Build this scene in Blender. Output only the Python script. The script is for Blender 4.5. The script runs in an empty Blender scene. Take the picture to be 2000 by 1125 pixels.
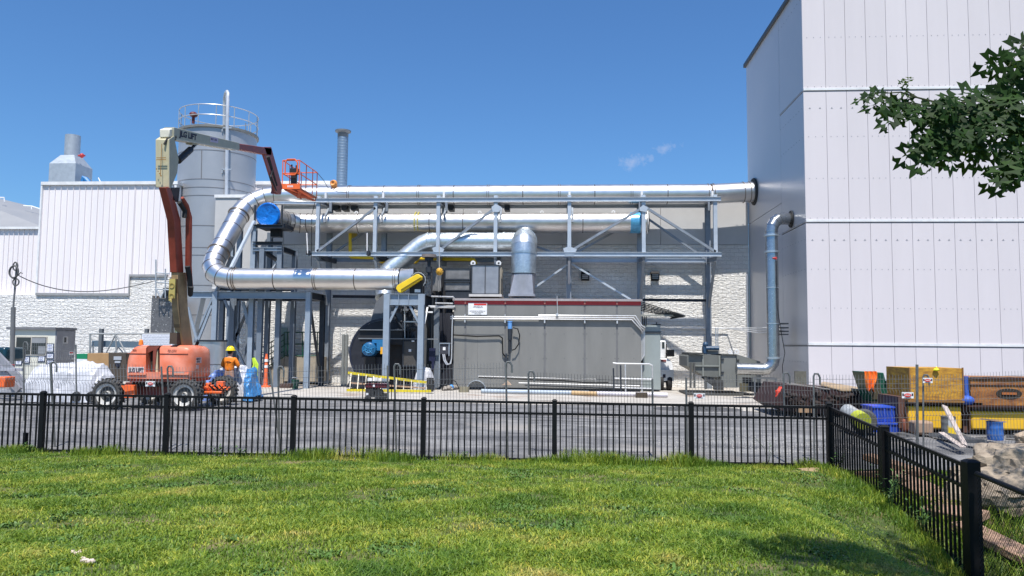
import bpy, bmesh, math, random
import numpy as np
from mathutils import Vector as V, Matrix, noise
random.seed(7)
SC = bpy.context.scene
COL = SC.collection
# ---------------------------------------------------------------- camera
F = 1500.0                                   # focal length in pixels of a 2000 px wide picture
YAW, PITCH, ROLL = math.atan(100/F), math.atan(111.0/F), 0.009
CP = V((0, 0, 2.0))
fw = V((-math.sin(YAW)*math.cos(PITCH), math.cos(YAW)*math.cos(PITCH), math.sin(PITCH)))
r0 = V((math.cos(YAW), math.sin(YAW), 0)); u0 = r0.cross(fw)
rt = r0*math.cos(ROLL) + u0*math.sin(ROLL); up = u0*math.cos(ROLL) - r0*math.sin(ROLL)
cam = bpy.data.cameras.new('camera'); camo = bpy.data.objects.new('camera', cam); COL.objects.link(camo)
m = Matrix((rt, up, -fw)).transposed().to_4x4(); m.translation = CP
camo.matrix_world = m
cam.sensor_width = 36; cam.lens = 36*F/2000; cam.clip_start = .05; cam.clip_end = 3000
SC.camera = camo
# ---------------------------------------------------------------- sky, sun, exposure
SEL, SAZ = math.radians(65), math.radians(0.8)
wd = bpy.data.worlds.new('World'); SC.world = wd; wd.use_nodes = True
nt = wd.node_tree; bg = nt.nodes['Background']
sky = nt.nodes.new('ShaderNodeTexSky'); sky.sky_type = 'NISHITA'; sky.sun_disc = False
sky.sun_elevation = SEL; sky.sun_rotation = math.pi - SAZ; sky.altitude = 0; sky.air_density = 1.15; sky.dust_density = 0.6; sky.ozone_density = 3.2
# two small wisps of cloud
tc = nt.nodes.new('ShaderNodeTexCoord')
def wispmask(px, py, sx, sy, seed):
    d = (fw + rt*((px-1000)/F) + up*((562.5-py)/F)).normalized()
    sub = nt.nodes.new('ShaderNodeVectorMath'); sub.operation = 'SUBTRACT'; sub.inputs[1].default_value = d
    nt.links.new(tc.outputs['Generated'], sub.inputs[0])
    nz = nt.nodes.new('ShaderNodeTexNoise'); nz.inputs['Scale'].default_value = 70; nz.inputs['Detail'].default_value = 6; nz.inputs['Roughness'].default_value = .65
    nt.links.new(sub.outputs[0], nz.inputs['Vector'])
    mul = nt.nodes.new('ShaderNodeVectorMath'); mul.operation = 'MULTIPLY'; mul.inputs[1].default_value = (F/sx, F/sx, F/sy)
    nt.links.new(sub.outputs[0], mul.inputs[0])
    ln = nt.nodes.new('ShaderNodeVectorMath'); ln.operation = 'LENGTH'; nt.links.new(mul.outputs[0], ln.inputs[0])
    a = nt.nodes.new('ShaderNodeMath'); a.operation = 'MULTIPLY_ADD'; nt.links.new(nz.outputs['Fac'], a.inputs[0]); a.inputs[1].default_value = 3.2; a.inputs[2].default_value = -1.0
    b = nt.nodes.new('ShaderNodeMath'); b.operation = 'SUBTRACT'; nt.links.new(a.outputs[0], b.inputs[0]); nt.links.new(ln.outputs['Value'], b.inputs[1]); b.use_clamp = True
    return b
w1 = wispmask(1238, 312, 46, 20, 1); w2 = wispmask(1300, 287, 30, 14, 2)
ad = nt.nodes.new('ShaderNodeMath'); ad.operation = 'ADD'; nt.links.new(w1.outputs[0], ad.inputs[0]); nt.links.new(w2.outputs[0], ad.inputs[1])
hf = nt.nodes.new('ShaderNodeMath'); hf.operation = 'MULTIPLY'; nt.links.new(ad.outputs[0], hf.inputs[0]); hf.inputs[1].default_value = .38; hf.use_clamp = True
mx = nt.nodes.new('ShaderNodeMixRGB'); nt.links.new(hf.outputs[0], mx.inputs['Fac']); tint = nt.nodes.new('ShaderNodeMixRGB'); tint.blend_type = 'MULTIPLY'; tint.inputs['Fac'].default_value = 1; tint.inputs['Color2'].default_value = (.66, 1.04, 1.44, 1); nt.links.new(sky.outputs[0], tint.inputs['Color1']); nt.links.new(tint.outputs[0], mx.inputs['Color1']); mx.inputs['Color2'].default_value = (7, 7.2, 8.6, 1)
nt.links.new(mx.outputs[0], bg.inputs['Color']); bg.inputs['Strength'].default_value = .078
sun = bpy.data.lights.new('sun', 'SUN'); sun.energy = 5.0; sun.angle = math.radians(.53); sun.color = (1, .96, .9)
so = bpy.data.objects.new('sun', sun); COL.objects.link(so)
SV = V((math.sin(SAZ)*math.cos(SEL), -math.cos(SAZ)*math.cos(SEL), math.sin(SEL)))
so.rotation_mode = 'QUATERNION'; so.rotation_quaternion = SV.to_track_quat('Z', 'Y')
SC.view_settings.view_transform = 'Standard'; SC.view_settings.look = 'None'; SC.view_settings.exposure = 0.36; SC.view_settings.gamma = 1
# ---------------------------------------------------------------- helpers: picture measurements to places
def ray(px, py): return fw + rt*((px-1000)/F) + up*((562.5-py)/F)
def P(px, py, Y): d = ray(px, py); return CP + d*(Y/d.y)
def PX(px, py, X): d = ray(px, py); return CP + d*(X/d.x)
def G(px, py, z=0.0): d = ray(px, py); return CP + d*((z-2.0)/d.z)
def proj(p):
    q = V(p)-CP; w = q.dot(fw)
    return (1000+F*q.dot(rt)/w, 562.5-F*q.dot(up)/w, w)
# ---------------------------------------------------------------- materials
MATS = {}
def M(name, col, rough=.5, metal=0, var=.12, vs=3.0, bump=0, bs=40, stretch=(1,1,1), col2=None, bd=.02, spec=None, trans=0, emit=None, isl=0):
    if name in MATS: return MATS[name]
    m = bpy.data.materials.new(name); m.use_nodes = True; n = m.node_tree; L = n.links
    b = n.nodes['Principled BSDF']; b.inputs['Roughness'].default_value = rough; b.inputs['Metallic'].default_value = metal
    if spec is not None: b.inputs['Specular IOR Level'].default_value = spec
    if trans: b.inputs['Transmission Weight'].default_value = trans
    t = n.nodes.new('ShaderNodeTexCoord'); mp = n.nodes.new('ShaderNodeMapping'); mp.inputs['Scale'].default_value = stretch
    L.new(t.outputs['Object'], mp.inputs['Vector'])
    nz = n.nodes.new('ShaderNodeTexNoise'); nz.inputs['Scale'].default_value = vs; nz.inputs['Detail'].default_value = 8; nz.inputs['Roughness'].default_value = .62
    L.new(mp.outputs[0], nz.inputs['Vector'])
    rp = n.nodes.new('ShaderNodeValToRGB'); rp.color_ramp.elements[0].position = .3; rp.color_ramp.elements[1].position = .7
    c = col; d = col2 or tuple(min(1, x*(1+var)) for x in col); e = col if col2 else tuple(x*(1-var) for x in col)
    rp.color_ramp.elements[0].color = (*e, 1); rp.color_ramp.elements[1].color = (*d, 1)
    L.new(nz.outputs['Fac'], rp.inputs[0]); oc = rp.outputs[0]
    if isl:
        g = n.nodes.new('ShaderNodeNewGeometry'); q = n.nodes.new('ShaderNodeMapRange'); q.inputs['To Min'].default_value = 1-isl; q.inputs['To Max'].default_value = 1+isl; L.new(g.outputs['Random Per Island'], q.inputs[0])
        mm = n.nodes.new('ShaderNodeMixRGB'); mm.blend_type = 'MULTIPLY'; mm.inputs[0].default_value = 1; L.new(oc, mm.inputs[1]); L.new(q.outputs[0], mm.inputs[2]); oc = mm.outputs[0]
    L.new(oc, b.inputs['Base Color'])
    rr = n.nodes.new('ShaderNodeMapRange'); rr.inputs['To Min'].default_value = max(.02, rough*.8); rr.inputs['To Max'].default_value = min(1, rough*1.25)
    L.new(nz.outputs['Fac'], rr.inputs[0]); L.new(rr.outputs[0], b.inputs['Roughness'])
    if bump:
        n2 = n.nodes.new('ShaderNodeTexNoise'); n2.inputs['Scale'].default_value = bs; n2.inputs['Detail'].default_value = 5
        L.new(mp.outputs[0], n2.inputs['Vector'])
        bp = n.nodes.new('ShaderNodeBump'); bp.inputs['Strength'].default_value = bump; bp.inputs['Distance'].default_value = bd
        L.new(n2.outputs['Fac'], bp.inputs['Height']); L.new(bp.outputs[0], b.inputs['Normal'])
    if emit: b.inputs['Emission Color'].default_value = (*emit, 1); b.inputs['Emission Strength'].default_value = 1
    MATS[name] = m; return m
def blockmat(name, col, rough_face=True):
    m = bpy.data.materials.new(name); m.use_nodes = True; n = m.node_tree; L = n.links; b = n.nodes['Principled BSDF']
    b.inputs['Roughness'].default_value = .8
    t = n.nodes.new('ShaderNodeTexCoord'); sp = n.nodes.new('ShaderNodeSeparateXYZ'); L.new(t.outputs['Object'], sp.inputs[0])
    cb = n.nodes.new('ShaderNodeCombineXYZ'); L.new(sp.outputs['X'], cb.inputs['X']); L.new(sp.outputs['Z'], cb.inputs['Y'])
    br = n.nodes.new('ShaderNodeTexBrick'); br.inputs['Scale'].default_value = 1; br.inputs['Brick Width'].default_value = .4; br.inputs['Row Height'].default_value = .2
    br.inputs['Mortar Size'].default_value = .009; br.inputs['Mortar Smooth'].default_value = .4
    br.inputs['Color1'].default_value = (*col, 1); br.inputs['Color2'].default_value = (*[c*.95 for c in col], 1); br.inputs['Mortar'].default_value = (*[c*.8 for c in col], 1)
    L.new(cb.outputs[0], br.inputs['Vector'])
    st = n.nodes.new('ShaderNodeTexNoise'); st.inputs['Scale'].default_value = .6; st.inputs['Detail'].default_value = 8
    L.new(t.outputs['Object'], st.inputs['Vector'])
    mr = n.nodes.new('ShaderNodeMapRange'); mr.inputs['From Min'].default_value = .3; mr.inputs['From Max'].default_value = .7; mr.inputs['To Min'].default_value = .86; mr.inputs['To Max'].default_value = 1.03
    L.new(st.outputs['Fac'], mr.inputs[0])
    mu = n.nodes.new('ShaderNodeMixRGB'); mu.blend_type = 'MULTIPLY'; mu.inputs['Fac'].default_value = 1; L.new(br.outputs['Color'], mu.inputs['Color1']); L.new(mr.outputs[0], mu.inputs['Color2'])
    L.new(mu.outputs[0], b.inputs['Base Color'])
    inv = n.nodes.new('ShaderNodeMath'); inv.operation = 'MULTIPLY'; inv.inputs[1].default_value = -.45; L.new(br.outputs['Fac'], inv.inputs[0])
    if rough_face:
        mp = n.nodes.new('ShaderNodeMapping'); mp.inputs['Scale'].default_value = (1, 1, 2.4); L.new(t.outputs['Object'], mp.inputs[0])
        nz = n.nodes.new('ShaderNodeTexNoise'); nz.inputs['Scale'].default_value = 5.5; nz.inputs['Detail'].default_value = 7; nz.inputs['Roughness'].default_value = .6; nz.inputs['Distortion'].default_value = .6
        L.new(mp.outputs[0], nz.inputs['Vector'])
        ad = n.nodes.new('ShaderNodeMath'); ad.operation = 'MULTIPLY_ADD'; L.new(nz.outputs['Fac'], ad.inputs[0]); ad.inputs[1].default_value = 3.0; L.new(inv.outputs[0], ad.inputs[2])
        h = ad.outputs[0]; dist = .045
    else: h = inv.outputs[0]; dist = .012
    bp = n.nodes.new('ShaderNodeBump'); bp.inputs['Strength'].default_value = 1; bp.inputs['Distance'].default_value = dist
    L.new(h, bp.inputs['Height']); L.new(bp.outputs[0], b.inputs['Normal'])
    MATS[name] = m; return m
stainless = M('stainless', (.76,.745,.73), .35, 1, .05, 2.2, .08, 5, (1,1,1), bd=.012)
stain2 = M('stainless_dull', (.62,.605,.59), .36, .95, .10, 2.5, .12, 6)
weld = M('weld_seam', (.09,.07,.06), .5, .4)
flangem = M('flange_ring', (.30,.26,.23), .4, .85, .2, 6)
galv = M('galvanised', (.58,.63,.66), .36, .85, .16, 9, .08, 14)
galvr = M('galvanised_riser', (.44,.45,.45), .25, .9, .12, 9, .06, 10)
galvd = M('galvanised_steel', (.38,.42,.46), .5, .35, .12, 4)
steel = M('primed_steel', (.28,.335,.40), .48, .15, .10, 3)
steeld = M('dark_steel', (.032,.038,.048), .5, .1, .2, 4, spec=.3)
greybox = M('grey_enclosure_paint', (.20,.197,.185), .42, 0, .09, 1.6, .05, 2, stretch=(1,1,.2))
greybox2 = M('grey_green_paint', (.28,.315,.31), .45, 0, .06, 2)
greyhop = M('hopper_paint', (.12,.125,.115), .5, 0, .10, 3)
dgrey = M('charcoal_paint', (.026,.028,.036), .5, 0, .2, 3, spec=.25)
redst = M('red_stripe', (.45,.035,.035), .45)
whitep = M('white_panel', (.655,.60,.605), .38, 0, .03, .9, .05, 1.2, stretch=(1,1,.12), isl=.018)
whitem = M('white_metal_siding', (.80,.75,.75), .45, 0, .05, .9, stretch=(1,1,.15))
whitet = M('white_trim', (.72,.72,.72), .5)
sidep = M('shaded_side_panel', (.46,.455,.47), .30, 0, .04, .3, .03, 1.5)  # side panels darkened: the face's shade is put into the colour
precast = M('precast_panel', (.49,.485,.48), .75, 0, .05, .8, .1, 30)
blockw = blockmat('split_face_block', (.88,.86,.82))
silom = M('silo_paint', (.40,.405,.42), .40, .45, .05, .8, .04, 3)
conc = M('concrete', (.42,.40,.37), .85, 0, .12, 1.5, .3, 30)
black = M('black_powder_coat', (.005,.005,.006), .5, 0, .2, 4, spec=.25)
blackr = M('black_rubber', (.02,.02,.021), .75, 0, .3, 6)
tyrem = M('tyre_rubber', (.055,.052,.048), .85, 0, .25, 8, .3, 40)
orange = M('faded_orange_paint', (.60,.115,.035), .42, 0, .10, 1.7, col2=(.72,.27,.18))
orangeb = M('bright_orange_paint', (.80,.14,.03), .45, 0, .15, 4)
redb = M('red_brown_boom_paint', (.26,.045,.025), .45, 0, .25, 3)
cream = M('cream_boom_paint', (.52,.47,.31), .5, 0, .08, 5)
creams = M('cream_boom_shaded', (.36,.35,.27), .55, 0, .10, 5)  # boom cream with the shade of its side faces put into the colour
tan = M('tan_boom_paint', (.30,.20,.10), .55, 0, .25, 4)
yellow = M('yellow_paint', (.80,.55,.02), .45, 0, .08, 4)
yelt = M('yellow_tank', (.78,.45,.02), .5, 0, .10, 2)
blue = M('blue_motor_paint', (.02,.16,.36), .4, 0, .15, 5)
bluep = M('blue_plastic', (.015,.05,.30), .45, 0, .15, 4)
bluet = M('blue_tarp', (.06,.25,.55), .3, 0, .2, 6, .4, 12, bd=.05)
bluewrap = M('blue_wrap', (.10,.36,.60), .3, .3, .2, 6)
whitet2 = M('white_tarp', (.60,.60,.63), .38, 0, .06, 4, .35, 9, bd=.05)
ply = M('stained_plywood', (.22,.09,.02), .7, 0, .3, 4.5, .3, 30, stretch=(1,1,3), col2=(.68,.36,.03))
plyd = M('scorched_plywood', (.09,.025,.015), .7, 0, .3, 3, .3, 30, stretch=(1,1,2), col2=(.46,.19,.04))
wood = M('weathered_wood', (.40,.26,.17), .8, 0, .3, 8, stretch=(1,1,6))
slab = M('sandstone_slab', (.30,.19,.13), .85, 0, .45, 5, .4, 20)
brownbox = M('cardboard_brown', (.40,.24,.11), .8)
brownd = M('brown_steel', (.075,.058,.042), .6, 0, .2, 4)
maroon = M('rusty_maroon', (.035,.014,.014), .65, 0, .4, 3)
green = M('green_plastic', (.006,.07,.04), .45, 0, .15, 4)
glass = M('window_glass', (.03,.035,.04), .08, 0, .2, 2, spec=.8)
paper = M('paper_notice', (.72,.74,.78), .7)
ink = M('dark_ink', (.012,.012,.03), .6)
redink = M('red_ink', (.6,.03,.02), .6)
white = M('white_plastic', (.78,.78,.78), .4)
rock = M('boulder_stone', (.19,.145,.10), .9, 0, .35, 2.6, .8, 9, col2=(.40,.33,.25), bd=.05)
skin = M('skin', (.45,.25,.17), .55)
shirt = M('orange_shirt', (.85,.22,.01), .75, 0, .12, 7, .4, 14, bd=.03)
jeans = M('navy_trousers', (.03,.04,.08), .85)
hatm = M('yellow_hard_hat', (.85,.65,.02), .3)
hivis = M('hivis_yellow', (.55,.75,.05), .7)
asph = M('asphalt_dark_gravel', (.10,.10,.105), .95, 0, .4, 30, .5, 60)
blueg = M('blue_grey_paint', (.10,.145,.19), .5)
alum = M('brushed_aluminium', (.55,.56,.58), .4, .9, .05, 5)
pvc = M('pale_blue_pipe', (.36,.42,.48), .4, 0, .1, 3)
chrome = M('cylinder_rod', (.6,.6,.6), .15, 1)
# ---------------------------------------------------------------- mesh building
class MB:
    def __init__(s): s.v = []; s.f = []
    def add(s, vs, fs):
        o = len(s.v); s.v += [V(v) for v in vs]; s.f += [tuple(o+i for i in f) for f in fs]; return s
    def hexa(s, c): return s.add(c, [(0,3,2,1),(4,5,6,7),(0,1,5,4),(1,2,6,5),(2,3,7,6),(3,0,4,7)])
    def box(s, x0, y0, z0, x1, y1, z1):
        x0,x1 = sorted((x0,x1)); y0,y1 = sorted((y0,y1)); z0,z1 = sorted((z0,z1))
        return s.hexa([(x0,y0,z0),(x1,y0,z0),(x1,y1,z0),(x0,y1,z0),(x0,y0,z1),(x1,y0,z1),(x1,y1,z1),(x0,y1,z1)])
    def pbox(s, px0, py0, px1, py1, Y, dep):           # a box whose near face spans these measurements at distance Y
        a = P(px0, py1, Y); b = P(px1, py0, Y); a2 = P(px0, py0, Y); b2 = P(px1, py1, Y)
        return s.box((a.x+a2.x)/2, Y, (a.z+b2.z)/2, (b.x+b2.x)/2, Y+dep, (b.z+a2.z)/2)
    def beam(s, p, q, w, h=None, ref=None):
        p, q = V(p), V(q); h = h or w; d = (q-p).normalized(); r = V(ref) if ref else (V((0,0,1)) if abs(d.z) < .9 else V((0,1,0)))
        a = d.cross(r).normalized(); b = a.cross(d).normalized(); a *= w/2; b *= h/2
        return s.hexa([p-a-b, p+a-b, p+a+b, p-a+b, q-a-b, q+a-b, q+a+b, q-a+b])
    def ibeam(s, p, q, w, h, ref=None, tf=.02, tw=.016):  # wide-flange section, h along ref
        p, q = V(p), V(q); d = (q-p).normalized(); r = V(ref) if ref else (V((0,0,1)) if abs(d.z) < .9 else V((0,1,0)))
        a = d.cross(r).normalized(); b = a.cross(d).normalized()
        o = b*(h/2-tf/2)
        s.beam(p+o, q+o, w, tf, r); s.beam(p-o, q-o, w, tf, r); s.beam(p, q, tw, h-2*tf, r); return s
    def cyl(s, p, q, r, r2=None, n=16, cap=True):
        p, q = V(p), V(q); r2 = r if r2 is None else r2; d = (q-p).normalized(); a = d.orthogonal().normalized(); b = d.cross(a); vs = []
        for c, R in ((p, r), (q, r2)):
            for i in range(n): t = 2*math.pi*i/n; vs.append(c + a*math.cos(t)*R + b*math.sin(t)*R)
        fs = [(i, (i+1)%n, n+(i+1)%n, n+i) for i in range(n)]
        if cap: fs += [tuple(range(n-1,-1,-1)), tuple(range(n, 2*n))]
        return s.add(vs, fs)
    def tube(s, pts, r, n=8, cap=True):
        pts = [V(p) for p in pts]; m = len(pts); vs = []; a = None
        for i, p in enumerate(pts):
            d = ((pts[min(i+1,m-1)]-p).normalized() + (p-pts[max(i-1,0)]).normalized())
            d = d.normalized() if d.length > 1e-6 else V((0,0,1))
            if a is None: a = d.orthogonal().normalized()
            else: a = (a - d*a.dot(d)).normalized()
            b = d.cross(a); R = r[i] if isinstance(r, (list, tuple)) else r
            for k in range(n): t = 2*math.pi*k/n; vs.append(p + a*math.cos(t)*R + b*math.sin(t)*R)
        fs = [(j*n+i, j*n+(i+1)%n, (j+1)*n+(i+1)%n, (j+1)*n+i) for j in range(m-1) for i in range(n)]
        if cap: fs += [tuple(range(n-1,-1,-1)), tuple(range((m-1)*n, m*n))]
        return s.add(vs, fs)
    def lathe(s, c, prof, axis=(0,0,1), n=24, a0=0, a1=2*math.pi):   # prof = [(radius, offset along axis)]
        c = V(c); d = V(axis).normalized(); a = d.orthogonal().normalized(); b = d.cross(a); m = len(prof); full = abs(a1-a0-2*math.pi) < 1e-6; N = n if full else n+1; vs = []
        for (R, o) in prof:
            for i in range(N): t = a0+(a1-a0)*i/n; vs.append(c + d*o + a*math.cos(t)*R + b*math.sin(t)*R)
        fs = [(j*N+i, j*N+(i+1)%N, (j+1)*N+(i+1)%N, (j+1)*N+i) for j in range(m-1) for i in range(n)]
        return s.add(vs, fs)
    def prism(s, pts, d):                                # polygon of 3D points extruded by vector d
        pts = [V(p) for p in pts]; d = V(d); n = len(pts)
        return s.add(pts + [p+d for p in pts], [tuple(range(n)), tuple(range(2*n-1, n-1, -1))] + [(i, n+i, n+(i+1)%n, (i+1)%n) for i in range(n)])
    def pprism(s, pp, Y, dep): return s.prism([P(x, y, Y) for x, y in pp], (0, dep, 0))
    def ell(s, c, rx, ry, rz, n=12, m=8, jit=0):
        c = V(c); vs = [c+V((0,0,rz))]
        for j in range(1, m):
            ph = math.pi*j/m
            for i in range(n):
                t = 2*math.pi*i/n; k = 1+random.uniform(-jit, jit); vs.append(c+V((rx*math.sin(ph)*math.cos(t)*k, ry*math.sin(ph)*math.sin(t)*k, rz*math.cos(ph)*k)))
        vs.append(c-V((0,0,rz))); e = len(vs)-1
        fs = [(0, 1+i, 1+(i+1)%n) for i in range(n)] + [(1+j*n+i, 1+(j+1)*n+i, 1+(j+1)*n+(i+1)%n, 1+j*n+(i+1)%n) for j in range(m-2) for i in range(n)] + [(e, 1+(m-2)*n+(i+1)%n, 1+(m-2)*n+i) for i in range(n)]
        return s.add(vs, fs)
    def build(s, name, mat, parent=None, sharp=28, bevel=0, norm=True):
        o0 = wloc(parent) if parent else V((0,0,0))
        me = bpy.data.meshes.new(name); me.from_pydata([tuple(v-o0) for v in s.v], [], s.f); me.update()
        bm = bmesh.new(); bm.from_mesh(me)
        if norm: bmesh.ops.recalc_face_normals(bm, faces=bm.faces)
        lim = math.radians(sharp)
        for e in bm.edges:
            e.smooth = len(e.link_faces) == 2 and e.calc_face_angle(3.14) < lim
        for f in bm.faces: f.smooth = True
        bm.to_mesh(me); bm.free(); me.materials.append(mat)
        o = bpy.data.objects.new(name, me); COL.objects.link(o)
        if parent: o.parent = parent
        if bevel:
            bv = o.modifiers.new('bevel', 'BEVEL'); bv.width = bevel; bv.segments = 2; bv.limit_method = 'ANGLE'; bv.angle_limit = math.radians(35)
        return o
def absorb(a, b):
    """make mesh b a second-material region of mesh a (surface marks stay in their part)"""
    ma, mb_ = a.data, b.data; bm = bmesh.new(); bm.from_mesh(ma); n0 = len(bm.faces); ma.materials.append(mb_.materials[0]); bm.from_mesh(mb_); bm.faces.ensure_lookup_table(); k = len(ma.materials)-1
    for f in bm.faces[n0:]: f.material_index = k
    bm.to_mesh(ma); bm.free(); bpy.data.objects.remove(b); return a
def wloc(o):
    l = V((0,0,0))
    while o: l += o.location; o = o.parent
    return l
def tag(o, label=None, cat=None, group=None, kind=None):
    if label: o['label'] = label
    if cat: o['category'] = cat
    if group: o['group'] = group
    if kind: o['kind'] = kind
    return o
def thing(name, label, cat, loc=(0,0,0), group=None):
    o = bpy.data.objects.new(name, None); COL.objects.link(o); o.location = loc; o.empty_display_size = .2
    return tag(o, label, cat, group)
def single(mb, name, mat, label, cat, group=None, **k): return tag(mb.build(name, mat, None, **k), label, cat, group)
def copy_tree(o, parent=None):
    c = o.copy(); COL.objects.link(c); c.parent = parent
    for ch in list(o.children): copy_tree(ch, c)
    return c
def text(s, org, size, mat, parent, name='lettering', xd=(1,0,0), ud=(0,0,1), width=None, bold=0):
    cu = bpy.data.curves.new('t', 'FONT'); cu.body = s; cu.size = size; cu.extrude = .002; cu.offset = bold
    to = bpy.data.objects.new('t', cu); COL.objects.link(to); bpy.context.view_layer.update()
    me = bpy.data.meshes.new_from_object(to.evaluated_get(bpy.context.evaluated_depsgraph_get())); bpy.data.objects.remove(to)
    xs = [v.co.x for v in me.vertices]; w = max(xs)-min(xs); sx = (width/w) if width else 1
    xd, ud = V(xd).normalized(), V(ud).normalized(); zd = xd.cross(ud); o0 = wloc(parent)
    for v in me.vertices: c = v.co.copy(); v.co = V(org)-o0 + xd*((c.x-min(xs))*sx) + ud*c.y + zd*c.z
    me.name = name; me.materials.clear(); me.materials.append(mat)
    o = bpy.data.objects.new(name, me); COL.objects.link(o); o.parent = parent; return o
def round_path(pts, R, gores=4):
    """polyline with each corner replaced by an arc of straight gores"""
    pts = [V(p) for p in pts]; out = [pts[0]]
    Rs = R if isinstance(R, (list, tuple)) else [R]*(len(pts)-2)
    for i in range(1, len(pts)-1):
        a = (pts[i-1]-pts[i]).normalized(); b = (pts[i+1]-pts[i]).normalized(); th = math.pi-a.angle(b); t = Rs[i-1]*math.tan(th/2)
        t = min(t, .49*(pts[i-1]-pts[i]).length if i > 1 else .95*(pts[i-1]-pts[i]).length, .49*(pts[i+1]-pts[i]).length if i < len(pts)-2 else .95*(pts[i+1]-pts[i]).length)
        Re = t/math.tan(th/2); c = pts[i] + (a+b).normalized()*(Re/math.cos(th/2)); s0 = pts[i]+a*t-c; s1 = pts[i]+b*t-c
        for k in range(gores+1):
            q = k/gores; v = (s0*math.sin((1-q)*th) + s1*math.sin(q*th))/math.sin(th); out.append(c+v)
    out.append(pts[-1]); return out
def ringpart(name, c, d, r, w, h, mat, parent):     # a raised band round a duct
    mb = MB(); mb.lathe(c, [(r-.03, -w/2), (r+h, -w/2), (r+h, w/2), (r-.03, w/2)], d, 28); return mb.build(name, mat, parent)
# ================================================================ SETTING
FY = 14.6                                                  # the black fence stands along this line
A1, A2, A3 = V((P(1620, 850, 14.6).x, 14.6, 0)), V((P(1728, 900, 12.15).x, 12.15, 0)), V((P(1899, 1000, 9.6).x, 9.6, 0))
def ss(t): t = max(0, min(1, t)); return t*t*(3-2*t)
def gh(x, y):
    if y > 21: z = 0.0
    elif y > FY: z = -.21*(1-ss((y-FY)/6.4))
    else: z = -.21 + .064*(FY-y)
    if y < FY and y > 0:
        z -= ss((x-2.4)/2.4)*min(1.5, .034*(FY-y)**2)
    if y < 0: z = -.21+.064*FY - ss((x-2.4)/2.4)*1.5
    return z
def sheet(name, x0, x1, y0, y1, nx, ny, mat, dz=0, fn=gh, edge=None):
    vs = []; 
    for j in range(ny+1):
        for i in range(nx+1):
            x = x0+(x1-x0)*i/nx; y = y0+(y1-y0)*j/ny; vs.append((x, y, fn(x, y)+dz))
    fs = [(j*(nx+1)+i, j*(nx+1)+i+1, (j+1)*(nx+1)+i+1, (j+1)*(nx+1)+i) for j in range(ny) for i in range(nx)]
    mb = MB(); mb.add(vs, fs); o = mb.build(name, mat, sharp=60); return tag(o, kind='structure')
def groundmat(name, build):
    m = bpy.data.materials.new(name); m.use_nodes = True; n = m.node_tree; b = n.nodes['Principled BSDF']; b.inputs['Roughness'].default_value = .9
    t = n.nodes.new('ShaderNodeTexCoord'); build(n, n.links, b, t.outputs['Object']); MATS[name] = m; return m
def nz(n, L, vec, sc, det=6, ro=.6, st=None):
    if st:
        mp = n.nodes.new('ShaderNodeMapping'); mp.inputs['Scale'].default_value = st; L.new(vec, mp.inputs[0]); vec = mp.outputs[0]
    x = n.nodes.new('ShaderNodeTexNoise'); x.inputs['Scale'].default_value = sc; x.inputs['Detail'].default_value = det; x.inputs['Roughness'].default_value = ro; L.new(vec, x.inputs['Vector']); return x.outputs['Fac']
def ramp(n, L, fac, stops):
    r = n.nodes.new('ShaderNodeValToRGB'); e = r.color_ramp.elements
    while len(e) < len(stops): e.new(.5)
    for k, (p, c) in enumerate(stops): e[k].position = p; e[k].color = (*c, 1)
    L.new(fac, r.inputs[0]); return r.outputs[0]
def mix(n, L, f, a, b, mode='MIX'):
    x = n.nodes.new('ShaderNodeMixRGB'); x.blend_type = mode
    for i, v in ((0, f), (1, a), (2, b)):
        if isinstance(v, (int, float)): x.inputs[i].default_value = v
        elif isinstance(v, tuple): x.inputs[i].default_value = (*v, 1)
        else: L.new(v, x.inputs[i])
    return x.outputs[0]
def asp(n, L, b, v):
    base = ramp(n, L, nz(n, L, v, .5, 8, .65, (1, 2.2, 1)), [(.34, (.085,.085,.09)), (.5, (.15,.148,.15)), (.64, (.24,.235,.23))])
    grit = ramp(n, L, nz(n, L, v, 45, 3), [(.35, (.75,)*3), (.65, (1.25,)*3)])
    c = mix(n, L, 1.0, base, grit, 'MULTIPLY')
    dirt = ramp(n, L, nz(n, L, v, .35, 6, .6), [(.55, (0,0,0)), (.68, (1,1,1))]); st = ramp(n, L, nz(n, L, v, .9, 4, .5, (.12, 2.6, 1)), [(.60, (0,0,0)), (.63, (.5,.5,.5)), (.66, (0,0,0))]); base = base
    c = mix(n, L, dirt, c, (.27,.25,.23)); c = mix(n, L, st, c, (.36,.35,.34)); oil = ramp(n, L, nz(n, L, v, .8, 3), [(.64, (0,0,0)), (.72, (.75,.75,.75))]); c = mix(n, L, oil, c, (.07,.07,.07))
    # thin cracks
    vo = n.nodes.new('ShaderNodeTexVoronoi'); vo.feature = 'DISTANCE_TO_EDGE'; vo.inputs['Scale'].default_value = .35; L.new(v, vo.inputs['Vector'])
    cr = ramp(n, L, vo.outputs['Distance'], [(0, (1,1,1)), (.012, (0,0,0))]); pass
    L.new(c, b.inputs['Base Color'])
    bp = n.nodes.new('ShaderNodeBump'); bp.inputs['Distance'].default_value = .02; bp.inputs['Strength'].default_value = .6; L.new(nz(n, L, v, 60, 3), bp.inputs['Height']); L.new(bp.outputs[0], b.inputs['Normal'])
def concm(n, L, b, v):
    c = ramp(n, L, nz(n, L, v, .8, 8, .65), [(.3, (.33,.30,.265)), (.5, (.42,.39,.35)), (.7, (.50,.47,.43))])
    c = mix(n, L, 1.0, c, ramp(n, L, nz(n, L, v, 30, 3), [(.3, (.88,)*3), (.7, (1.08,)*3)]), 'MULTIPLY')
    st = ramp(n, L, nz(n, L, v, .45, 5), [(.58, (0,0,0)), (.66, (.7,.7,.7))]); c = mix(n, L, st, c, (.27,.19,.14))
    L.new(c, b.inputs['Base Color'])
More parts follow.
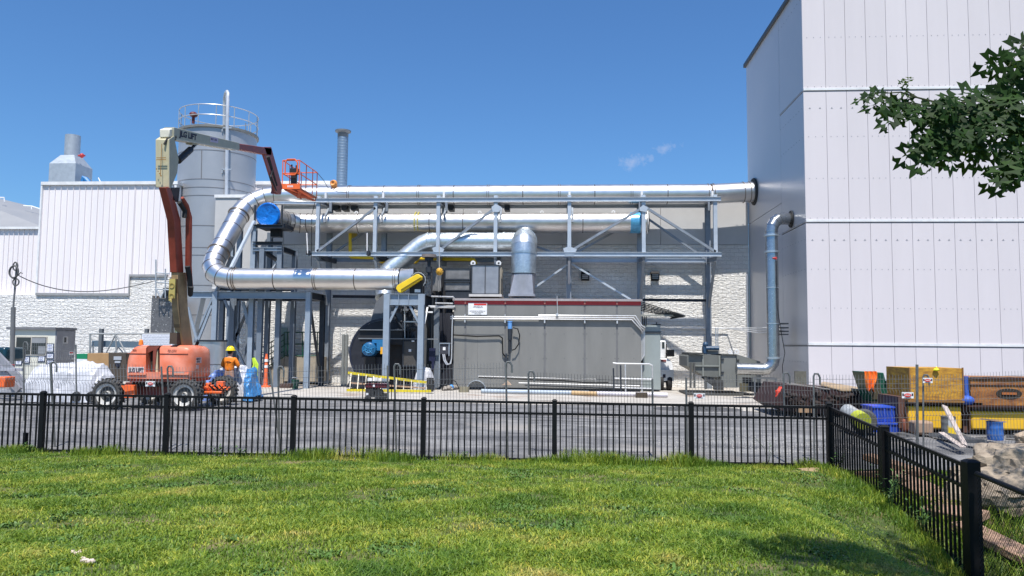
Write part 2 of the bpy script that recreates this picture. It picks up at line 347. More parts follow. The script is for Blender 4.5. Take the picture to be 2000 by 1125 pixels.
def lawnm(n, L, b, v):
    c = ramp(n, L, nz(n, L, v, 1.1, 7, .65), [(.34, (.03,.06,.01)), (.5, (.07,.09,.018)), (.60, (.15,.13,.05)), (.70, (.26,.19,.10))])
    c = mix(n, L, 1.0, c, ramp(n, L, nz(n, L, v, 30, 4), [(.3, (.6,)*3), (.7, (1.3,)*3)]), 'MULTIPLY')
    L.new(c, b.inputs['Base Color'])
asphm = groundmat('asphalt', asp); concmm = groundmat('concrete_pad', concm); lawnmm = groundmat('lawn_soil', lawnm)
# one sheet that reaches the horizon
def far(x, y): return gh(x, y) if abs(x) < 40 and y < 60 else (0 if y > 0 else gh(-10, -1))
xs = [-900, -300, -100] + [-40+i*1.0 for i in range(81)] + [100, 300, 900]; ys = [FY-.12+i*.4 for i in range(17)] + [24, 30, 40, 60, 120, 300, 1200]
mb = MB(); vs = [(x, y, far(x, y)-.004) for y in ys for x in xs]; nx = len(xs)
mb.add(vs, [(j*nx+i, j*nx+i+1, (j+1)*nx+i+1, (j+1)*nx+i) for j in range(len(ys)-1) for i in range(nx-1)])
tag(mb.build('ground', asphm, sharp=60), kind='structure')
xs = [-900, -200, -60, -30] + [-20+i*.5 for i in range(44)] + [2+i*.1 for i in range(50)] + [7+i*.5 for i in range(36)] + [40, 60, 200, 900]; ys = [-600, -100, -20, -5] + [-2+i*.4 for i in range(42)] + [FY-.1]
ys = [y for y in ys if y <= FY-.1]; mb = MB(); nx = len(xs)
mb.add([(x, y, gh(x, y)) for y in ys for x in xs], [(j*nx+i, j*nx+i+1, (j+1)*nx+i+1, (j+1)*nx+i) for j in range(len(ys)-1) for i in range(nx-1)])
tag(mb.build('lawn', lawnmm, sharp=60), kind='structure')
# concrete apron in front of the plant
a = G(-40, 784); mb = MB()
rim = [(-22, 29.0), (-16, 28.6), (-9, 27.2), (-4.5, 26.3), (-1, 25.9), (2.5, 26.4), (4, 25.4), (6.5, 24.2), (9.3, 23.2), (9.9, 29), (9.9, 40), (-22, 40)]
mb.add([(x, y, .004) for x, y in rim], [tuple(range(len(rim)))]); tag(mb.build('concrete_apron', concmm), kind='structure')
# low kerb edge with worn white paint on the left half
mb = MB(); mb.box(-11.2, 27.2, .005, -6.4, 27.45, .10); tag(mb.build('kerb', conc, bevel=.02), kind='structure')
def gravel(x0, x1, y0, y1, n, name, label, mat, hgt=.05, s=(.02,.06)):
    mb = MB(); R = random.Random(3)
    for k in range(n):
        t = R.random()*2*math.pi; r = math.sqrt(R.random()); x = (x0+x1)/2+(x1-x0)/2*r*math.cos(t); y = (y0+y1)/2+(y1-y0)/2*r*math.sin(t)
        z = gh(x, y)+hgt*(1-r)*R.random(); q = R.uniform(*s)
        c = [V((R.uniform(-1,1), R.uniform(-1,1), R.uniform(-.3,1))).normalized()*q for _ in range(4)]
        o = V((x, y, z)); mb.add([o+V((q,0,0)), o+V((-q*.6,q*.8,0)), o+V((-q*.6,-q*.8,0)), o+V((0,0,q*.8))], [(0,1,2),(0,3,1),(1,3,2),(2,3,0)])
    o = mb.build(name, mat, norm=False); return tag(o, label, kind='stuff')
g = G(1355, 799)
gravel(g.x-1.3, g.x+1.5, g.y-.9, g.y+.7, 2600, 'gravel', 'patch of dark gravel at the edge of the concrete apron', asph, .12, (.015,.04))
gravel(2.0, 6.6, 16.2, 18.5, 900, 'loose_stones', 'scattered small stones on the asphalt behind the fence', conc, .01, (.006,.02))
# ================================================================ BUILDINGS
WM, WL, XF = 38.0, 38.4, 9.08
def zat(px, py, Y): return P(px, py, Y).z
# --- right-hand tall building
YN = PX(1577, 600, XF).y
tb = thing('panelled_building', 'tall white insulated-panel building on the right edge with grey shaded side', 'building', (XF, YN, 0))
ztop = PX(1457, 130, XF).z
zj = [P(1577, y, YN).z for y in (178.5, 435, 675.5)]
mb = MB(); mb.box(XF+.06, YN+.06, 0, 40, 38.1, ztop-.05); mb.build('core', M('dark_gap', (.12,.12,.13), .8), tb)
mb = MB(); zs = [0.0] + sorted(zj) + [ztop]; pw = .757; x = XF; 
xsn = [XF+.004, XF+.84] + [XF+.84+pw*k for k in range(1, 42)]
for k in range(len(xsn)-1):
    for j in range(4):
        mb.box(xsn[k]+.006, YN, zs[j]+(.012 if j else 0), xsn[k+1]-.006, YN+.1, zs[j+1]-(.012 if j < 3 else 0))
frontp_o = mb.build('front_panels', whitep, tb)
mb = MB()
for z in zj: mb.box(XF+.01, YN-.03, z+.035, 40, YN+.1, z+.12)
mb.build('joint_flashing', whitet, tb)
mb = MB(); R = random.Random(5)
for k in range(30):
    for zz, kind in ((zj[0]+1.05*(0) - .62, 1), (zj[1]-.62, 1), (zj[0]-1.75, 0), (zj[0]-3.35, 0), (zj[1]-1.75, 0), (zj[1]-3.2, 0), (zj[2]-1.2, 0), (ztop-.62, 1), (zj[0]+2.1, 0), (zj[0]+3.9, 0), (zj[0]+.18, 0), (zj[1]+.18, 0)):
        for f in ((.27, .72) if kind else (.2, .5, .8)):
            x = xsn[k]+f*(xsn[k+1]-xsn[k]); zc = zz
            if kind: mb.box(x-.035, YN-.008, zc-.05, x+.035, YN+.01, zc-.035); mb.box(x-.01, YN-.012, zc-.03, x+.012, YN+.01, zc)
            else: mb.box(x-.012, YN-.010, zc-.012, x+.012, YN+.01, zc+.012)
absorb(frontp_o, mb.build('panel_screws', M('screw_grey', (.30,.30,.33), .5), tb))  # grey heads and clips of the panel screws
YJ = PX(1528, 500, XF).y
mb = MB()
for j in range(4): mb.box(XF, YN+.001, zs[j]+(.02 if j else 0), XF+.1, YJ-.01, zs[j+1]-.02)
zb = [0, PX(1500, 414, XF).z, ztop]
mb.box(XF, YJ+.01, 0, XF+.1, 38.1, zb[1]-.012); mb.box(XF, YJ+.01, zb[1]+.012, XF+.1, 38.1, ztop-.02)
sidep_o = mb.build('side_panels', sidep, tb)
mb = MB()
for z in zj:
    mb.box(XF-.012, YN+.1, z+.05, XF+.05, YJ, z+.065)
for z in [zz-.62 for zz in zj]+[zz-1.75 for zz in zj]+[ztop-.62]:
    for k in range(9): y = YN+.2+k*(YJ-YN-.3)/8; mb.box(XF-.01, y, z, XF+.02, y+.03, z+.03)
absorb(sidep_o, mb.build('side_screws', M('side_screw', (.25,.27,.3), .6), tb))
mb = MB(); mb.box(XF-.1, YN-.1, ztop-.02, 40, YN+.3, ztop+.16); mb.box(XF-.1, YN+.3, ztop-.02, XF+.3, 38.3, ztop+.16); mb.box(XF+.3, 38.0, ztop-.02, 40, 38.3, ztop+.16); mb.build('roof_trim', M('dark_trim', (.05,.05,.05), .5), tb)
mb = MB(); mb.box(XF-.06, 37.2, .0, XF-.001, 37.9, 1.0) ; 
a, b = PX(1553, 725, XF), PX(1576, 745, XF)
# --- main block building
X0 = P(418, 500, WM).x; X1 = XF-.03 # meets the tall building
mw = thing('block_building', 'long grey building with smooth upper panels and white split-face block wall behind the ducts', 'building', (X0, WM, 0))
zt1 = P(450, 383, WM).z; zt2 = P(1100, 374, WM).z; zm = P(1000, 478, WM).z; zlow = P(450, 562, WM).z; XL = P(552, 500, WM).x
mb = MB(); mb.box(XL, WM, 0, X1, WM+12, zm-.01); mb.build('block_wall', blockw, mw)
mb = MB(); mb.box(X0+.05, WM+.12, 0, XL-.01, WM+12, zlow-.001); mb.build('block_wall', blockw, mw)
mb = MB(); mb.box(X0, WM-.06, zlow, XL, WM+12, zt1-.1)
xx = [XL+.015] + [P(px, 440, WM).x for px in (700, 905, 1110, 1290)] + [X1]
for k in range(5): mb.box(xx[k]+.008, WM-.03, zm+.01, xx[k+1]-.008, WM+12, zt2-.1)
mb.build('upper_panel', precast, mw)
mb = MB(); mb.box(X0-.05, WM-.12, zt1-.098, XL, WM+12, zt1+.06); mb.box(XL+.01, WM-.1, zt2-.098, X1, WM+12, zt2+.05); mb.build('coping', whitet, mw)
mb = MB(); mb.box(X0, WM-.1, zlow-.06, XL, WM+.1, zlow-.004); mb.build('ledge', whitet, mw)
mb = MB(); mb.cyl((X1-.10, WM-.08, 0), (X1-.10, WM-.08, P(1450, 535, WM).z), .045); mb.build('downspout', whitet, mw)
# white metal part rising behind
mb = MB(); Yb = 45; xa, xb = P(470, 355, Yb).x, P(642, 355, Yb).x; zb_ = P(560, 356, Yb).z
mb.box(xa, Yb, 8, xb, Yb+9, zb_-.15); 
for k in range(int((xb-xa)/.33)): mb.box(xa+k*.33, Yb-.03, 8, xa+k*.33+.03, Yb, zb_-.15)
bb = mb.build('penthouse_wall', whitem, mw); mb = MB(); mb.box(xa-.1, Yb-.1, zb_-.149, xb+.1, Yb+9, zb_+.06); mb.build('penthouse_trim', whitet, mw)
# --- left building
lb = thing('metal_clad_building', 'white ribbed-metal building on the left above a white split-face block base', 'building', (P(83, 500, WL).x, WL, 0))
xl, xr = P(80, 460, WL).x, P(342, 460, WL).x; zt = P(200, 357, WL).z; zf = P(160, 577, WL).z; xp = P(257, 560, WL).x; zp = P(290, 541, WL).z
def ribbed(mb, xa, xb, z0, z1, Y, st=.335, w=.02, d=.05):
    mb.box(xa, Y, z0, xb, Y+.4, z1); k = 0
    while xa+k*st < xb: mb.hexa([(xa+k*st-w/2, Y-d, z0), (xa+k*st+w/2, Y-d, z0), (xa+k*st+w, Y, z0), (xa+k*st-w, Y, z0), (xa+k*st-w/2, Y-d, z1), (xa+k*st+w/2, Y-d, z1), (xa+k*st+w, Y, z1), (xa+k*st-w, Y, z1)]); k += 1
mb = MB(); ribbed(mb, xl, xp, zf, zt-.12, WL); ribbed(mb, xp+.002, xr, zp, zt-.12, WL); mb.box(xl+.02, WL+.41, 0, xr-.02, WL+11, zt-.12); mb.build('ribbed_wall', whitem, lb)
mb = MB(); mb.box(xl-.08, WL-.12, zt-.119, xr+.08, WL+11, zt+.05); mb.box(xl-.09, WL-.1, zf, xl, WL+.3, zt-.119); mb.box(xr-.1, WL-.1, zp, xr+.02, WL+.35, zt-.119); mb.build('roof_trim', whitet, lb)
zl2 = P(40, 448, WL+.3).z; xw = P(-60, 500, WL).x
mb = MB(); ribbed(mb, xw-14, xl-.1, zf, zl2, WL+.3, .27); mb.box(xw-14, WL+.71, 0, xl-.1, WL+9, zl2); mb.build('lower_ribbed_wall', whitem, lb)
mb = MB(); mb.box(xw-14, WL+.15, zl2+.001, xl-.1, WL+9, zl2+.12); mb.build('lower_roof_trim', whitet, lb)
mb = MB(); mb.box(xp-.001, WL-.12, zf-.0, P(334, 560, WL).x, WL+.35, zp); mb.box(xw-14, WL-.12, 0, P(297, 640, WL).x, WL+.35, zf); mb.build('block_wall', blockw, lb)
mb = MB(); mb.box(P(74,577,WL).x, WL-.2, zf-.02, xp-.06, WL-.05, zf+.11); mb.box(xp-.0, WL-.2, zp, P(330,540,WL).x, WL-.05, zp+.12); mb.box(xp-.06, WL-.2, zf-.02, xp, WL-.05, zp+.12); mb.build('flashing', M('grey_flashing', (.30,.30,.30), .5), lb)
# far grey roof
fr = thing('gable_building', 'distant building with grey pitched metal roof at the left edge', 'building', (P(20, 440, 62).x, 62, 0))
Yg = 62; q = [P(-160, 350, Yg), P(100, 412, Yg), P(100, 449, Yg-8), P(-160, 445, Yg-8)]
mb = MB(); mb.prism(q, (0, 0, -.2)); mb.build('roof', M('roof_grey', (.33,.33,.33), .5, .3, .05, .5), fr)
mb = MB(); mb.box(q[3].x, Yg-8, 0, q[2].x, Yg+10, q[2].z-.3); mb.build('wall', whitem, fr)
mb = MB()
for pts in ([(0,386),(8,386),(9,394)], [(46,402),(62,403),(80,409)], [(62,403),(62,409)], [(-4,425),(8,425),(9,436),(-4,436)], [(10,440),(50,440),(54,437),(80,440)]):
    mb.tube([P(x, y, Yg-3) for x, y in pts], .06, 6)
mb.build('roof_rail', whitet, fr)
# rooftop stacks
def stack(name, label, px, ytop, ybot, dpx, Y, mat, cap=True):
    c = P(px, ybot, Y); t = P(px, ytop, Y); r = dpx/2*Y/F
    s = thing(name, label, 'chimney', (c.x, Y, c.z-3)); mb = MB(); mb.cyl((c.x, Y, c.z-3), (c.x, Y, t.z), r, n=24)
    k = 0
    while cap and c.z-2+k*.16 < t.z: mb.lathe((c.x, Y, c.z-2+k*.16), [(r-.01, -.04), (r+.012, 0), (r-.01, .04)], n=24); k += 1
    mb.build('pipe', mat, s); return s, c, t, r
s, c, t, r = stack('exhaust_stack', 'slim blue-grey ribbed chimney with flat flanged cap behind the upper duct', 667.5, 268, 360, 21, 42.5, M('blue_grey_stack', (.13,.20,.29), .5, .1))
mb = MB(); mb.lathe((c.x, 42.5, t.z), [(r*.9, -.1), (r*1.02, 0), (r*1.02, .22), (r*1.5, .3), (r*1.5, .38), (0.05, .42)], n=24); mb.build('cap', M('cap_dark', (.13,.14,.15), .5), s)
s, c, t, r = stack('roof_vent', 'squat grey round vent on a tapered square hood on the left roof', 140.5, 265, 307, 29, 42, galvd, False)
a, b = P(114, 325, 42), P(163, 357, 42); mb = MB()
zb0, zb1, zb2 = b.z-2, P(140, 325, 42).z, P(140, 306, 42).z; w = (b.x-a.x)/2; cx = (a.x+b.x)/2
sq = [(cx-w, 42-w), (cx+w, 42-w), (cx+w, 42+w), (cx-w, 42+w)]; tq = [(c.x-r, 42-r), (c.x+r, 42-r), (c.x+r, 42+r), (c.x-r, 42+r)]
mb.hexa([(x, y, zb0) for x, y in sq] + [(x, y, zb1) for x, y in sq]); mb.hexa([(x, y, zb1+.001) for x, y in sq] + [(x, y, zb2) for x, y in tq]); mb.build('hood', galvd, s)
mb = MB(); mb.tube([P(153, 304, 41.5), P(166, 304, 41.5)], .05); mb.ell(P(160, 304, 41.4), .12, .12, .14); mb.build('red_valve', redst, s)
mb = MB(); mb.tube([P(162, 357, 41.5), P(163, 347, 41.5), P(168, 350, 41.5), P(174, 357, 41.5)], .14); single(mb, 'blue_hose', M('blue_hose_rubber', (.02,.16,.4), .5), 'blue hose looping over the roof edge beside the square hood', 'hose')
mb = MB(); mb.box(P(187, 355, 41).x, 41, zt+.05, P(218, 355, 41).x, 42, zt+.2); mb.tube([P(197, 357, 41.2), P(192, 347, 41.2)], .03); single(mb, 'roof_hatch', whitet, 'low white hatch with a thin rod on the left roof', 'hatch')
# ================================================================ SILO
SY = 40.6; sc = P(422, 400, SY); SR = 74.5*SY/F
si = thing('silo', 'tall pale grey cylindrical silo with railed top and white fill pipe', 'silo', (sc.x, SY, 0))
zs1 = P(422, 243, SY-SR).z
mb = MB(); mb.cyl((sc.x, SY, 0), (sc.x, SY, zs1), SR, n=64); mb.build('shell', silom, si)
mb = MB()
for py in (292, 349, 365, 381, 440, 483, 498, 557, 615):
    z = P(422, py, SY-SR).z; mb.lathe((sc.x, SY, z), [(SR-.01, -.018), (SR+.012, -.018), (SR+.012, .018), (SR-.01, .018)], n=64)
def onsilo(px, py, o=.01):
    x = P(px, py, SY-SR).x; 
    for _ in range(5):
        dx = max(-SR, min(SR, x-sc.x)); yy = SY-math.sqrt(SR*SR-dx*dx)-o; x = P(px, py, yy).x
    return V((x, yy, P(px, py, yy).z))
mb.beam(onsilo(394, 292), onsilo(393, 349), .03, .03); mb.beam(onsilo(480, 240), onsilo(480, 270), .03, .03)
mb.build('seams', M('silo_seam', (.16,.16,.17), .6), si)
mb = MB(); mb.lathe((sc.x, SY, zs1), [(SR-.02, -.12), (SR+.1, -.12), (SR+.1, 0), (0.01, .25)], n=64); mb.build('roof', M('silo_rim', (.17,.17,.16), .6), si)
RR = SR+.04; n = 14
for k in range(n): t = 2*math.pi*(k+.3)/n; mb = MB(); mb.cyl((sc.x+RR*math.cos(t), SY+RR*math.sin(t), zs1), (sc.x+RR*math.cos(t), SY+RR*math.sin(t), zs1+1.1), .026, n=6); mb.build('rail_post', galvd, si)
mb = MB()
for h in (.55, 1.1): mb.tube([(sc.x+RR*math.cos(2*math.pi*k/48), SY+RR*math.sin(2*math.pi*k/48), zs1+h) for k in range(49)], .025, 6)
mb.build('rail', M('rail_pale', (.5,.5,.5), .4, .4), si)
pp = [onsilo(442, 700, .25), onsilo(442, 390, .25), onsilo(444, 240, .25), onsilo(445, 190, .25)]; tp = pp[-1]
pts = pp[:3] + [tp, tp+V((-.04,.1,.22)), tp+V((-.14,.2,.38)), tp+V((-.28,.35,.36)), tp+V((-.40,.5,.18)), tp+V((-.45,.6,-.1)), tp+V((-.46,.7,-1.3))]
mb = MB(); mb.tube(pts, .09, 12); mb.build('fill_pipe', M('fill_pipe_white', (.55,.57,.6), .35, .3), si)
mb = MB()
for py in (250, 331):
    q = onsilo(443, py, .2); mb.box(q.x-.28, q.y-.05, q.z-.03, q.x+.28, q.y+.02, q.z+.03); mb.box(q.x-.26, q.y-.05, q.z-.2, q.x-.2, q.y+.2, q.z)
mb.build('pipe_bracket', galvd, si)
q = P(378, 224, SY); mb = MB(); mb.ell(q, .22, .25, .16); mb.cyl(q-V((0,0,.5)), q, .08); mb.build('motor', M('dark_red_motor', (.12,.02,.02), .5), si)
mb = MB(); mb.tube([P(410, 485, WM-1.5), P(450, 430, WM-1.5)], .012, 5)
# ================================================================ DUCTS
def duct(path, r, name, mat, parent, n=32, seams=True):
    mb = MB(); mb.tube(path, r, n, cap=True); o = mb.build(name, mat, parent, sharp=14)
    return o
def seam_rings(path_pts, r, mat, parent, idx):
    for i in idx:
        d = (path_pts[min(i+1, len(path_pts)-1)]-path_pts[max(i-1, 0)]).normalized(); mb = MB(); mb.lathe(path_pts[i], [(r-.02, -.016), (r+.01, -.016), (r+.01, .016), (r-.02, .016)], d, 28)
        mb.build('weld_seam', mat, parent)
RD = .475
YU = 36.75; zu = P(1000, 380.5, YU).z
E0 = PX(1474, 374.5, XF); E0.x = XF-.02
B1 = P(1388, 380, YU); B1.z = zu
C1 = P(487, 379, YU); C1.z = zu
C2 = P(400, 541, 33.2); L1 = P(781, 549, 33.2); zl = (C2.z+L1.z)/2; C2.z = L1.z = zl
main = thing('exhaust_duct', 'long stainless duct running above the rack, bending down and back to the fan', 'duct', (L1.x, 33.2, 0))
path = round_path([E0, B1, C1, C2, L1], [1.2, 1.5, 1.15], 4)
duct(path, RD, 'pipe', stainless, main)
seam_rings(path, RD, weld, main, list(range(1, len(path)-1)))
def along_x(pxs, Y, z, r, parent, double=True, mat=None, w=.022, gap=.09, h=.03):
    for px in pxs:
        p = P(px, 500, Y); 
        for s in ((-gap/2, gap/2) if double else (0,)): ringpart('flange', (p.x+s, Y, z), (1,0,0), r, w, h, mat or flangem, parent)
along_x((681, 817, 953, 1092, 1233), YU, zu, RD, main)
ringpart('flange', B1+V((-.15,0,0)), (1,0,0), RD, .03, .03, flangem, main); 
along_x((462, 619, 774), 33.2, zl, RD, main)
mb = MB()
def seam1(c, d, r, par, e=.006): mb = MB(); mb.lathe(c, [(r-.01, -.018), (r+e, -.018), (r+e, .018), (r-.01, .018)], d, 28); mb.build('weld_seam', weld, par)
for px in (749, 886, 1021, 1161, 1303): p = P(px, 500, YU); seam1((p.x, YU, zu), (1,0,0), RD, main); continue; mb.lathe((p.x, YU, zu), [(RD-.01, -.012), (RD+.006, -.012), (RD+.006, .012), (RD-.01, .012)], (1,0,0), 28)
for px in (541, 697): p = P(px, 500, 33.2); seam1((p.x, 33.2, zl), (1,0,0), RD, main); continue; mb.lathe((p.x, 33.2, zl), [(RD-.01, -.012), (RD+.006, -.012), (RD+.006, .012), (RD-.01, .012)], (1,0,0), 28)
dd = (C2-C1).normalized()
for f in (.30, .42, .62): seam1(C1+(C2-C1)*f, dd, RD, main); continue; mb.lathe(C1+(C2-C1)*f, [(RD-.01, -.012), (RD+.006, -.012), (RD+.006, .012), (RD-.01, .012)], dd, 28)
for f in (.255, .70): ringpart('flange', C1+(C2-C1)*f, dd, RD, .05, .05, flangem, main)
dE = (E0-B1).normalized()
for f in (.0, .68, .82): ringpart('flange', B1+(E0-B1)*(f+.06), dE, RD, .035, .035, flangem, main)
mb = MB(); mb.lathe(E0, [(RD-.02, -.08), (RD+.16, -.06), (RD+.18, .0), (RD-.02, .02)], dE, 32); mb.build('wall_collar', blackr, main)
# tapered transition into the fan inlet
a = L1+V((.06,0,0)); mb = MB(); n = 24; vs = []; w = .46
for k in range(n): t = 2*math.pi*k/n; vs.append(a+V((0, math.cos(t)*RD, math.sin(t)*RD)))
for k in range(n):
    t = 2*math.pi*k/n; c_, s_ = math.cos(t), math.sin(t); q = max(abs(c_), abs(s_)); vs.append(a+V((.62, c_/q*w, s_/q*w*.8+.06)))
mb.add(vs, [(i, (i+1)%n, n+(i+1)%n, n+i) for i in range(n)]); mb.build('transition', stain2, main)
# --- middle duct with blue-wrapped open end
YM = 36.6; zm_ = P(1000, 435.5, YM).z; RM = .485; q0 = P(522, 419, 34.1)
Mx0 = q0.x; Mx1 = P(1266, 435, YM).x
md = thing('capped_duct', 'middle stainless duct with a blue film-covered end facing forward', 'duct', (Mx0, YM, zm_))
zc0 = q0.z
pm = round_path([V((Mx0, 34.34, zc0)), V((Mx0, YM, zm_)), V((Mx1-.1, YM, zm_))], [1.1], 4)
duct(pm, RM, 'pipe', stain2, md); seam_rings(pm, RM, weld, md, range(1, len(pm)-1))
mb = MB()
for px in (700, 905, 1138, 840): p = P(px, 500, YM); seam1((p.x, YM, zm_), (1,0,0), RM, md, .004); continue; mb.lathe((p.x, YM, zm_), [(RM-.01, -.008), (RM+.004, -.008), (RM+.004, .008), (RM-.01, .008)], (1,0,0), 28)
for px in (694, 936, 1058, 1198):
    p = P(px, 500, YM); mb = MB(); mb.lathe((p.x, YM, zm_+RM+.03), [(.05, -.02), (.09, -.02), (.09, .02), (.05, .02), (.05, -.02)], (0,1,0), 10); mb.build('lifting_lug', whitet, md)
mb = MB(); p = P(1242, 435, YM); mb.lathe((p.x, YM, zm_), [(RM-.01, -.28), (RM+.012, -.28), (RM+.022, .2), (RM-.01, .21)], (1,0,0), 32); mb.build('blue_wrap', bluewrap, md)
ringpart('end_flange', (Mx1-.06, YM, zm_), (1,0,0), RM, .04, .06, whitet, md)
mb = MB(); mb.lathe((Mx1+.02, YM, zm_), [(0, 0), (RM*.92, 0), (RM+.02, -.08)], (1,0,0), 32); mb.build('end_cap', blackr, md)
mb = MB(); c = V((Mx0, 34.14, zc0)); prof = [(.001, .05), (.16, .07), (.3, .04), (.42, .02), (.52, -.02), (.575, .03), (.56, .14), (.52, .16)]
mb.lathe(c, prof, (0,1,0), 40)
for i, v in enumerate(mb.v): 
    rr = math.hypot(v.x-c.x, v.z-c.z); mb.v[i] = v + V((0, .035*noise.noise(V((v.x*9, v.z*9, 2)))*(1 if rr < .56 else .3), 0))
mb.build('film_cover', M('blue_film', (.005,.15,.55), .22, 0, .15, 5, .5, 16, bd=.04), md)
mb = MB(); mb.box(Mx0-.02, 34.06, zc0-.4, Mx0+.02, 34.1, zc0+.4); 
# --- galvanised duct with goose-neck
YG = 36.0; zg = P(930, 472.5, YG).z; RG = .45; RV = .575; Xv = P(1023, 500, 35.0).x
gd = thing('goose_neck_duct', 'galvanised duct arching over to a fat vertical drop on the grey enclosure', 'duct', (Xv, 35.0, 3.9))
zr = P(1022, 579, 35.0).z; zt_ = P(1022, 535, 35.0).z
pv = round_path([V((Xv, 35.0, zt_)), V((Xv, 35.0, zg+.0)), V((Xv, 36.6, zg))], [.62], 4)
duct(pv, RV, 'vertical_elbow', galv, gd, 28); seam_rings(pv, RV, galv, gd, range(1, len(pv)-1))
mb = MB()
for z in (zt_+.03, zt_+.95): mb.lathe((Xv, 35.0, z), [(RV-.01, -.02), (RV+.025, -.02), (RV+.025, .02), (RV-.01, .02)], n=28)
mb.box(Xv-.01, 35.0-RV-.012, zt_+.05, Xv+.01, 35.0-RV+.02, zt_+1.4); mb.build('collar', galv, gd)
mb = MB(); w1, w2 = RV*.98, .53; vs = []; n = 24
for k in range(n): t = 2*math.pi*k/n; vs.append(V((Xv+w1*math.cos(t), 35.0+w1*math.sin(t), zt_-.03)))
for k in range(n):
    t = 2*math.pi*k/n; c_, s_ = math.cos(t), math.sin(t); q = max(abs(c_), abs(s_)); vs.append(V((Xv-.06+c_/q*w2, 35.0+s_/q*w2, zr+.08)))
mb.add(vs, [(i, (i+1)%n, n+(i+1)%n, n+i) for i in range(n)]); mb.box(Xv-.06-w2-.06, 35.0-w2-.06, zr-.02, Xv-.06+w2+.06, 35.0+w2+.06, zr+.081); mb.build('square_transition', M('transition_grey', (.38,.38,.41), .45, .5), gd)
xe = P(836, 474, YG).x; xs_ = P(766, 540, YG).x; xb_ = P(742, 620, 35.2).x
ph = round_path([V((Xv-.2, YG, zg)), V((xe-.15, YG, zg)), V((xs_-.25, 35.6, P(766, 535, 35.6).z)), V((P(752, 582, 35).x, 35.0, P(752, 582, 35).z))], [1.0, .8], 3)
duct(ph, RG, 'arched_run', galv, gd, 28); seam_rings(ph, RG, galv, gd, range(1, len(ph)-1))
for px in (836, 922, 954, 985):
    p = P(px, 470, YG); ringpart('flange', (p.x, YG, zg), (1,0,0), RG, .03, .03, galv, gd)
# --- slim galvanised riser on the tall building
RW = .235; e = PX(1546, 428, XF); e.x = XF-.01
xw_ = P(1507.5, 500, 30.6).x; YW = 30.6; e.y = min(e.y, 31.2)
zb2 = P(1505, 722, YW).z
wd_ = thing('riser_duct', 'slim galvanised riser duct bending into the side of the tall building', 'duct', (xw_, YW, 0))
e = V((XF-.01, e.y, e.z)); xend = P(1438, 722, YW).x
pw_ = round_path([e, V((xw_, YW, e.z-.02)), V((xw_, YW, zb2)), V((xend, YW, zb2+.02))], [.55, .42], 4)
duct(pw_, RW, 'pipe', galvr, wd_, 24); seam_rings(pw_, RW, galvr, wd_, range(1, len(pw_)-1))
for py in (460, 492, 562, 632, 699): z = P(1508, py, YW).z; ringpart('collar', (xw_, YW, z), (0,0,1), RW, .07 if py < 500 or py > 690 else .04, .055 if py < 500 or py > 690 else .02, galv, wd_)
mb = MB(); mb.lathe(e, [(RW-.02, -.06), (RW+.1, -.05), (RW+.11, .0), (RW, .0)], (1,0,0), 24); mb.build('wall_collar', blackr, wd_)
mb = MB(); q = P(1515, 504, YW-.26); mb.cyl(q, q+V((0,.15,0)), .055, n=12); mb.cyl(q-V((.12,0,.0)), q, .03); mb.build('damper_handle', redst, wd_)
mb = MB(); mb.tube([P(1516, 510, YW-.28), P(1518, 600, YW-.28), P(1526, 650, YW-.2), P(1533, 690, YW-.1), P(1528, 715, YW), P(1530, 745, YW)], .012, 6); mb.build('cable', black, wd_)
mb = MB()
for z in (632, 640, 647, 653): q = P(1523, z, YW+.1); mb.box(q.x, YW-.05, q.z-.025, q.x+.3, YW+.6, q.z+.025)
mb.build('wall_bracket', steeld, wd_)
# --- conduit run along the wall
mb = MB()
for k in range(3):
    a = P(1332, 640+k*.5, WM-.15); mb.tube([V((a.x, WM-.15, a.z)), V((XF-1.1, WM-.15, a.z)), V((XF-.35, WM-1.2, a.z-.02-.07*k)), V((XF-.12, 36, a.z-.05-.09*k)), V((XF-.12, 32.5, a.z-.05-.09*k))], .022, 6)
single(mb, 'conduit_run', whitet, 'thin pale conduits crossing the block wall to the tall building', 'conduit')
# ================================================================ PIPE RACK
YF, YB = 35.5, 37.35
fpx = [621, 733, 856, 968, 1112, 1257, 1397]; zT, zB = P(1000, 391, YF).z, P(1000, 497, YF).z
zTb, zBb = P(1000, 402, YB).z-.02, P(1000, 508, YB).z
rk = thing('pipe_rack', 'long galvanised steel truss rack carrying the stainless ducts along the wall', 'pipe rack', (P(1000, 500, YF).x, YF, 0))
rackm = M('rack_steel', (.45,.50,.56), .45, .25, .08, 3); rackd = M('rack_steel_dark', (.24,.27,.31), .5, .3, .15, 3)  # second tone is darker, for rear columns, arms and diagonals
fx = [P(p, 445, YF).x for p in fpx]
def one(name, mat, fn, par=None): mb = MB(); fn(mb); return mb.build(name, mat, par or rk)
for i, x in enumerate(fx):
    one('front_post', rackm, lambda mb: mb.ibeam((x, YF, zB-.1), (x, YF, zT+.22), .17, .17, (0,1,0)))
one('top_chord', rackm, lambda mb: mb.ibeam((fx[0]-.1, YF-.11, zT), (fx[-1]+.25, YF-.11, zT), .12, .2))
one('bottom_chord', rackm, lambda mb: mb.ibeam((fx[0]-.45, YF-.11, zB), (fx[-1]+.25, YF-.11, zB), .12, .2))
one('rear_top_chord', rackm, lambda mb: mb.ibeam((fx[0]-2.4, YB, zTb), (fx[-1]-.1, YB, zTb), .14, .2))
one('rear_bottom_chord', rackd, lambda mb: mb.ibeam((fx[0]+.2, YB, zBb), (fx[3], YB, zBb), .14, .2))
one('rear_bottom_chord', rackm, lambda mb: mb.ibeam((fx[4], YB, zBb), (fx[-1], YB, zBb), .14, .2))
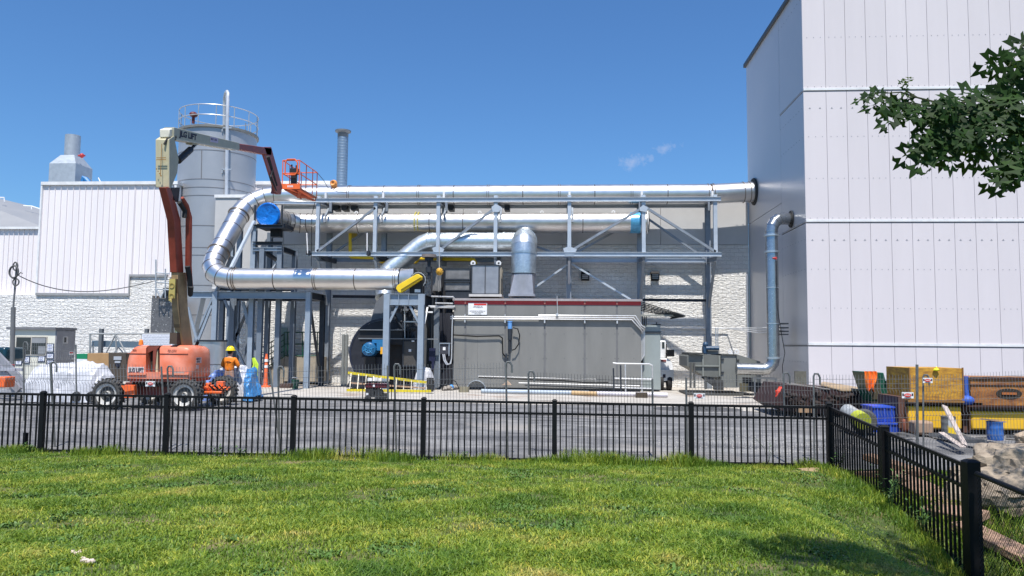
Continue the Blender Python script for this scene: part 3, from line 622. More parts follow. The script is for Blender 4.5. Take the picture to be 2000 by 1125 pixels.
# rear columns stand on the ground
for i in (0, 1, 2, 3, 4, 5, 6): 
    zlo = 0 if i in (0, 4, 5, 6) else zBb-.3
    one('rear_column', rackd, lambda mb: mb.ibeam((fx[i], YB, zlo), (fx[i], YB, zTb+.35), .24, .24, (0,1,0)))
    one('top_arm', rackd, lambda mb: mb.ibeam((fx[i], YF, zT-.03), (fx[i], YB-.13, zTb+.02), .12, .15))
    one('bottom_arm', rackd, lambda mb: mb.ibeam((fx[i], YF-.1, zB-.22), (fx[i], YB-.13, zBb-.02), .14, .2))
    one('knee_brace', rackd if i in (5, 6) else rackm, lambda mb: mb.beam((fx[i], YF, zB-.1), (fx[i], YB-.14, zB-2.3 if i != 4 else zB-1.2), .11, .11))
D = [(0, 1, 1), (2, 3, 1), (4, 5, 1), (5, 6, -1)]
for a, b, s in D:
    p, q = ((fx[a], YF-.02, zB+.12), (fx[b], YF-.02, zT-.35)) if s > 0 else ((fx[a], YF-.02, zT-.3), (fx[b], YF-.02, zB+.12))
    one('diagonal_brace', rackd, lambda mb: mb.beam(p, q, .13, .11))
    one('rear_diagonal_brace', rackd, lambda mb: mb.beam((p[0], YB-.02, p[2]), (q[0], YB-.02, q[2]-.2), .1, .1))
one('gusset', rackm, lambda mb: [mb.pprism([(1100,485),(1112,481),(1127,487),(1121,497),(1103,497)], YF-.14, .02), mb.pprism([(844,484),(856,480),(868,487),(862,497),(848,497)], YF-.14, .02), mb.pprism([(960,404),(968,398),(979,404),(975,414),(962,414)], YF-.14, .02), mb.pprism([(1249,406),(1257,400),(1266,406),(1262,414),(1250,412)], YF-.14, .02)])
for pa, pb in (((1108, 517), (1045, 561)), ((1116, 515), (1232, 585)), ((990, 462), (1107, 502))):
    one('sway_brace', rackm if pa[0] != 990 else rackd, lambda mb: mb.beam(P(*pa, YB-.2), P(*pb, YB-.35), .1, .09))
# brackets holding the upper duct to the rack
for px in (646, 756, 872, 1112, 1250, 1385):
    p = P(px, 400, YU-.3); one('duct_hanger', rackd, lambda mb: mb.box(p.x-.06, YU-.35, zT-.35, p.x+.06, YU-.25, zu-.3))
    one('saddle', whitet, lambda mb: mb.box(p.x-.05, YF+.1, zT, p.x+.05, YF+.22, zT+.42))
for px in (637, 747, 868, 978, 1118): p = P(px, 420, YM-.4); one('duct_hanger', rackd, lambda mb: mb.tube([(p.x, YM-.56, zm_-.05), (p.x, YM-.5, zm_+.3), (p.x, YM-.2, zm_+.52), (p.x, YM, zm_+.75)], .06, 4))
# canted stair-arm and white rods of the left bay
one('threaded_rod', whitet, lambda mb: mb.tube([P(599, 455, 35.2), P(601, 495, 35.2)], .03, 6))
one('threaded_rod', whitet, lambda mb: mb.tube([P(717, 455, 35.4), P(717, 490, 35.4)], .03, 6))
one('end_strut', steeld, lambda mb: mb.beam(P(600, 493, YF-.3), P(656, 511, YB-.2), .12, .2))
one('end_strut', steeld, lambda mb: mb.beam(P(718, 494, YF-.3), P(757, 508, YB-.2), .12, .2))
# long horizontal beam behind on the block wall
single(MB().ibeam(P(1250, 585.5, WM-.7), P(1380, 587, WM-.7), .12, .13), 'steel_girt', steeld, 'dark horizontal steel girt between enclosure and last rack column', 'beam')
single(MB().ibeam(P(650, 579, WM-.6), P(742, 580, WM-.6), .12, .15), 'steel_girt', steeld, 'dark horizontal girt behind the duct right of the stair landing', 'beam')
# gas pipe, yellow
mb = MB(); mb.tube(round_path([P(684, 456, 37.3), P(684, 502, 37.3), P(742, 504, 37.3), P(742, 511, 37.2), P(815, 512, 37.0), P(815, 505, 36.9), P(926, 507, 36.6), P(929, 516, 36.6)], .12, 3), .085, 10)
single(mb, 'gas_pipe', yellow, 'yellow gas pipe zigzagging behind the rack to the sheet-metal box', 'pipe')
mb = MB(); mb.lathe(P(691, 459, 37.4), [(0, -.1), (.17, -.1), (.17, .1), (0, .1)], (0,1,0), 16); single(mb, 'pipe_flange_cover', M('dull_yellow', (.35,.27,.05), .5), 'round dull-yellow flange cover at the top of the gas pipe', 'flange')
# yellow sling over middle duct
mb = MB()
for px in (813, 819): p = P(px, 430, YM); mb.tube([(p.x, YM-.53*math.cos(t), zm_+.53*math.sin(t)) for t in [k*math.pi/14-.9 for k in range(20)]], .022, 6)
single(mb, 'lifting_sling', M('sling_yellow', (.6,.5,.08), .8), 'faded yellow lifting sling wrapped over the middle duct', 'sling')
# wall lights
for px, py in ((1143, 538), (1280, 538)):
    p = P(px, py, WM-.3); t = thing('wall_light', 'dark wall-pack light on the block wall %s' % ('between the crossing rack braces' if px < 1200 else 'just left of the last rack column, in sun'), 'wall light', (p.x, WM, p.z), 'wall lights on the block wall')
    mb = MB(); mb.prism([(p.x-.2, WM, p.z-.24), (p.x-.2, WM-.28, p.z-.2), (p.x-.2, WM-.3, p.z+.05), (p.x-.2, WM-.15, p.z+.22), (p.x-.2, WM, p.z+.22)], (.4, 0, 0)); mb.build('housing', black, t)
    mb = MB()
    for k in range(3): mb.box(p.x-.15, WM-.32, p.z-.16+k*.08, p.x+.15, WM-.29, p.z-.11+k*.08)
    mb.build('lens', M('lens_grey', (.3,.3,.3), .3), t)
# ================================================================ GREY ENCLOSURE (thermal oxidiser)
YC = 34.0
cx0, cx1 = P(886, 680, YC).x, P(1252, 680, YC).x; cz = P(1070, 588, YC).z; zst = P(1070, 617, YC).z
en = thing('equipment_enclosure', 'large flat grey steel enclosure with red stripe under its roof edge', 'enclosure', (cx0, YC, 0))
mb = MB(); mb.box(cx0, YC, .12, cx1, YC+3.2, cz); mb.build('body', greybox, en)
mb = MB(); mb.box(cx0+.05, YC+.06, 0, cx1-.05, YC+3.1, .12); mb.build('skid', steeld, en)
mb = MB(); mb.box(cx0-.06, YC-.1, cz+.001, cx1+.05, YC+3.25, cz+.10); mb.build('roof_flange', M('flange_grey', (.33,.30,.30), .5), en)
mb = MB(); mb.box(cx0, YC-.012, cz-.17, cx1, YC-.001, cz-.0); mb.build('stripe', redst, en)
mb = MB()
for px in (909, 987, 1064, 1142, 1205):
    x = P(px, 680, YC).x; mb.box(x-.012, YC-.012, .13, x+.012, YC-.001, cz-.001)
    mb.box(x-.045, YC-.006, .13, x+.045, YC-.0005, cz-.171)
for px in (932.5, 1014): x = P(px, 700, YC).x; mb.box(x-.006, YC-.01, .13, x+.006, YC-.001, P(px, 656, YC).z)
mb.box(cx0, YC-.01, P(900,653,YC).z-.012, P(987,653,YC).x, YC-.001, P(900,653,YC).z+.012)
mb.build('panel_seams', M('seam_grey', (.15,.15,.15), .5), en)
mb = MB()
for px in (906, 914, 982, 992, 1036, 1061, 1067, 1102, 1139, 1146, 1175, 1201, 1208, 1238):
    for py in (652, 700): p = P(px, py, YC); mb.box(p.x-.015, YC-.012, p.z-.015, p.x+.015, YC, p.z+.015)
mb.build('screw_heads', M('screw_dark', (.12,.12,.12), .5), en)
for px in (909, 987, 1064, 1142, 1205):
    x = P(px, 600, YC).x; mb = MB(); mb.box(x-.035, YC-.06, cz-.14, x+.035, YC-.013, cz-.01); mb.build('clamp', M('clamp_red', (.35,.12,.1), .5), en)
# sign with the maker's name
p0, p1 = P(914.5, 615, YC), P(951.5, 592, YC); sg = None
mb = MB(); mb.box(p0.x, YC-.04, p0.z, p1.x, YC-.014, p1.z); sg = mb.build('sign', white, en, bevel=.01)
w = p1.x-p0.x
mb = MB(); mb.box(p0.x+w*.3, YC-.046, p1.z-.10, p1.x-w*.03, YC-.041, p1.z-.025); mb.build('sign_bar', redink, sg)
text('ANGUIL', (p0.x+w*.27, YC-.045, p1.z-.21), .12, ink, sg, width=w*.52)
text('ENVIRONMENTAL SYSTEMS, INC.', (p0.x+w*.08, YC-.045, p0.z+.15), .055, ink, sg, width=w*.84)
text('MILWAUKEE, WISCONSIN', (p0.x+w*.18, YC-.045, p0.z+.09), .045, ink, sg, width=w*.62)
text('WWW.ANGUIL.COM', (p0.x+w*.32, YC-.045, p0.z+.035), .04, ink, sg, width=w*.35)
# conduits along the front
cm = M('conduit_silver', (.62,.62,.62), .35, .5)
for k in range(3):
    z = zst-.0-.085*k+.02; x1_ = cx1-.25
    pts = [(cx0-.15 if k else P(1052,620,YC).x, YC-.12, z), (x1_-.08*k, YC-.12, z), (cx1+.02-.02*k, YC-.12, z-.42), (cx1+.10-.06*k+.06, YC-.08, z-.5), (cx1+.16-.06*k, YC+.1, z-.6), (cx1+.16-.06*k, YC+.1, z-1.7), (cx1+.05-.06*k+.02, YC+.1, z-1.85)]
    mb = MB(); mb.tube([V(p) for p in pts], .03, 8); mb.build('conduit', cm, en)
mb = MB(); mb.tube([P(1088, 578, YC-.15), P(1089, 616, YC-.15)], .018, 6); mb.build('conduit', cm, en)
mb = MB(); a = P(1088, 615, YC-.14); mb.box(a.x-.06, YC-.2, a.z-.06, a.x+.06, YC-.1, a.z+.06); mb.build('junction_box', cm, en)
for px in (909, 987, 1064, 1142, 1205):
    x = P(px, 600, YC).x; mb = MB(); mb.box(x-.03, YC-.13, zst-.32, x+.03, YC-.013, zst-.2); mb.box(x-.02, YC-.1, zst-.2, x+.02, YC-.013, zst+.05); mb.build('strut_bracket', cm, en)
mb = MB(); mb.tube([P(885, 654, YC-.1), P(930, 657, YC-.1), P(975, 656, YC-.1), P(981, 660, YC-.1), P(982, 690, YC-.1), P(987, 697, YC-.1)], .03, 6); mb.build('cable', black, en)
# gas valve / transmitter on the front
a = P(996, 636, YC-.2); mb = MB(); mb.cyl(a-V((0,0,.14)), a+V((0,0,.16)), .10, n=14); mb.cyl(a+V((0,0,.16)), a+V((0,0,.2)), .115, n=14)
vt = mb.build('transmitter_head', M('light_blue_cap', (.12,.30,.62), .35), en)
mb = MB(); b = P(997, 690, YC-.16); mb.cyl(a-V((0,0,.14)), a-V((0,0,.62)), .095, n=12); mb.cyl(a-V((0,0,.62)), (a.x-.03, YC-.16, b.z-.02), .065, .05, n=12); mb.build('transmitter_shadow', steeld, en)  # black column stands in for the shadow cast below the head
mb = MB(); mb.tube([P(1002, 640, YC-.2), P(1011, 642, YC-.2), P(1015, 655, YC-.18), P(1013, 672, YC-.18), P(1006, 682, YC-.2), P(1000, 684, YC-.2)], .025, 6); mb.build('hose', black, en)
mb = MB(); b = P(989, 698, YC-.1); mb.box(b.x-.04, YC-.14, b.z-.17, b.x+.04, YC-.02, b.z+.17); mb.box(b.x-.12, YC-.1, b.z+.05, b.x+.1, YC-.05, b.z+.1); mb.build('valve', steeld, en)
# annex on the right
ax0, ax1 = cx1+.12, P(1290, 700, YC+.4).x; az = P(1270, 635, YC+.4).z
an = thing('equipment_cabinet', 'tall pale grey-green cabinet joined to the right end of the enclosure', 'cabinet', (ax0, YC+.4, 0))
mb = MB(); mb.box(ax0, YC+.4, .05, ax1, YC+2.4, az); mb.build('body', greybox2, an)
mb = MB(); mb.box(ax0-.02, YC+.36, az-.36, ax1+.02, YC+.399, az-.28); mb.build('band', steeld, an)
mb = MB(); mb.box(ax1-.25, YC+.5, az+.001, ax1+.03, YC+2.4, az+.05); mb.cyl((ax1-.12, YC+.7, az), (ax1-.12, YC+.7, az+.14), .02); mb.build('roof_cap', steeld, an)
# slatted flap above the cabinet
c = [P(1254, 590, YC+.3), P(1338, 617, YC-.3), P(1254, 617, YC+.9)]; fl = thing('louvered_awning', 'black slatted triangular awning projecting right of the enclosure', 'awning', c[0])
mb = MB(); 
for k in range(6):
    t = k/5; a = c[0].lerp(V((c[0].x, YC+.9, P(1254, 606, YC+.9).z)), t); b = c[1].lerp(P(1318, 620, YC+.2), t); mb.beam(a, b, .09, .045)
mb.build('slats', M('awning_black', (.015,.015,.015), .5), fl)
mb = MB(); mb.beam(P(1249, 616, YC+.1), P(1326, 616.5, YC+.1), .10, .08); mb.build('rail', M('awning_grey', (.25,.25,.22), .5), fl)
mb = MB(); mb.beam(P(1338, 617, YC-.3), P(1310, 622, YC+.4), .06, .06); mb.build('edge', M('awning_black', (.02,)*3), fl)
for px in (1255, 1258.5, 1262): mb = MB(); mb.tube([P(px, 618, YC+.25), P(px, 636, YC+.25)], .025, 6); mb.build('support_rod', steeld, fl)
# boxes on the enclosure roof
def pbox_thing(name, label, cat, px0, py0, px1, py1, Y, dep, mat, frame=True, splits=(), hs=(), group=None, fm=None):
    mb = MB(); mb.pbox(px0, py0, px1, py1, Y, dep); a = P(px0, py1, Y); t = thing(name, label, cat, (a.x, Y, a.z), group); mb.build('body', mat, t)
    b = P(px1, py0, Y); mb = MB(); w = .045; fm = fm or steeld
    if frame:
        for x in (a.x, b.x-w): mb.box(x-.005, Y-.03, a.z, x+w+.005, Y-.001, b.z)
        for z in (a.z, b.z-w): mb.box(a.x+w, Y-.028, z, b.x-w, Y-.001, z+w)
    for px in splits: x = P(px, py0, Y).x; mb.box(x-.015, Y-.05, a.z+w, x+.015, Y-.001, b.z-w)
    for py in hs: z = P(px0, py, Y).z; mb.box(a.x, Y-.07, z-.03, b.x, Y-.001, z+.03)
    if mb.v: mb.build('frame', fm, t)
    return t
sm = M('mill_sheet', (.36,.36,.38), .42, .6, .12, 3, .1, 5); smd = M('mill_sheet_dark', (.20,.195,.19), .5, .4, .3, 3)
t = pbox_thing('sheet_metal_plenum', 'mill-finish plenum box standing on the enclosure roof with two lifting eyes', 'plenum box', 920, 517, 976, 575, 34.7, 1.3, sm, True, (948,))
for px in (924, 974):
    p = P(px, 514, 34.75); mb = MB(); mb.lathe((p.x, 34.75, p.z), [(.05, -.02), (.12, -.02), (.12, .02), (.05, .02), (.05, -.02)], (0,1,0), 12); mb.build('lifting_eye', whitet, t)
mb = MB(); a = P(916, 577, 34.6); b = P(980, 573, 34.6); mb.box(a.x, 34.55, a.z-.05, b.x, 36.0, a.z+.06); mb.build('base_flange', M('pale_flange', (.5,.48,.46), .5), t)
mb = MB(); b = P(976, 517, 34.7); 
for k in range(5): mb.box(b.x-.001, 34.8+k*.27, a.z+.07, b.x+.05, 34.83+k*.27, b.z-.06)
mb.build('side_ribs', M('rib_tan', (.30,.27,.22), .5), t)
pbox_thing('duct_box', 'low dark sheet-metal duct box left of the plenum, two stacked panels', 'duct box', 868, 524, 919, 568, 34.9, 1.1, smd, True, (), (546, 550), fm=steeld)
mb = MB(); mb.pbox(870, 569, 919, 584, 34.9, 1.2); single(mb, 'duct_saddle', steeld, 'dark saddle under the low duct box', 'saddle')
# ================================================================ FAN AND PORTAL FRAME
pf = thing('portal_frame', 'blue-grey steel portal frame straddling the big fan', 'steel frame', (P(789, 760, 32.4).x, 32.4, 0))
Yp = 32.4; pl, pr = P(755, 650, Yp).x, P(822, 660, Yp).x; pz = P(789, 574, Yp).z; pz2 = P(789, 596, Yp).z
for x in (pl, pr):
    mb = MB(); mb.ibeam((x, Yp, .02), (x, Yp, pz), .25, .25, (0,1,0)); mb.box(x-.2, Yp-.2, .0, x+.2, Yp+.2, .02); mb.build('column', steel, pf)
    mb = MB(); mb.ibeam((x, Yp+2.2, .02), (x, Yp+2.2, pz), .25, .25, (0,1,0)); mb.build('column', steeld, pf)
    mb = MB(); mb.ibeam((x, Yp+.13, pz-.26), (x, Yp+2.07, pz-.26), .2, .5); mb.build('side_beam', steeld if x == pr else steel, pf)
mb = MB(); mb.ibeam((pl+.13, Yp, (pz+pz2)/2), (pr-.13, Yp, (pz+pz2)/2), .22, pz-pz2); 
for px in (779.5, 798.5): x = P(px, 585, Yp).x; mb.box(x-.012, Yp-.11, pz2+.03, x+.012, Yp, pz-.03)
mb.build('head_beam', steel, pf)
for s, (x, px) in enumerate(((pl, 777), (pr, 800))): mb = MB(); mb.beam((x+(.12 if s == 0 else -.12), Yp, P(755, 629, Yp).z), (P(px, 597, Yp).x, Yp, pz2), .09, .09); mb.build('knee_brace', steel, pf)
mb = MB(); mb.beam(P(835, 600, Yp+.6), P(829, 632, Yp+.3), .07, .03); mb.build('white_plate', white, pf)
mb = MB(); mb.beam((pr+.02, Yp+.5, pz-.5), (pr+.02, Yp+2.0, pz-1.8), .09, .09); mb.build('knee_brace', steeld, pf)
# fan
fc = P(748, 690, 33.6); fr_ = 1.5
fn = thing('centrifugal_fan', 'huge charcoal centrifugal fan with blue motor behind the portal frame', 'fan', (fc.x, 33.6, 0))
mb = MB(); prof = [(fc.x+fr_*1.0*math.cos(t), 33.75, fc.z+1.45*math.sin(t)) for t in [math.pi*k/24 for k in range(0, 33)]]
prof += [(fc.x+.2, 33.75, .15), (fc.x+fr_, 33.75, .15)]
mb.prism(prof, (0, 1.6, 0)); mb.build('scroll_housing', dgrey, fn, sharp=20)
mb = MB(); mb.lathe((fc.x, 33.73, fc.z), [(fr_*.98, 0), (fr_*1.04, 0), (fr_*1.04, .06), (fr_*.98, .06)], (0,1,0), 48); mb.build('rim', M('charcoal_edge', (.015,.018,.035), .4), fn)
mb = MB(); mb.pprism([(746, 612), (762, 598), (785, 598), (812, 640), (812, 668), (748, 640), (730, 634)], 34.2, 1.0); mb.build('outlet_cone', M('cone_grey', (.13,.14,.16), .45), fn)
mb = MB(); mb.pprism([(722, 636), (734, 590), (748, 575), (768, 575), (768, 636)], 34.4, 1.0); mb.build('inlet_hood', M('cone_grey', (.2,)*3), fn)
mb = MB(); a = P(703, 645, 33.3); b = P(786, 662, 33.3); mb.box(a.x, 33.3, b.z-.25, b.x, 33.72, a.z); mb.build('motor_platform', M('near_black', (.008,.008,.010), .6), fn)
mb = MB(); mb.box(a.x-.05, 33.25, b.z-.02, b.x+1.6, 33.35, b.z+.03); mb.box(a.x, 33.2, a.z, b.x, 33.72, a.z+.04); mb.build('platform_edge', M('edge_grey', (.16,.17,.18), .5), fn)
mb = MB(); mb.pprism([(706, 698), (748, 698), (748, 757), (676, 757)], 33.4, .9); mb.build('pedestal', dgrey, fn)
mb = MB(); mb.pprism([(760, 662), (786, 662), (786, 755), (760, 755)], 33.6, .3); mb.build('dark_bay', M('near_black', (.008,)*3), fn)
mc = P(723, 682, 32.9); mt = thing('electric_motor', 'round blue electric motor with finned cover on the fan pedestal', 'motor', (mc.x, 32.9, mc.z-.3))
mb = MB(); mb.cyl((mc.x, 32.62, mc.z), (mc.x, 33.3, mc.z), .29, n=28); 
for k in range(28): t = 2*math.pi*k/28; mb.box(mc.x+.28*math.cos(t)-.012, 32.75, mc.z+.28*math.sin(t)-.012, mc.x+.31*math.cos(t)+.012, 33.28, mc.z+.31*math.sin(t)+.012)
mb.build('body', blue, mt)
mb = MB(); mb.lathe((mc.x, 32.60, mc.z), [(.0, -.03), (.07, -.03), (.25, 0), (.29, .03)], (0,1,0), 28)
mb.build('fan_cover', M('blue_motor_dark', (.012,.10,.22), .35), mt)
mb = MB()
for k in range(6):
    t = 2*math.pi*k/6; d = V((math.cos(t), 0, math.sin(t))); e = V((math.cos(t+.3), 0, math.sin(t+.3))); mb.beam(V((mc.x, 32.56, mc.z))+d*.05, V((mc.x, 32.58, mc.z))+e*.25, .018, .018)
mb.lathe((mc.x, 32.575, mc.z), [(.13, 0), (.15, -.01), (.15, .01)], (0,1,0), 20)
mb.build('grille', M('grille_blue', (.06,.30,.55), .35), mt)
mb = MB(); mb.box(mc.x+.1, 32.8, mc.z+.26, mc.x+.62, 33.2, mc.z+.42); mb.box(mc.x+.3, 32.8, mc.z-.05, mc.x+.62, 33.2, mc.z+.26); mb.build('terminal_box', blue, mt)
mb = MB(); mb.box(mc.x+.5, 32.7, mc.z-.2, mc.x+.63, 32.8, mc.z+.1); mb.build('yellow_guard', M('amber_guard', (.8,.4,.02), .5), mt)
mb = MB(); p = P(722, 706, 33.3); mb.box(p.x-.25, 33.3, p.z-.15, p.x+.25, 33.39, p.z+.2); mb.lathe((p.x, 33.35, p.z-.15), [(0, -.04), (.25, -.04), (.25, .04), (0, .04)], (0,1,0), 20); mb.build('skirt', M('near_black', (.008,)*3), mt)
# cabinets and panels behind the frame
pbox_thing('control_cabinet', 'dark brown-grey control cabinet between the two portal columns', 'cabinet', 786, 665, 815, 716, 33.3, .5, M('cab_brown', (.065,.06,.055), .5), True, (), (), fm=steeld)
mb = MB(); mb.pbox(798, 682, 803, 687, 33.28, .02); single(mb, 'label_plate', paper, 'small pale square plate on the dark control cabinet door', 'sign')
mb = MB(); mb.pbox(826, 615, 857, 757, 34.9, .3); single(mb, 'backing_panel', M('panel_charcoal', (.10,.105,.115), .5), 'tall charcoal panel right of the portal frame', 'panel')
mb = MB(); mb.ibeam(P(853, 757, 33.8), P(853, 600, 33.8), .22, .22, (0,1,0)); single(mb, 'steel_column', M('col_dark', (.13,.15,.175), .5), 'dark steel column left of the junction box', 'column')
mb = MB()
for k, px in enumerate((862, 869, 876, 881)): mb.tube([P(px, 757, 34.9), P(px+1, 690, 34.9), P(px, 650, 34.8+.1*(k%2)), P(px+1, 612, 34.9)], .15, 8)
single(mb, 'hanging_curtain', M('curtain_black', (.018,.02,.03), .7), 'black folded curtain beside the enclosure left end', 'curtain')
mb = MB(); mb.pbox(838, 680, 850, 705, 33.6, .3); mb.pbox(843, 705, 848, 722, 33.6, .2); single(mb, 'navy_box', M('navy_box', (.008,.010,.04), .5), 'dark navy box fixed beside the column', 'box')
jb = thing('junction_box', 'grey junction box with looping silver hoses left of the enclosure', 'junction box', P(868, 680, 33.5))
mb = MB(); mb.pbox(859, 671, 878, 691, 33.5, .2); mb.build('box', M('jb_dark', (.04,.04,.05), .5), jb)
mb = MB(); mb.pbox(858, 669.5, 879, 671.5, 33.45, .3); mb.pbox(857, 671.5, 859, 755, 33.6, .08); mb.pbox(876, 671.5, 878, 695, 33.48, .05); mb.build('channel', alum, jb)
mb = MB(); mb.pbox(865, 678, 870, 684, 33.48, .02); mb.build('switch_plate', white, jb)
for o in (0, 3): mb = MB(); mb.tube([P(865+o, 692, 33.5), P(867+o, 704, 33.4), P(872+o, 712, 33.4), P(879+o*.5, 710, 33.4), P(882, 700, 33.4), P(883, 640, 33.5), P(884, 615, 33.5)], .028, 6); mb.build('hose', cm, jb)
# dark clutter of valves and braces inside the bay
R = random.Random(4)
vg = thing('valve_train', 'tangle of dark pipes and valves under the portal head beam', 'valves', P(790, 640, 33.9))
mb = MB()
for (a, b) in (((787,598),(787,664)),((797,598),(797,664)),((770,606),(805,606)),((776,628),(812,628)),((768,610),(785,640)),((808,600),(795,640)),((770,645),(812,645)),((805,598),(805,660))):
    mb.tube([P(*a, 33.6), P(*b, 33.6)], .05, 8)
for k in range(10): p = P(R.uniform(768, 812), R.uniform(602, 650), 33.5); mb.ell(p, .10, .08, .10)
mb.build('dark_pipes', steeld, vg)
mb = MB(); mb.tube([P(790.5, 604, 33.4), P(790.5, 660, 33.4)], .03); mb.pbox(788, 627, 812, 629.5, 33.3, .15); mb.build('pale_pipe', cm, vg)
mb = MB(); mb.pbox(787, 603, 797, 607, 33.4, .1); mb.pbox(764, 608, 768, 614, 33.4, .1); mb.pbox(836, 608, 845, 611, 33.3, .1); mb.pbox(804, 665, 809, 667.5, 33.2, .05); mb.build('bright_bits', white, vg)
mb = MB()
for y0, y1, x0, x1 in ((579, 580, 842, 884), (600, 601, 840, 886), (592, 593, 850, 884), (598, 598.6, 836, 888)): mb.tube([P(x0, y0, 33.3), P(x1, y1, 33.7)], .035, 6)
mb.tube([P(884, 579, 33.7), P(888, 584, 33.8)], .035); single(mb, 'small_bore_pipes', cm, 'pale horizontal small-bore pipes running into the enclosure left corner', 'pipe')
mb = MB()
for k, px in enumerate((846, 858, 866, 874, 880)): mb.tube([P(px, 560, 35.6), P(px, 640, 35.6)], .10, 8)
mb.pbox(842, 525, 866, 580, 35.6, .8)
single(mb, 'riser_pipes', M('riser_dark', (.035,.035,.04), .5), 'group of dark riser pipes between fan and enclosure', 'pipe')
# belt guard, damper plate, chain hoist
mb = MB(); mb.pprism([(773, 563), (777, 570), (782, 572), (823, 545), (824, 540), (817, 535), (812, 536), (776, 557)], 32.35, .3)
bg_ = single(mb, 'belt_guard', yellow, 'long yellow belt guard slanting at the duct end', 'guard', bevel=.02)
mb = MB(); mb.beam(P(783, 566, 32.32), P(822, 542, 32.32), .05, .02); mb.build('slot', M('slot_dark', (.12,.08,.01), .6), bg_)
ip = thing('damper', 'round black damper plate with flange above the portal frame', 'damper', P(817, 545, 32.7)); c = P(817, 547, 32.75)
mb = MB(); mb.lathe(c, [(0, -.02), (.36, -.02), (.38, .02), (.36, .08), (0, .08)], (0,1,0), 32); mb.build('plate', M('near_black', (.008,)*3), ip)
mb = MB()
for k in range(16): t = 2*math.pi*k/16; mb.cyl(c+V((.34*math.cos(t), -.04, .34*math.sin(t))), c+V((.34*math.cos(t), 0, .34*math.sin(t))), .02, n=6)
mb.lathe(c, [(.30, -.03), (.315, -.035), (.33, -.03)], (0,1,0), 32); mb.build('bolt_ring', galvd, ip)
mb = MB(); mb.pbox(800, 548, 826, 574, 32.6, .4); mb.build('bearing_block', M('near_black', (.008,)*3), ip)
mb = MB(); mb.pbox(810, 565, 821, 571, 32.58, .02); pl_ = mb.build('plate_sign', white, ip)
vv = thing('control_valve', 'vertical dark valve stem with brown disc top under the galvanised duct', 'valve', P(838, 530, 34.4)); c = P(838, 500, 34.4)
mb = MB(); mb.cyl(c-V((0,0,.07)), c+V((0,0,.07)), .33, n=28); mb.build('disc', M('brown_disc', (.20,.17,.16), .5), vv)
mb = MB(); mb.cyl(c-V((0,0,.22)), c-V((0,0,.08)), .2, n=20); mb.cyl(P(838, 545, 34.4), c, .08); mb.cyl(c-V((0,0,.75)), c-V((0,0,.5)), .15); mb.build('stem', steeld, vv)
mb = MB(); mb.pbox(845, 525, 861, 568, 34.7, .5); single(mb, 'sheet_casing', smd, 'dull sheet-metal casing behind the chain hoist', 'casing')
ch = thing('chain_hoist', 'gold chain hoist hanging with its chain above the enclosure corner', 'hoist', P(858, 530, 33.3)); c = P(858.5, 530.5, 33.3)
mb = MB(); mb.ell(c, .16, .12, .17, 14, 10); 
for k in range(6): t = math.pi*k/6; mb.lathe(c, [(.165, -.012), (.18, 0), (.165, .012)], (math.cos(t), 0, math.sin(t)), 14)
mb.build('body', M('gold_hoist', (.62,.36,.05), .4), ch)
mb = MB(); mb.tube([P(858, 478, 33.6), P(858, 525, 33.3)], .02)
for px in (853, 858, 862): mb.tube([P(px, 535, 33.3), P(px-2+random.random()*2, 548, 33.3), P(px-1, 570-abs(px-858)*2, 33.3)], .022, 5)
mb.build('chain', M('chain_steel', (.35,.33,.30), .5, .5), ch)
mb = MB(); c = P(656, 352, YU); mb.ell((c.x, YU-.3, zu+RD+.04), .17, .17, .2, 14, 10); mb.lathe((c.x, YU-.3, zu+RD+.05), [(.06, -.19), (.12, -.22), (.15, -.17)], (0,1,0), 12); single(mb, 'orange_float', M('orange_float', (.85,.33,.08), .5), 'round orange float lying on top of the upper duct', 'float')
# dark shoring under upper duct left
for k, px in enumerate((655, 672, 690, 880, 990)): mb = MB(); mb.pbox(px-5, 400, px+5, 410, 37.0, .6); single(mb, 'pipe_saddle', steeld, 'dark saddle block between the two stainless ducts, ' + ('leftmost of all', 'second from left', 'third from left', 'fourth, near the rack third post', 'rightmost of all')[k], 'saddle', 'saddle blocks between the ducts')
# ================================================================ LEFT SUPPORT FRAMES
fs = thing('pipe_stand', 'blue-grey braced steel stand under the lower stainless duct', 'steel frame', (P(601, 755, 33.6).x, 33.6, 0))
YS = 33.4; YR = 35.4; zt_s = P(500, 570, YS).z; xR = P(601, 660, YS).x; xL = P(372, 580, YS).x; xM = P(420, 620, YS).x; xr2 = xR
def cname(n, mat, a, b, w=.22, h=.22, ref=(0,1,0)): mb = MB(); mb.ibeam(a, b, w, h, ref); return mb.build(n, mat, fs)
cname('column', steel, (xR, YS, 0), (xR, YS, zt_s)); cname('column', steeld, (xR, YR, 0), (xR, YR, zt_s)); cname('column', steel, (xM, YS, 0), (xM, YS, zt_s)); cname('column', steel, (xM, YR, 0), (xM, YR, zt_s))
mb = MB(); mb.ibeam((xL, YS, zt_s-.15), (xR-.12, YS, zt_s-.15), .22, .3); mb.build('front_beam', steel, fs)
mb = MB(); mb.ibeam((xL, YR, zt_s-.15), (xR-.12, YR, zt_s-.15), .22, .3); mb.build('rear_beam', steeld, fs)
mb = MB(); mb.ibeam((xR, YS+.12, zt_s-.15), (xR, YR-.12, zt_s-.15), .22, .3); mb.build('cross_beam', steeld, fs)
mb = MB(); mb.beam((xR, YS+.1, zt_s-.35), (xR, YR-.1, .5), .1, .1); mb.build('brace', steeld, fs)
mb = MB(); mb.beam(P(367, 600, YS), P(386, 668, YS), .1, .1); mb.build('brace', steel, fs)
mb = MB(); mb.beam(P(414, 597, YS), P(386, 668, YS), .1, .1); mb.build('brace', steel, fs)
mb = MB(); mb.beam(P(397, 582, YS+.2), P(382, 648, YR), .2, .12); mb.build('brace', steel, fs)
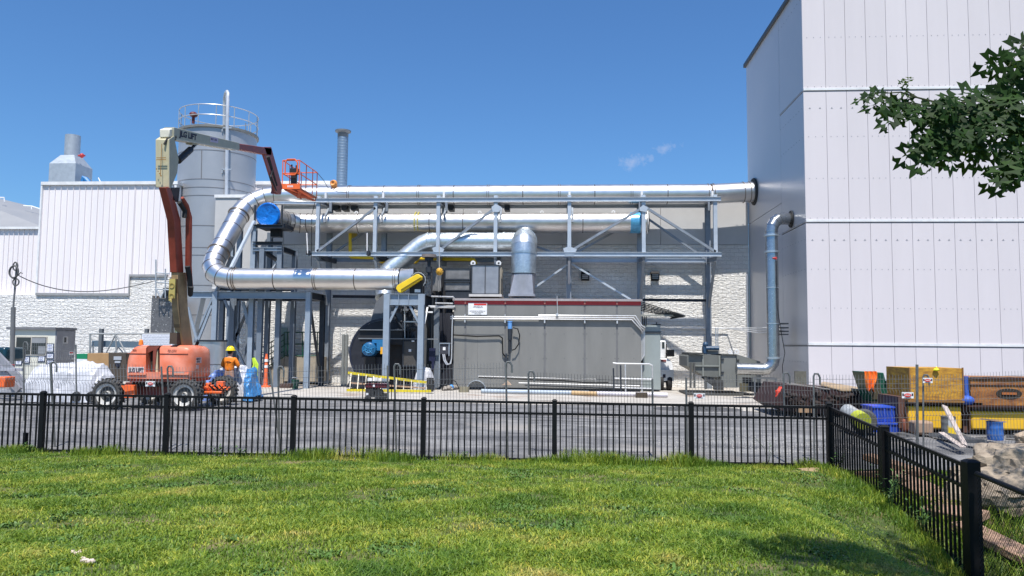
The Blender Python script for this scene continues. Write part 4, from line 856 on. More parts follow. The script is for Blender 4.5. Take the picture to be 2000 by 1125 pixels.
tw = thing('support_tower', 'tall braced blue-grey steel tower carrying the blue-capped duct', 'steel tower', (P(522, 755, 35).x, 35, 0))
fs2 = fs; fs = tw
txs = [P(496, 480, 34.0).x, P(548, 480, 34.0).x]; zt_t = P(520, 443, 34.0).z
for i, x in enumerate(txs):
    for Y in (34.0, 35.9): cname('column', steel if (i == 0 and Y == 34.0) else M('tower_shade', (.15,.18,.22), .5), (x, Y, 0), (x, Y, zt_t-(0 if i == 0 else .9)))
for z, mt_ in ((zt_t-.0, steeld), (zt_t-1.05, steel), (zt_t-.78, steeld)):
    mb = MB(); mb.ibeam((txs[0], 33.9, z), (txs[1]+.1, 33.9, z), .16, .16); mb.build('tower_beam', mt_, fs)
for x in txs: mb = MB(); mb.ibeam((x, 34.0, zt_t-1.0), (x, 35.9, zt_t-1.0), .16, .22); mb.build('tower_beam', steeld, fs)
mb = MB(); mb.box(txs[0]-.05, 34.35, zt_t+.02, txs[1]+.05, 35.5, zt_t+.2); mb.box(txs[0]+.35, 35.0, zt_t-.3, txs[0]+.8, 35.4, zt_t+.02); mb.build('saddle', steeld, fs)
for x in (txs[0], txs[1]+.02): mb = MB(); mb.beam((x, 34.0, zt_t), (x, 34.0, zt_t+1.0), .07, .07); mb.build('side_strut', steeld, fs)
for (a, b, Y0, Y1, mt_, w) in (((497,432),(452,522),34.0,33.0,M('bright_steel',(.55,.6,.66),.4,.2),.17), ((459,508),(441,560),33.2,33.2,steel,.2), ((453,500),(380,668),34.5,35.6,steel,.16), ((590-115,590),(515,755),34.2,34.2,steel,.14), ((439,586),(470,672),35.2,35.2,steel,.12), ((490,590),(455,672),35.2,35.2,steeld,.12), ((452,660),(490,740),34.6,34.6,steel,.14), ((516,492),(547,512),34.0,35.9,steeld,.2), ((545,505),(520,545),34.6,34.6,M('bright_steel',(.5,)*3),.1), ((500,470),(512,560),35.5,35.5,steeld,.1)):
    mb = MB(); mb.beam(P(*a, Y0), P(*b, Y1), w, w*.6); mb.build('brace', mt_, fs)
for px, Y in ((435, 35.5), (456, 34.6), (488, 35.9), (510, 33.9)):
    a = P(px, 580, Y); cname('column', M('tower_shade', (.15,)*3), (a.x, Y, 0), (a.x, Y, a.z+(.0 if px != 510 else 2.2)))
a = P(460, 440, 36.4)
for px, Y in ((455, 36.6), (470, 36.6)): a = P(px, 430, Y); cname('column', steel, (a.x, Y, 0), (a.x, Y, a.z))
mb = MB(); mb.ibeam((P(430,480,36).x, 36.0, zt_t-2.7), (txs[1], 36.0, zt_t-2.7), .16, .2); mb.build('tower_beam', steeld, fs)
# long pale beam above the mid duct towards the left elbow
mb = MB(); mb.ibeam(P(535, 395.5, YF+.2), P(620, 396.5, YF+.2), .1, .12); mb.build('top_strut', M('bright_steel', (.5,)*3), rk)
# stair landing with green rails
st = thing('stair_landing', 'tan concrete landing and stairs with green railings behind the stand', 'stairs', P(590, 740, 36.4))
mb = MB(); mb.pbox(555, 697, 626, 745, 36.3, 1.5); mb.build('landing', M('landing_tan', (.36,.31,.24), .8), st)
for k in range(8):
    a = P(555-k*8, 700+k*5.5, 36.4); mb = MB(); b = P(555-(k+1)*8, 700, 36.4); mb.box(b.x, 36.35, 0, a.x, 37.6, max(.05, a.z)); mb.build('step', M('landing_tan', (.3,)*3), st)
def rail(pts, r, mat, name='railing'): mb = MB(); mb.tube(pts, r, 6); return mb.build(name, mat, st)
for Y in (36.3, 37.5):
    for dy in (0, 23, 46): 
        rail([P(555, 649+dy, Y), P(627, 649+dy, Y)], .03, green)
    for px in (555, 562, 591, 620, 627): rail([P(px, 649, Y), P(px, 697, Y)], .03, green if px != 627 else black, 'baluster')
    for dy in (0, 11, 22, 33, 44): rail([P(556, 652+dy, Y), P(492, 690+dy, Y)], .025, green if Y < 37 and dy > 5 else black)
    for k in range(7): rail([P(548-k*9, 656+k*5.3, Y), P(548-k*9, 700+k*5.3, Y)], .02, green if k % 2 else black, 'baluster')
mb = MB(); mb.pbox(540, 640, 560, 696, WM-.07, .05); mb.build('door', M('greenish_glass_door', (.25,.32,.30), .3), st)
# ================================================================ BOOM LIFT
YN1, YN2 = 22.0, 24.2
wl, wr = P(213, 772, YN1).x, P(363, 773, YN1).x
lift = thing('boom_lift', 'orange and cream articulated boom lift parked behind the fence, basket raised', 'boom lift', ((wl+wr)/2, 23.1, 0))
def wheel(x, Y, side, steer=0):
    r = .45; t = .18; s = side
    A = V((math.sin(steer), math.cos(steer), 0)); c = V((x, Y, r)); X = V((A.y, -A.x, 0))
    mb = MB(); prof = [(r*.70, -t*.9), (r*.82, -t*1.02), (r*.95, -t*.92), (r*.985, -t*.7), (r*.985, t*.7), (r*.95, t*.92), (r*.82, t*1.02), (r*.70, t*.9)]
    mb.lathe(c, prof, A, 36)
    for k in range(22):
        a = 2*math.pi*k/22
        for q in (-1, 1):
            a2 = a+(.07 if q > 0 else -.07); d = X*math.cos(a2)+V((0,0,1))*math.sin(a2); e = X*(-math.sin(a2))+V((0,0,1))*math.cos(a2)
            p = c+d*(r*1.0); mb.beam(p+A*(q*t*.12)+e*.02, p+A*(q*t*.98)-e*.03, .045, .05, d)
    w = mb.build('wheel', tyrem, lift)
    mb = MB(); mb.lathe(c, [(r*.71, -t*.9), (r*.70, -t*.75), (r*.52, -t*.62), (r*.5, -t*.35), (r*.2, -t*.35), (r*.18, -t*.8), (.001, -t*.85)], A, 32); mb.lathe(c, [(r*.61, t*.9), (r*.60, t*.5), (r*.2, t*.3), (.001, t*.3)], A, 32)
    mb.build('rim', M('rim_grey', (.58,.56,.52), .6, .1, .25, 5), w)
    mb = MB(); mb.lathe(c, [(r*.50, -t*.36-.004), (r*.2, -t*.36-.004)], A, 28)
    for k in range(8): a = 2*math.pi*k/8; q = c+X*(r*.14*math.cos(a))+V((0,0,r*.14*math.sin(a)))-A*(t*.85); mb.cyl(q-A*.03, q, .018, n=6)
    mb.build('hub_plate', M('hub_dark', (.05,.05,.05), .6), w)
wheel(wl, YN1, 1); wheel(wr, YN1, 1); wheel(wr+.1, YN2, -1, -.12); wheel(wl+.1, YN2, -1)
mb = MB(); mb.box(wl+.3, 22.3, .38, wr-.3, 23.9, .78); mb.box(wl-.1, 22.75, .42, wr+.1, 23.45, .7)
mb.box(wl-.1, 22.2, .38, wl+.1, 24.0, .54); mb.box(wr-.1, 22.2, .38, wr+.1, 24.0, .54); mb.build('chassis', M('chassis_maroon', (.16,.035,.025), .6, 0, .3, 4), lift, bevel=.02)
mb = MB(); mb.pbox(243, 752, 263, 777, 21.9, .12); mb.pprism([(236, 753), (262, 753), (262, 762), (244, 765)], 21.85, .05); mb.build('tie_down_plate', orangeb, lift)
mb = MB()
for (x0, y0, x1, y1, Y) in ((395, 748, 408, 762, 22.9), (404, 752, 414, 766, 23.0), (422, 745, 435, 758, 23.3), (428, 756, 445, 764, 23.2), (398, 764, 432, 769, 22.8)): mb.pbox(x0, y0, x1, y1, Y, .2)
mb.tube([P(396, 756, 22.8), P(440, 762, 23.4)], .05); mb.build('steering_knuckle', orangeb, lift, bevel=.02)
mb = MB()
for k in range(5): a = P(408+k*5, 752+k%2*3, 22.8); mb.tube([a, a+V((.1, .1, -.15)), a+V((.25, .1, -.18)), a+V((.35, .2, -.05))], .02)
mb.build('hose', black, lift)
# decals on the chassis
mb = MB(); mb.pbox(284, 744.5, 303, 755, 21.95, .02); dp = mb.build('decal_plate', M('decal_white', (.5,.5,.48), .6), lift)
mb = MB(); p = P(293.5, 749.5, 21.94); mb.lathe(p, [(0, 0), (.07, 0)], (0,1,0), 18); mb.v = [V((p.x+(v.x-p.x)*1.5, v.y-.002, v.z)) for v in mb.v]; mb.build('danger_oval', redink, dp)
# counterweight body
def side(pts, Y, dep, nm, mat, par=lift, bev=0, **k): mb = MB(); mb.pprism(pts, Y, dep); return mb.build(nm, mat, par, bevel=bev, **k)
bp1 = [(249, 739), (248, 722), (250, 700), (254, 684), (260, 677), (268, 674.5), (285, 674.5), (285, 740)]
bp2 = [(312, 740), (312, 674.5), (340, 674), (358, 674.5), (366, 676.5), (371, 681), (374.5, 690), (376, 705), (375.5, 722), (374, 733), (369, 740)]
def hood(pts, nm, Y0, Y1, top=.12):            # rounded moulded hood: middle section full size, faces drawn in
    cx = sum(p[0] for p in pts)/len(pts); cy = 735
    mb = MB(); n = len(pts); rings = []
    for Y, s in ((Y0, .90), (Y0+.06, .96), (Y0+.2, 1.0), (Y1-.2, 1.0), (Y1-.06, .96), (Y1, .90)):
        k2 = {.90: 9, .96: 3.5, 1.0: 0}[s]; rings.append([P(min(pt[0], 376-k2), cy+(pt[1]-cy)*s if pt[1] < cy else pt[1], Y0) for pt in pts])
        for v in rings[-1]: v.y = Y
    vs = [v for r in rings for v in r]; fs = [(j*n+i, j*n+(i+1)%n, (j+1)*n+(i+1)%n, (j+1)*n+i) for j in range(5) for i in range(n)] + [tuple(range(n)), tuple(range(6*n-1, 5*n-1, -1))]
    mb.add(vs, fs); return mb.build(nm, orange, lift, sharp=50)
h1 = hood(bp1, 'hood', 22.0, 23.3); h2 = hood(bp2, 'hood', 22.0, 23.3)
side([(285, 739), (285, 676), (312, 676), (312, 739)], 22.25, 1.0, 'engine_bay', M('bay_dark', (.02,.018,.012), .8))
side([(304, 683), (308, 683), (308, 727), (304, 727)], 22.15, .08, 'bay_strut', cream)
side([(286, 677), (312, 676), (306, 683), (302, 726), (298, 726), (299, 684), (288, 690)], 22.12, .1, 'bay_frame', M('bay_maroon', (.22,.05,.03), .6))
side([(285, 727), (312, 727), (312, 740), (285, 740)], 22.0, .3, 'bay_sill', orange)
side([(248.5, 740), (374, 740), (370, 746), (254, 746)], 22.05, 1.3, 'turntable', M('turntable_red', (.30,.06,.03), .6))
mb = MB(); a = P(256, 746, 22.1)
for k in range(26): x = a.x+k*(P(368, 746, 22.1).x-a.x)/26; mb.box(x, 22.15, a.z-.06, x+.045, 22.3, a.z+.0)
mb.box(a.x, 22.2, a.z-.14, P(368, 746, 22.1).x, 23.2, a.z-.03); mb.build('slew_ring', M('ring_dark', (.05,.03,.025), .7), lift)
mb = MB()
mb.pbox(249, 690, 285, 691, 21.985, .02); mb.pbox(312, 690.5, 367, 691.5, 21.985, .02); mb.build('body_crease', M('crease', (.30,.06,.03), .6), lift)
for (x0, y0, x1, y1) in ((262, 697, 280, 708), (328, 700, 352, 712)): mb = MB(); mb.pbox(x0, y0, x1, y1, 21.99, .01)
mb = MB(); mb.pbox(250, 729, 285, 732, 21.96, .05); mb.pbox(312, 729, 368, 732, 21.96, .05); mb.build('bumper_lip', M('lip_light', (.75,.26,.15), .45), lift)
a = P(251, 726.5, 21.98)
text('JLG LIFT', a, .17, ink, h1, width=P(280, 720, 21.98).x-a.x, bold=.004)
mb = MB(); mb.pbox(250, 716.5, 281, 727.5, 21.992, .012); mb.build('lettering_ground', M('decal_pale', (.62,.52,.50), .6), h1)
text('JBA2091', P(327, 686, 21.98), .075, ink, h2, width=.27); text('450AJ', P(258.5, 685, 21.985), .07, ink, h1, width=.12)
XD = P(376, 705, 22.0).x+.006
def sidebox(pa, pb, o=.0, t=.006): a, b = PX(*pa, XD), PX(*pb, XD); return (XD+o, a.y, min(a.z, b.z), XD+o+t, b.y, max(a.z, b.z))
mb = MB(); mb.box(*sidebox((383, 698), (393, 709))); mb.box(*sidebox((383, 713), (388, 720))); dq = mb.build('decal_plate', M('decal_pink', (.62,.42,.38), .6), h2)
q = PX(383.4, 703.5, XD+.012); text('BEST', q, .09, ink, dq, xd=(0,1,0), width=.27); q = PX(383.6, 708, XD+.012); text('LINE', q, .06, ink, dq, xd=(0,1,0), width=.22)
mb = MB(); mb.pbox(336, 726, 360, 729, 21.975, .02); mb.build('worn_decal', M('decal_worn', (.42,.30,.25), .6), h2)
mb = MB(); c = P(275.5, 668, 22.6); mb.cyl(c-V((0,0,.09)), c+V((0,0,.02)), .07, .06); mb.ell(c+V((0,0,.02)), .06, .06, .06, 10, 6); mb.build('beacon', M('amber_beacon', (.75,.22,.03), .3), lift)
mb = MB(); mb.tube([P(381, 682, 23), P(384, 673, 23), P(387, 667, 23)], .05); mb.build('exhaust_pipe', black, lift)
# boom linkage: lies in the vertical plane x = XB, heading away from the camera
XB = -11.3
def arm(pts, nm, mat, w=.36, x=XB, bev=.015): mb = MB(); mb.prism([PX(a, b, x) for a, b in pts], (-w, 0, 0)); return mb.build(nm, mat, lift, bevel=bev)
arm([(365, 532), (367, 600), (377, 674), (358, 674), (348, 600), (347, 532)], 'lower_arm', tan, .2)
mb = MB(); a = PX(342, 545, XB); b = PX(352, 674, XB); mb.box(XB-.36, a.y-.06, b.z, XB-.02, a.y-.0, a.z) 
mb = MB(); q1, q2 = PX(347, 545, XB-.0), PX(354, 640, XB)
mb.hexa([(XB-.21, q2.y-.03, q2.z), (XB, q2.y-.03, q2.z), (XB, q2.y+.02, q2.z), (XB-.21, q2.y+.02, q2.z), (XB-.21, q1.y-.05, q1.z), (XB, q1.y-.05, q1.z), (XB, q1.y+.02, q1.z), (XB-.21, q1.y+.02, q1.z)]); mb.build('arm_front_plate', M('tan_dark', (.16,.10,.05), .6), lift)
arm([(333, 366), (345, 400), (353, 430), (359, 532), (346, 532), (340, 430), (324, 366)], 'riser_arm', redb, .22)
arm([(335, 366), (352, 366), (349, 395), (338, 392)], 'riser_knuckle', M('knuckle_dark', (.03,.02,.02), .6), .3)
mb = MB(); mb.tube([PX(356, 386, XB+.12), PX(364, 402, XB+.12), PX(369, 425, XB+.12), PX(368, 520, XB+.12), PX(372, 560, XB+.12)], [.05, .08, .10, .10, .08], 8); mb.build('tie_rod', redb, lift)
mb = MB(); mb.tube([PX(350, 395, XB+.05), PX(361, 412, XB+.1), PX(360, 425, XB+.1)], .07); mb.build('hydraulic_hose', blackr, lift); mb = MB(); mb.tube([PX(366, 520, XB+.15), PX(370, 540, XB+.15), PX(372, 575, XB+.15), PX(373, 560, XB+.2)], .08); mb.build('hydraulic_hose', blackr, lift)
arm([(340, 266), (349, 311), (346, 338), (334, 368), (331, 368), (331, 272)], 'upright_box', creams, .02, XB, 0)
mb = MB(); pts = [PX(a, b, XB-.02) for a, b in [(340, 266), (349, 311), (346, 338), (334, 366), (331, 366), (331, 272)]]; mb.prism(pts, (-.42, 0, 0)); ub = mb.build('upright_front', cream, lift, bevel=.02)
mb = MB(); a, b = PX(331, 274, XB), PX(331, 366, XB); xm = XB-.22
mb.box(xm-.008, a.y-.012, b.z+.3, xm+.008, a.y-.001, a.z-.1)
for f in (.38, .42): z = a.z+(b.z-a.z)*f; mb.box(XB-.36, a.y-.012, z-.01, XB-.08, a.y-.001, z+.01)
for k in range(4): z = a.z+(b.z-a.z)*(.62+.05*k); mb.box(XB-.36+.05*k, a.y-.012, z-.015, XB-.33+.05*k, a.y-.001, z+.015)
mb.build('rust_marks', M('rust', (.28,.14,.03), .8), ub)
mb = MB(); mb.prism([PX(a_, b_, XB-.05) for a_, b_ in [(331, 269), (331, 252), (343, 249), (342, 266)]], (-.30, 0, 0)); mb.build('boom_heel', M('heel_pale', (.70,.66,.55), .45), lift, bevel=.03)
mb = MB(); 
for k in range(6): a = PX(333+k, 270-(k%2)*3, XB-.05-.05*k); mb.tube([a, a+V((-.05, -.1, -.06)), a+V((-.1, -.15, -.22))], .03)
mb.ell(PX(332, 268, XB-.18), .2, .14, .14); mb.build('pivot_hoses', blackr, lift)
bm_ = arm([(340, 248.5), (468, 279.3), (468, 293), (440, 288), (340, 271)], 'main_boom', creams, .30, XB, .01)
mb = MB(); q = [PX(a, b, XB+.001) for a, b in [(344, 270.5), (466, 292), (466, 293.5), (344, 273)]]; mb.prism(q, (-.3, 0, 0)); mb.build('boom_underside', M('boom_under', (.5,.47,.38), .5), lift)
arm([(467, 280.5), (531, 289.5), (530, 304), (467, 292)], 'fly_boom', redb, .24, XB-.03)
arm([(516, 287), (530, 287), (552, 366), (549, 380), (538, 378), (540, 360)], 'jib', redb, .2, XB-.03)
arm([(515, 303), (519, 303), (540, 366), (546, 378), (537, 374)], 'jib_link', redb, .06, XB+.04, 0)
mb = MB(); mb.tube([PX(521, 306, XB), PX(530, 330, XB), PX(528, 345, XB+.05), PX(538, 372, XB)], .06); mb.tube([PX(524, 306, XB), PX(540, 362, XB)], .05); mb.build('jib_hoses', blackr, lift)
mb = MB(); mb.cyl(PX(348, 314, XB-.1), PX(372, 292, XB-.1), .10); mb.build('lift_cylinder', M('cyl_dark', (.02,.018,.018), .5), lift)
mb = MB(); mb.cyl(PX(372, 292, XB-.1), PX(383, 281, XB-.1), .045); mb.build('cylinder_rod', steeld, lift)
mb = MB(); mb.prism([PX(a, b, XB-.05) for a, b in [(374, 276), (390, 280), (384, 284), (376, 282)]], (-.2, 0, 0)); mb.build('cylinder_mount', creams, lift)
def onboom(px, py, o=.004): q = PX(px, py, XB+o); return q
a, b = onboom(350, 265.5), onboom(384, 273.5); a2 = onboom(350, 254)
text('JLG LIFT', a, (a2.z-a.z)*1.38, ink, bm_, xd=(b-a), ud=(0, 0, 1), width=(b-a).length, bold=.012)
a, b = onboom(412, 276.0), onboom(425, 278.8); mb = MB(); mb.prism([onboom(411, 267), onboom(426, 270), onboom(426, 279.5), onboom(411, 277)], (.004, 0, 0)); d = mb.build('decal_plate', M('decal_lilac', (.45,.38,.5), .5), bm_)
text('BEST LINE', onboom(412, 273, .01), .09, ink, d, xd=(b-a), width=(b-a).length*.9)
a, b = PX(343, 498, XB), PX(352, 640, XB)
mb = MB(); mb.box(XB-.2, q1.y-.10, P(340, 585, 22.3).z, XB-.02, q1.y-.055, P(340, 548, 22.3).z); mb.build('bearing_plate', M('olive_yellow', (.42,.34,.10), .5), lift)
mb = MB()
for py in (561, 581): c = P(341, py, 22.25); mb.lathe((XB-.11, q1.y-.11, c.z), [(.04, 0), (.075, -.01), (.08, .02)], (0,1,0), 16)
mb.build('pin', M('olive_pin', (.3,.22,.06), .5), lift)
mb = MB(); mb.beam(P(331, 585, 22.2), P(341, 592, 22.1), .06, .05); mb.beam(P(341, 592, 22.1), P(352, 583, 22.3), .06, .05); mb.build('olive_hook', M('olive_yellow', (.4,)*3), lift)
mb = MB(); mb.cyl(P(342, 592, 22.15), P(345, 655, 22.2), .065, n=16); mb.build('tower_cylinder', chrome, lift)
mb = MB(); mb.box(P(338, 660, 22.2).x, 22.0, P(340, 672, 22.2).z, P(352, 660, 22.2).x, 22.4, P(340, 650, 22.2).z); mb.build('cylinder_bracket', M('bracket_brown', (.07,.045,.03), .7), lift)
# basket
bx0, bx1, by0, by1 = P(551, 362, 31).x, P(584, 362, 31).x, 31.0, 33.3; bz = P(565, 364, 31).z; bt = P(565, 314, 31).z
def bt_(nm, pts, r=.022, mat=orangeb): mb = MB(); mb.tube([V(p) for p in pts], r, 6); return mb.build(nm, mat, lift)
mb = MB(); mb.box(bx0, by0-.05, bz-.12, bx1+.06, by0+.0, bz+.10); mb.build('toe_box', orangeb, lift)
mb = MB()
for k in range(5): mb.box(bx0+.25+k*.05, by0-.056, bz-.05, bx0+.28+k*.05, by0-.051, bz+.03)
mb.build('worn_stencil', paper, lift)
mb = MB()
for k in range(14): y = by0+.05+k*.18; mb.box(bx0, y, bz-.03, bx1, y+.05, bz)
for x in (bx0, (bx0+bx1)/2, bx1-.04): mb.box(x, by0, bz-.10, x+.04, by1, bz-.031)
mb.build('platform_floor', M('deck_red', (.45,.09,.03), .6), lift)
mb = MB(); mb.beam((bx0+.1, by0+.1, bz-.12), (bx1, by1-.3, bz-.22), .1, .06); mb.beam((bx0+.1, by1-.6, bz-.14), (bx1-.1, by0+.4, bz-.2), .12, .05); mb.build('platform_frame', M('deck_red', (.4,)*3), lift)
for x in (bx0, bx1):
    for h in (.55, 1.1): bt_('basket_rail', [(x, by0, bz+h), (x, by1, bz+h)])
    for y in (by0, by0+.85, by0+1.7, by1): bt_('basket_post', [(x, y, bz), (x, y, bz+1.1)])
for y in (by0, by1):
    for h in (.55, 1.1): bt_('basket_rail', [(bx0, y, bz+h), (bx1, y, bz+h)])
bt_('basket_hoop', [(bx0+.12, by0-.03, bz+.5), (bx0+.12, by0-.03, bz+1.0), (bx0+.2, by0-.03, bz+1.14), (bx1-.2, by0-.03, bz+1.14), (bx1-.08, by0-.03, bz+1.0), (bx1-.08, by0-.03, bz+.6), (bx1-.18, by0-.03, bz+.48), (bx0+.12, by0-.03, bz+.48)], .03)
mb = MB(); mb.box(bx0+.28, by0+.06, bz+.55, bx0+.62, by0+.3, bz+.78); mb.box(bx0+.32, by0+.1, bz, bx0+.55, by0+.25, bz+.55); mb.cyl((bx0+.35, by0+.15, bz+.7), (bx0+.35, by0+.1, bz+.95), .03); mb.cyl((bx0+.52, by0+.15, bz+.7), (bx0+.55, by0+.1, bz+.92), .03); mb.build('control_console', M('console_black', (.015,.015,.018), .5), lift)
bt_('lanyard', [(bx1, by1, bz+1.1), P(632, 352, 34.5), P(640, 366, 35.2), P(660, 375, 35.8), P(678, 376, 35.9)], .012, black)
bt_('hanging_cord', [(bx1+.02, by0+2.2, bz), P(609, 420, 33.6), P(608, 520, 34)], .015, black)
# ================================================================ PERSON
def skinned(name, nodes, edges, mat, par, lvl=2):
    me = bpy.data.meshes.new(name); o0 = wloc(par); me.from_pydata([tuple(V(n[0])-o0) for n in nodes], edges, []); o = bpy.data.objects.new(name, me); COL.objects.link(o); o.parent = par
    sm_ = o.modifiers.new('skin', 'SKIN'); sm_.use_smooth_shade = True
    for i, n in enumerate(nodes):
        r = n[1]; d = me.skin_vertices[0].data[i]; d.radius = r if isinstance(r, tuple) else (r, r)
    me.skin_vertices[0].data[0].use_root = True
    s2 = o.modifiers.new('sub', 'SUBSURF'); s2.levels = lvl; s2.render_levels = lvl; me.materials.append(mat); return o
pc = P(449, 700, 25.3); B = V((pc.x, 25.3, 0))
pn = thing('person', 'worker in orange shirt and yellow hard hat seen from behind beside the lift', 'person', B)
def b_(x, y, z): return B+V((x, y, z))
nodes = [(b_(0,0,.98), (.15,.11)), (b_(0,0,1.12), (.14,.10)), (b_(0,0,1.3), (.16,.105)), (b_(0,.0,1.44), (.12,.09)), (b_(0,.01,1.52), .06), (b_(0,.02,1.60), (.075,.09)), (b_(.0,.03,1.70), (.08,.095)), (b_(0,.03,1.77), (.05,.06)),
 (b_(-.19,0,1.42), .055), (b_(-.25,.06,1.16), .045), (b_(-.16,.26,1.10), .035), (b_(-.08,.34,1.12), .025),
 (b_(.19,0,1.42), .055), (b_(.28,.05,1.17), .045), (b_(.20,.27,1.12), .035), (b_(.12,.35,1.13), .025),
 (b_(-.09,0,.88), .09), (b_(-.11,.02,.48), .06), (b_(-.12,0,.1), .045), (b_(-.12,.14,.05), .035), (b_(.09,0,.88), .09), (b_(.12,.0,.48), .06), (b_(.14,-.03,.1), .045), (b_(.15,.11,.05), .035)]
E = [(0,1),(1,2),(2,3),(3,4),(4,5),(5,6),(6,7),(3,8),(8,9),(9,10),(10,11),(3,12),(12,13),(13,14),(14,15),(0,16),(16,17),(17,18),(18,19),(0,20),(20,21),(21,22),(22,23)]
# fingers
for s, h in ((-1, 11), (1, 15)):
    w = nodes[h][0]
    for k in range(5):
        i = len(nodes); off = (k-2)*.018; nodes.append((w+V((-s*.02+off*.3, .05 if k else .02, off+.0)), .009)); nodes.append((w+V((-s*.05, .075 if k else .04, off*.9)), .008)); E += [(h, i), (i, i+1)]
skinned('body', nodes, E, skin, pn)
nodes = [(b_(0,0,1.0), (.17,.125)), (b_(0,0,1.12), (.165,.125)), (b_(0,0,1.28), (.185,.125)), (b_(0,0,1.42), (.16,.11)), (b_(0,.0,1.49), (.08,.08)), (b_(-.18,0,1.42), .085), (b_(-.25,.03,1.26), .075), (b_(-.255,.06,1.17), .07), (b_(.18,0,1.42), .085), (b_(.265,.03,1.26), .075), (b_(.285,.06,1.16), .07)]
skinned('shirt', nodes, [(0,1),(1,2),(2,3),(3,4),(3,5),(5,6),(6,7),(3,8),(8,9),(9,10)], shirt, pn)
nodes = [(b_(0,0,.98), (.165,.12)), (b_(0,0,.92), (.15,.12)), (b_(-.09,0,.85), .105), (b_(-.11,.02,.48), .08), (b_(-.12,0,.12), .065), (b_(.09,0,.85), .105), (b_(.12,0,.48), .08), (b_(.14,-.03,.12), .065)]
skinned('trousers', nodes, [(0,1),(1,2),(2,3),(3,4),(1,5),(5,6),(6,7)], jeans, pn)
mb = MB(); mb.lathe(b_(0,.03,1.735), [(.165, -.015), (.165, 0), (.135, .01), (.132, .05), (.11, .10), (.06, .135), (.001, .145)], n=24)
mb.v = [V((v.x, v.y+(.05 if v.z < b_(0,0,1.74).z and v.y > B.y+.03 else 0), v.z)) for v in mb.v]; mb.box(B.x-.012, B.y-.09, 1.83, B.x+.012, B.y+.15, 1.885); mb.build('hard_hat', hatm, pn, sharp=60)
mb = MB(); mb.ell(b_(0,-.02,1.68), .082, .07, .09); mb.build('hair', M('dark_hair', (.02,.012,.008), .8), pn)
mb = MB(); mb.ell(b_(-.085,.03,1.66), .012, .025, .035, 8, 6); mb.ell(b_(.085,.03,1.66), .012, .025, .035, 8, 6); mb.ell(b_(0,.125,1.66), .015, .02, .02, 6, 5); mb.build('ears_and_nose', skin, pn)
for x, y in ((-.12, .06), (.145, .03)): mb = MB(); mb.ell(b_(x, y, .06), .06, .15, .075); mb.build('boot', M('boot_brown', (.05,.03,.02), .7), pn)
mb = MB()
for pts in ([(-.07,1.36),(.05,1.375)], [(-.01,1.37),(-.02,1.27)], [(-.08,1.36),(-.10,1.33)], [(.0,1.33),(.10,1.34)]):
    mb.tube([b_(x, -.128+abs(x)*.12, z) for x, z in pts], .008, 5)
mb.build('shirt_print', M('print_dark', (.05,.01,.01), .7), pn)
# ================================================================ SOFT GOODS
def drape(name, pts, z0, mat, label, cat, seed=0, amp=.07, res=70, hem=0, freq=2.6):
    """cloth thrown over a load: pts = [(x, y, halfwidth, height)] along its length"""
    mb = MB(); n = len(pts); vs = []; m = 44; N = res
    for i in range(N+1):
        t = i/N*(n-1); k = min(int(t), n-2); f = t-k; f = f*f*(3-2*f); a, b = pts[k], pts[k+1]
        x, y, hw, h = [a[j]*(1-f)+b[j]*f for j in range(4)]
        for j in range(m+1):
            u = j/m*2-1; s = math.copysign(abs(u)**.8, u)
            prof = 1-abs(u)**3.2; yy = y+hw*1.18*math.copysign(1-(1-abs(u))**1.8, u); zz = z0+h*prof
            q = V((x, yy, zz)); d = noise.noise(q*freq+V((seed, 0, 0)))*amp + abs(noise.noise(V((x*4.5, yy*2.2, zz*1.2+seed))))*amp*1.1
            rg = 1-abs(noise.noise(q*3.3+V((seed, 5, 1))))*2; rg = max(0, rg)**3; d += rg*amp*.45; vs.append(q + V((noise.noise(q*2+V((9, seed, 0)))*amp, -math.copysign(d, -u), d*(1 if prof > .3 else .2))))
    mb.add(vs, [(i*(m+1)+j, i*(m+1)+j+1, (i+1)*(m+1)+j+1, (i+1)*(m+1)+j) for i in range(N) for j in range(m)])
    o = mb.build(name, mat, sharp=38, norm=False); sd = o.modifiers.new('thick', 'SOLIDIFY'); sd.thickness = .01
    return tag(o, label, cat)
a, b = G(70, 778), G(212, 770); Yt = 24.3
xa, xb = P(58, 740, Yt).x, P(217, 740, Yt).x
drape('white_tarpaulin', [(xa, Yt+.1, .2, .5), (xa+.25, Yt+.1, .5, 1.05), (xa+.8, Yt+.1, .5, 1.2), (xa+1.25, Yt+.1, .5, 1.17), (xa+1.7, Yt+.1, .5, 1.24), (xb-.35, Yt+.1, .5, 1.12), (xb-.18, Yt+.1, .42, .8), (xb-.12, Yt+.1, .4, .6)], .03, whitet2, 'white plastic tarpaulin thrown over a long load beside the boom lift', 'tarpaulin', 1, .075)
t = thing('covered_trailer', 'low trailer bed with dark wheels carrying the white-covered load', 'trailer', ((xa+xb)/2, Yt+.3, 0))
mb = MB(); mb.box(xa+.8, Yt-.35, .42, xb, Yt+.95, .52); mb.build('bed', brownd, t)
for px in (150, 178): c = P(px, 763, Yt-.5); mb = MB(); mb.lathe((c.x, Yt-.5, .22), [(0, -.07), (.1, -.07), (.15, -.06), (.17, 0), (.15, .06), (.1, .07), (0, .07)], (0,1,0), 24); mb.build('wheel', blackr, t)
xa, xb = P(402, 760, 25.9).x, P(502, 760, 25.9).x
drape('white_sheet', [(xa+.3, 26.2, .3, .6), (xa+.5, 26.1, .35, 1.0), (xa+.95, 26.1, .35, 1.1), (xb-.55, 26.0, .35, 1.15), (xb-.35, 26.0, .35, .8)], .03, whitet2, 'white plastic sheet bunched behind the worker', 'sheet', 5, .08)
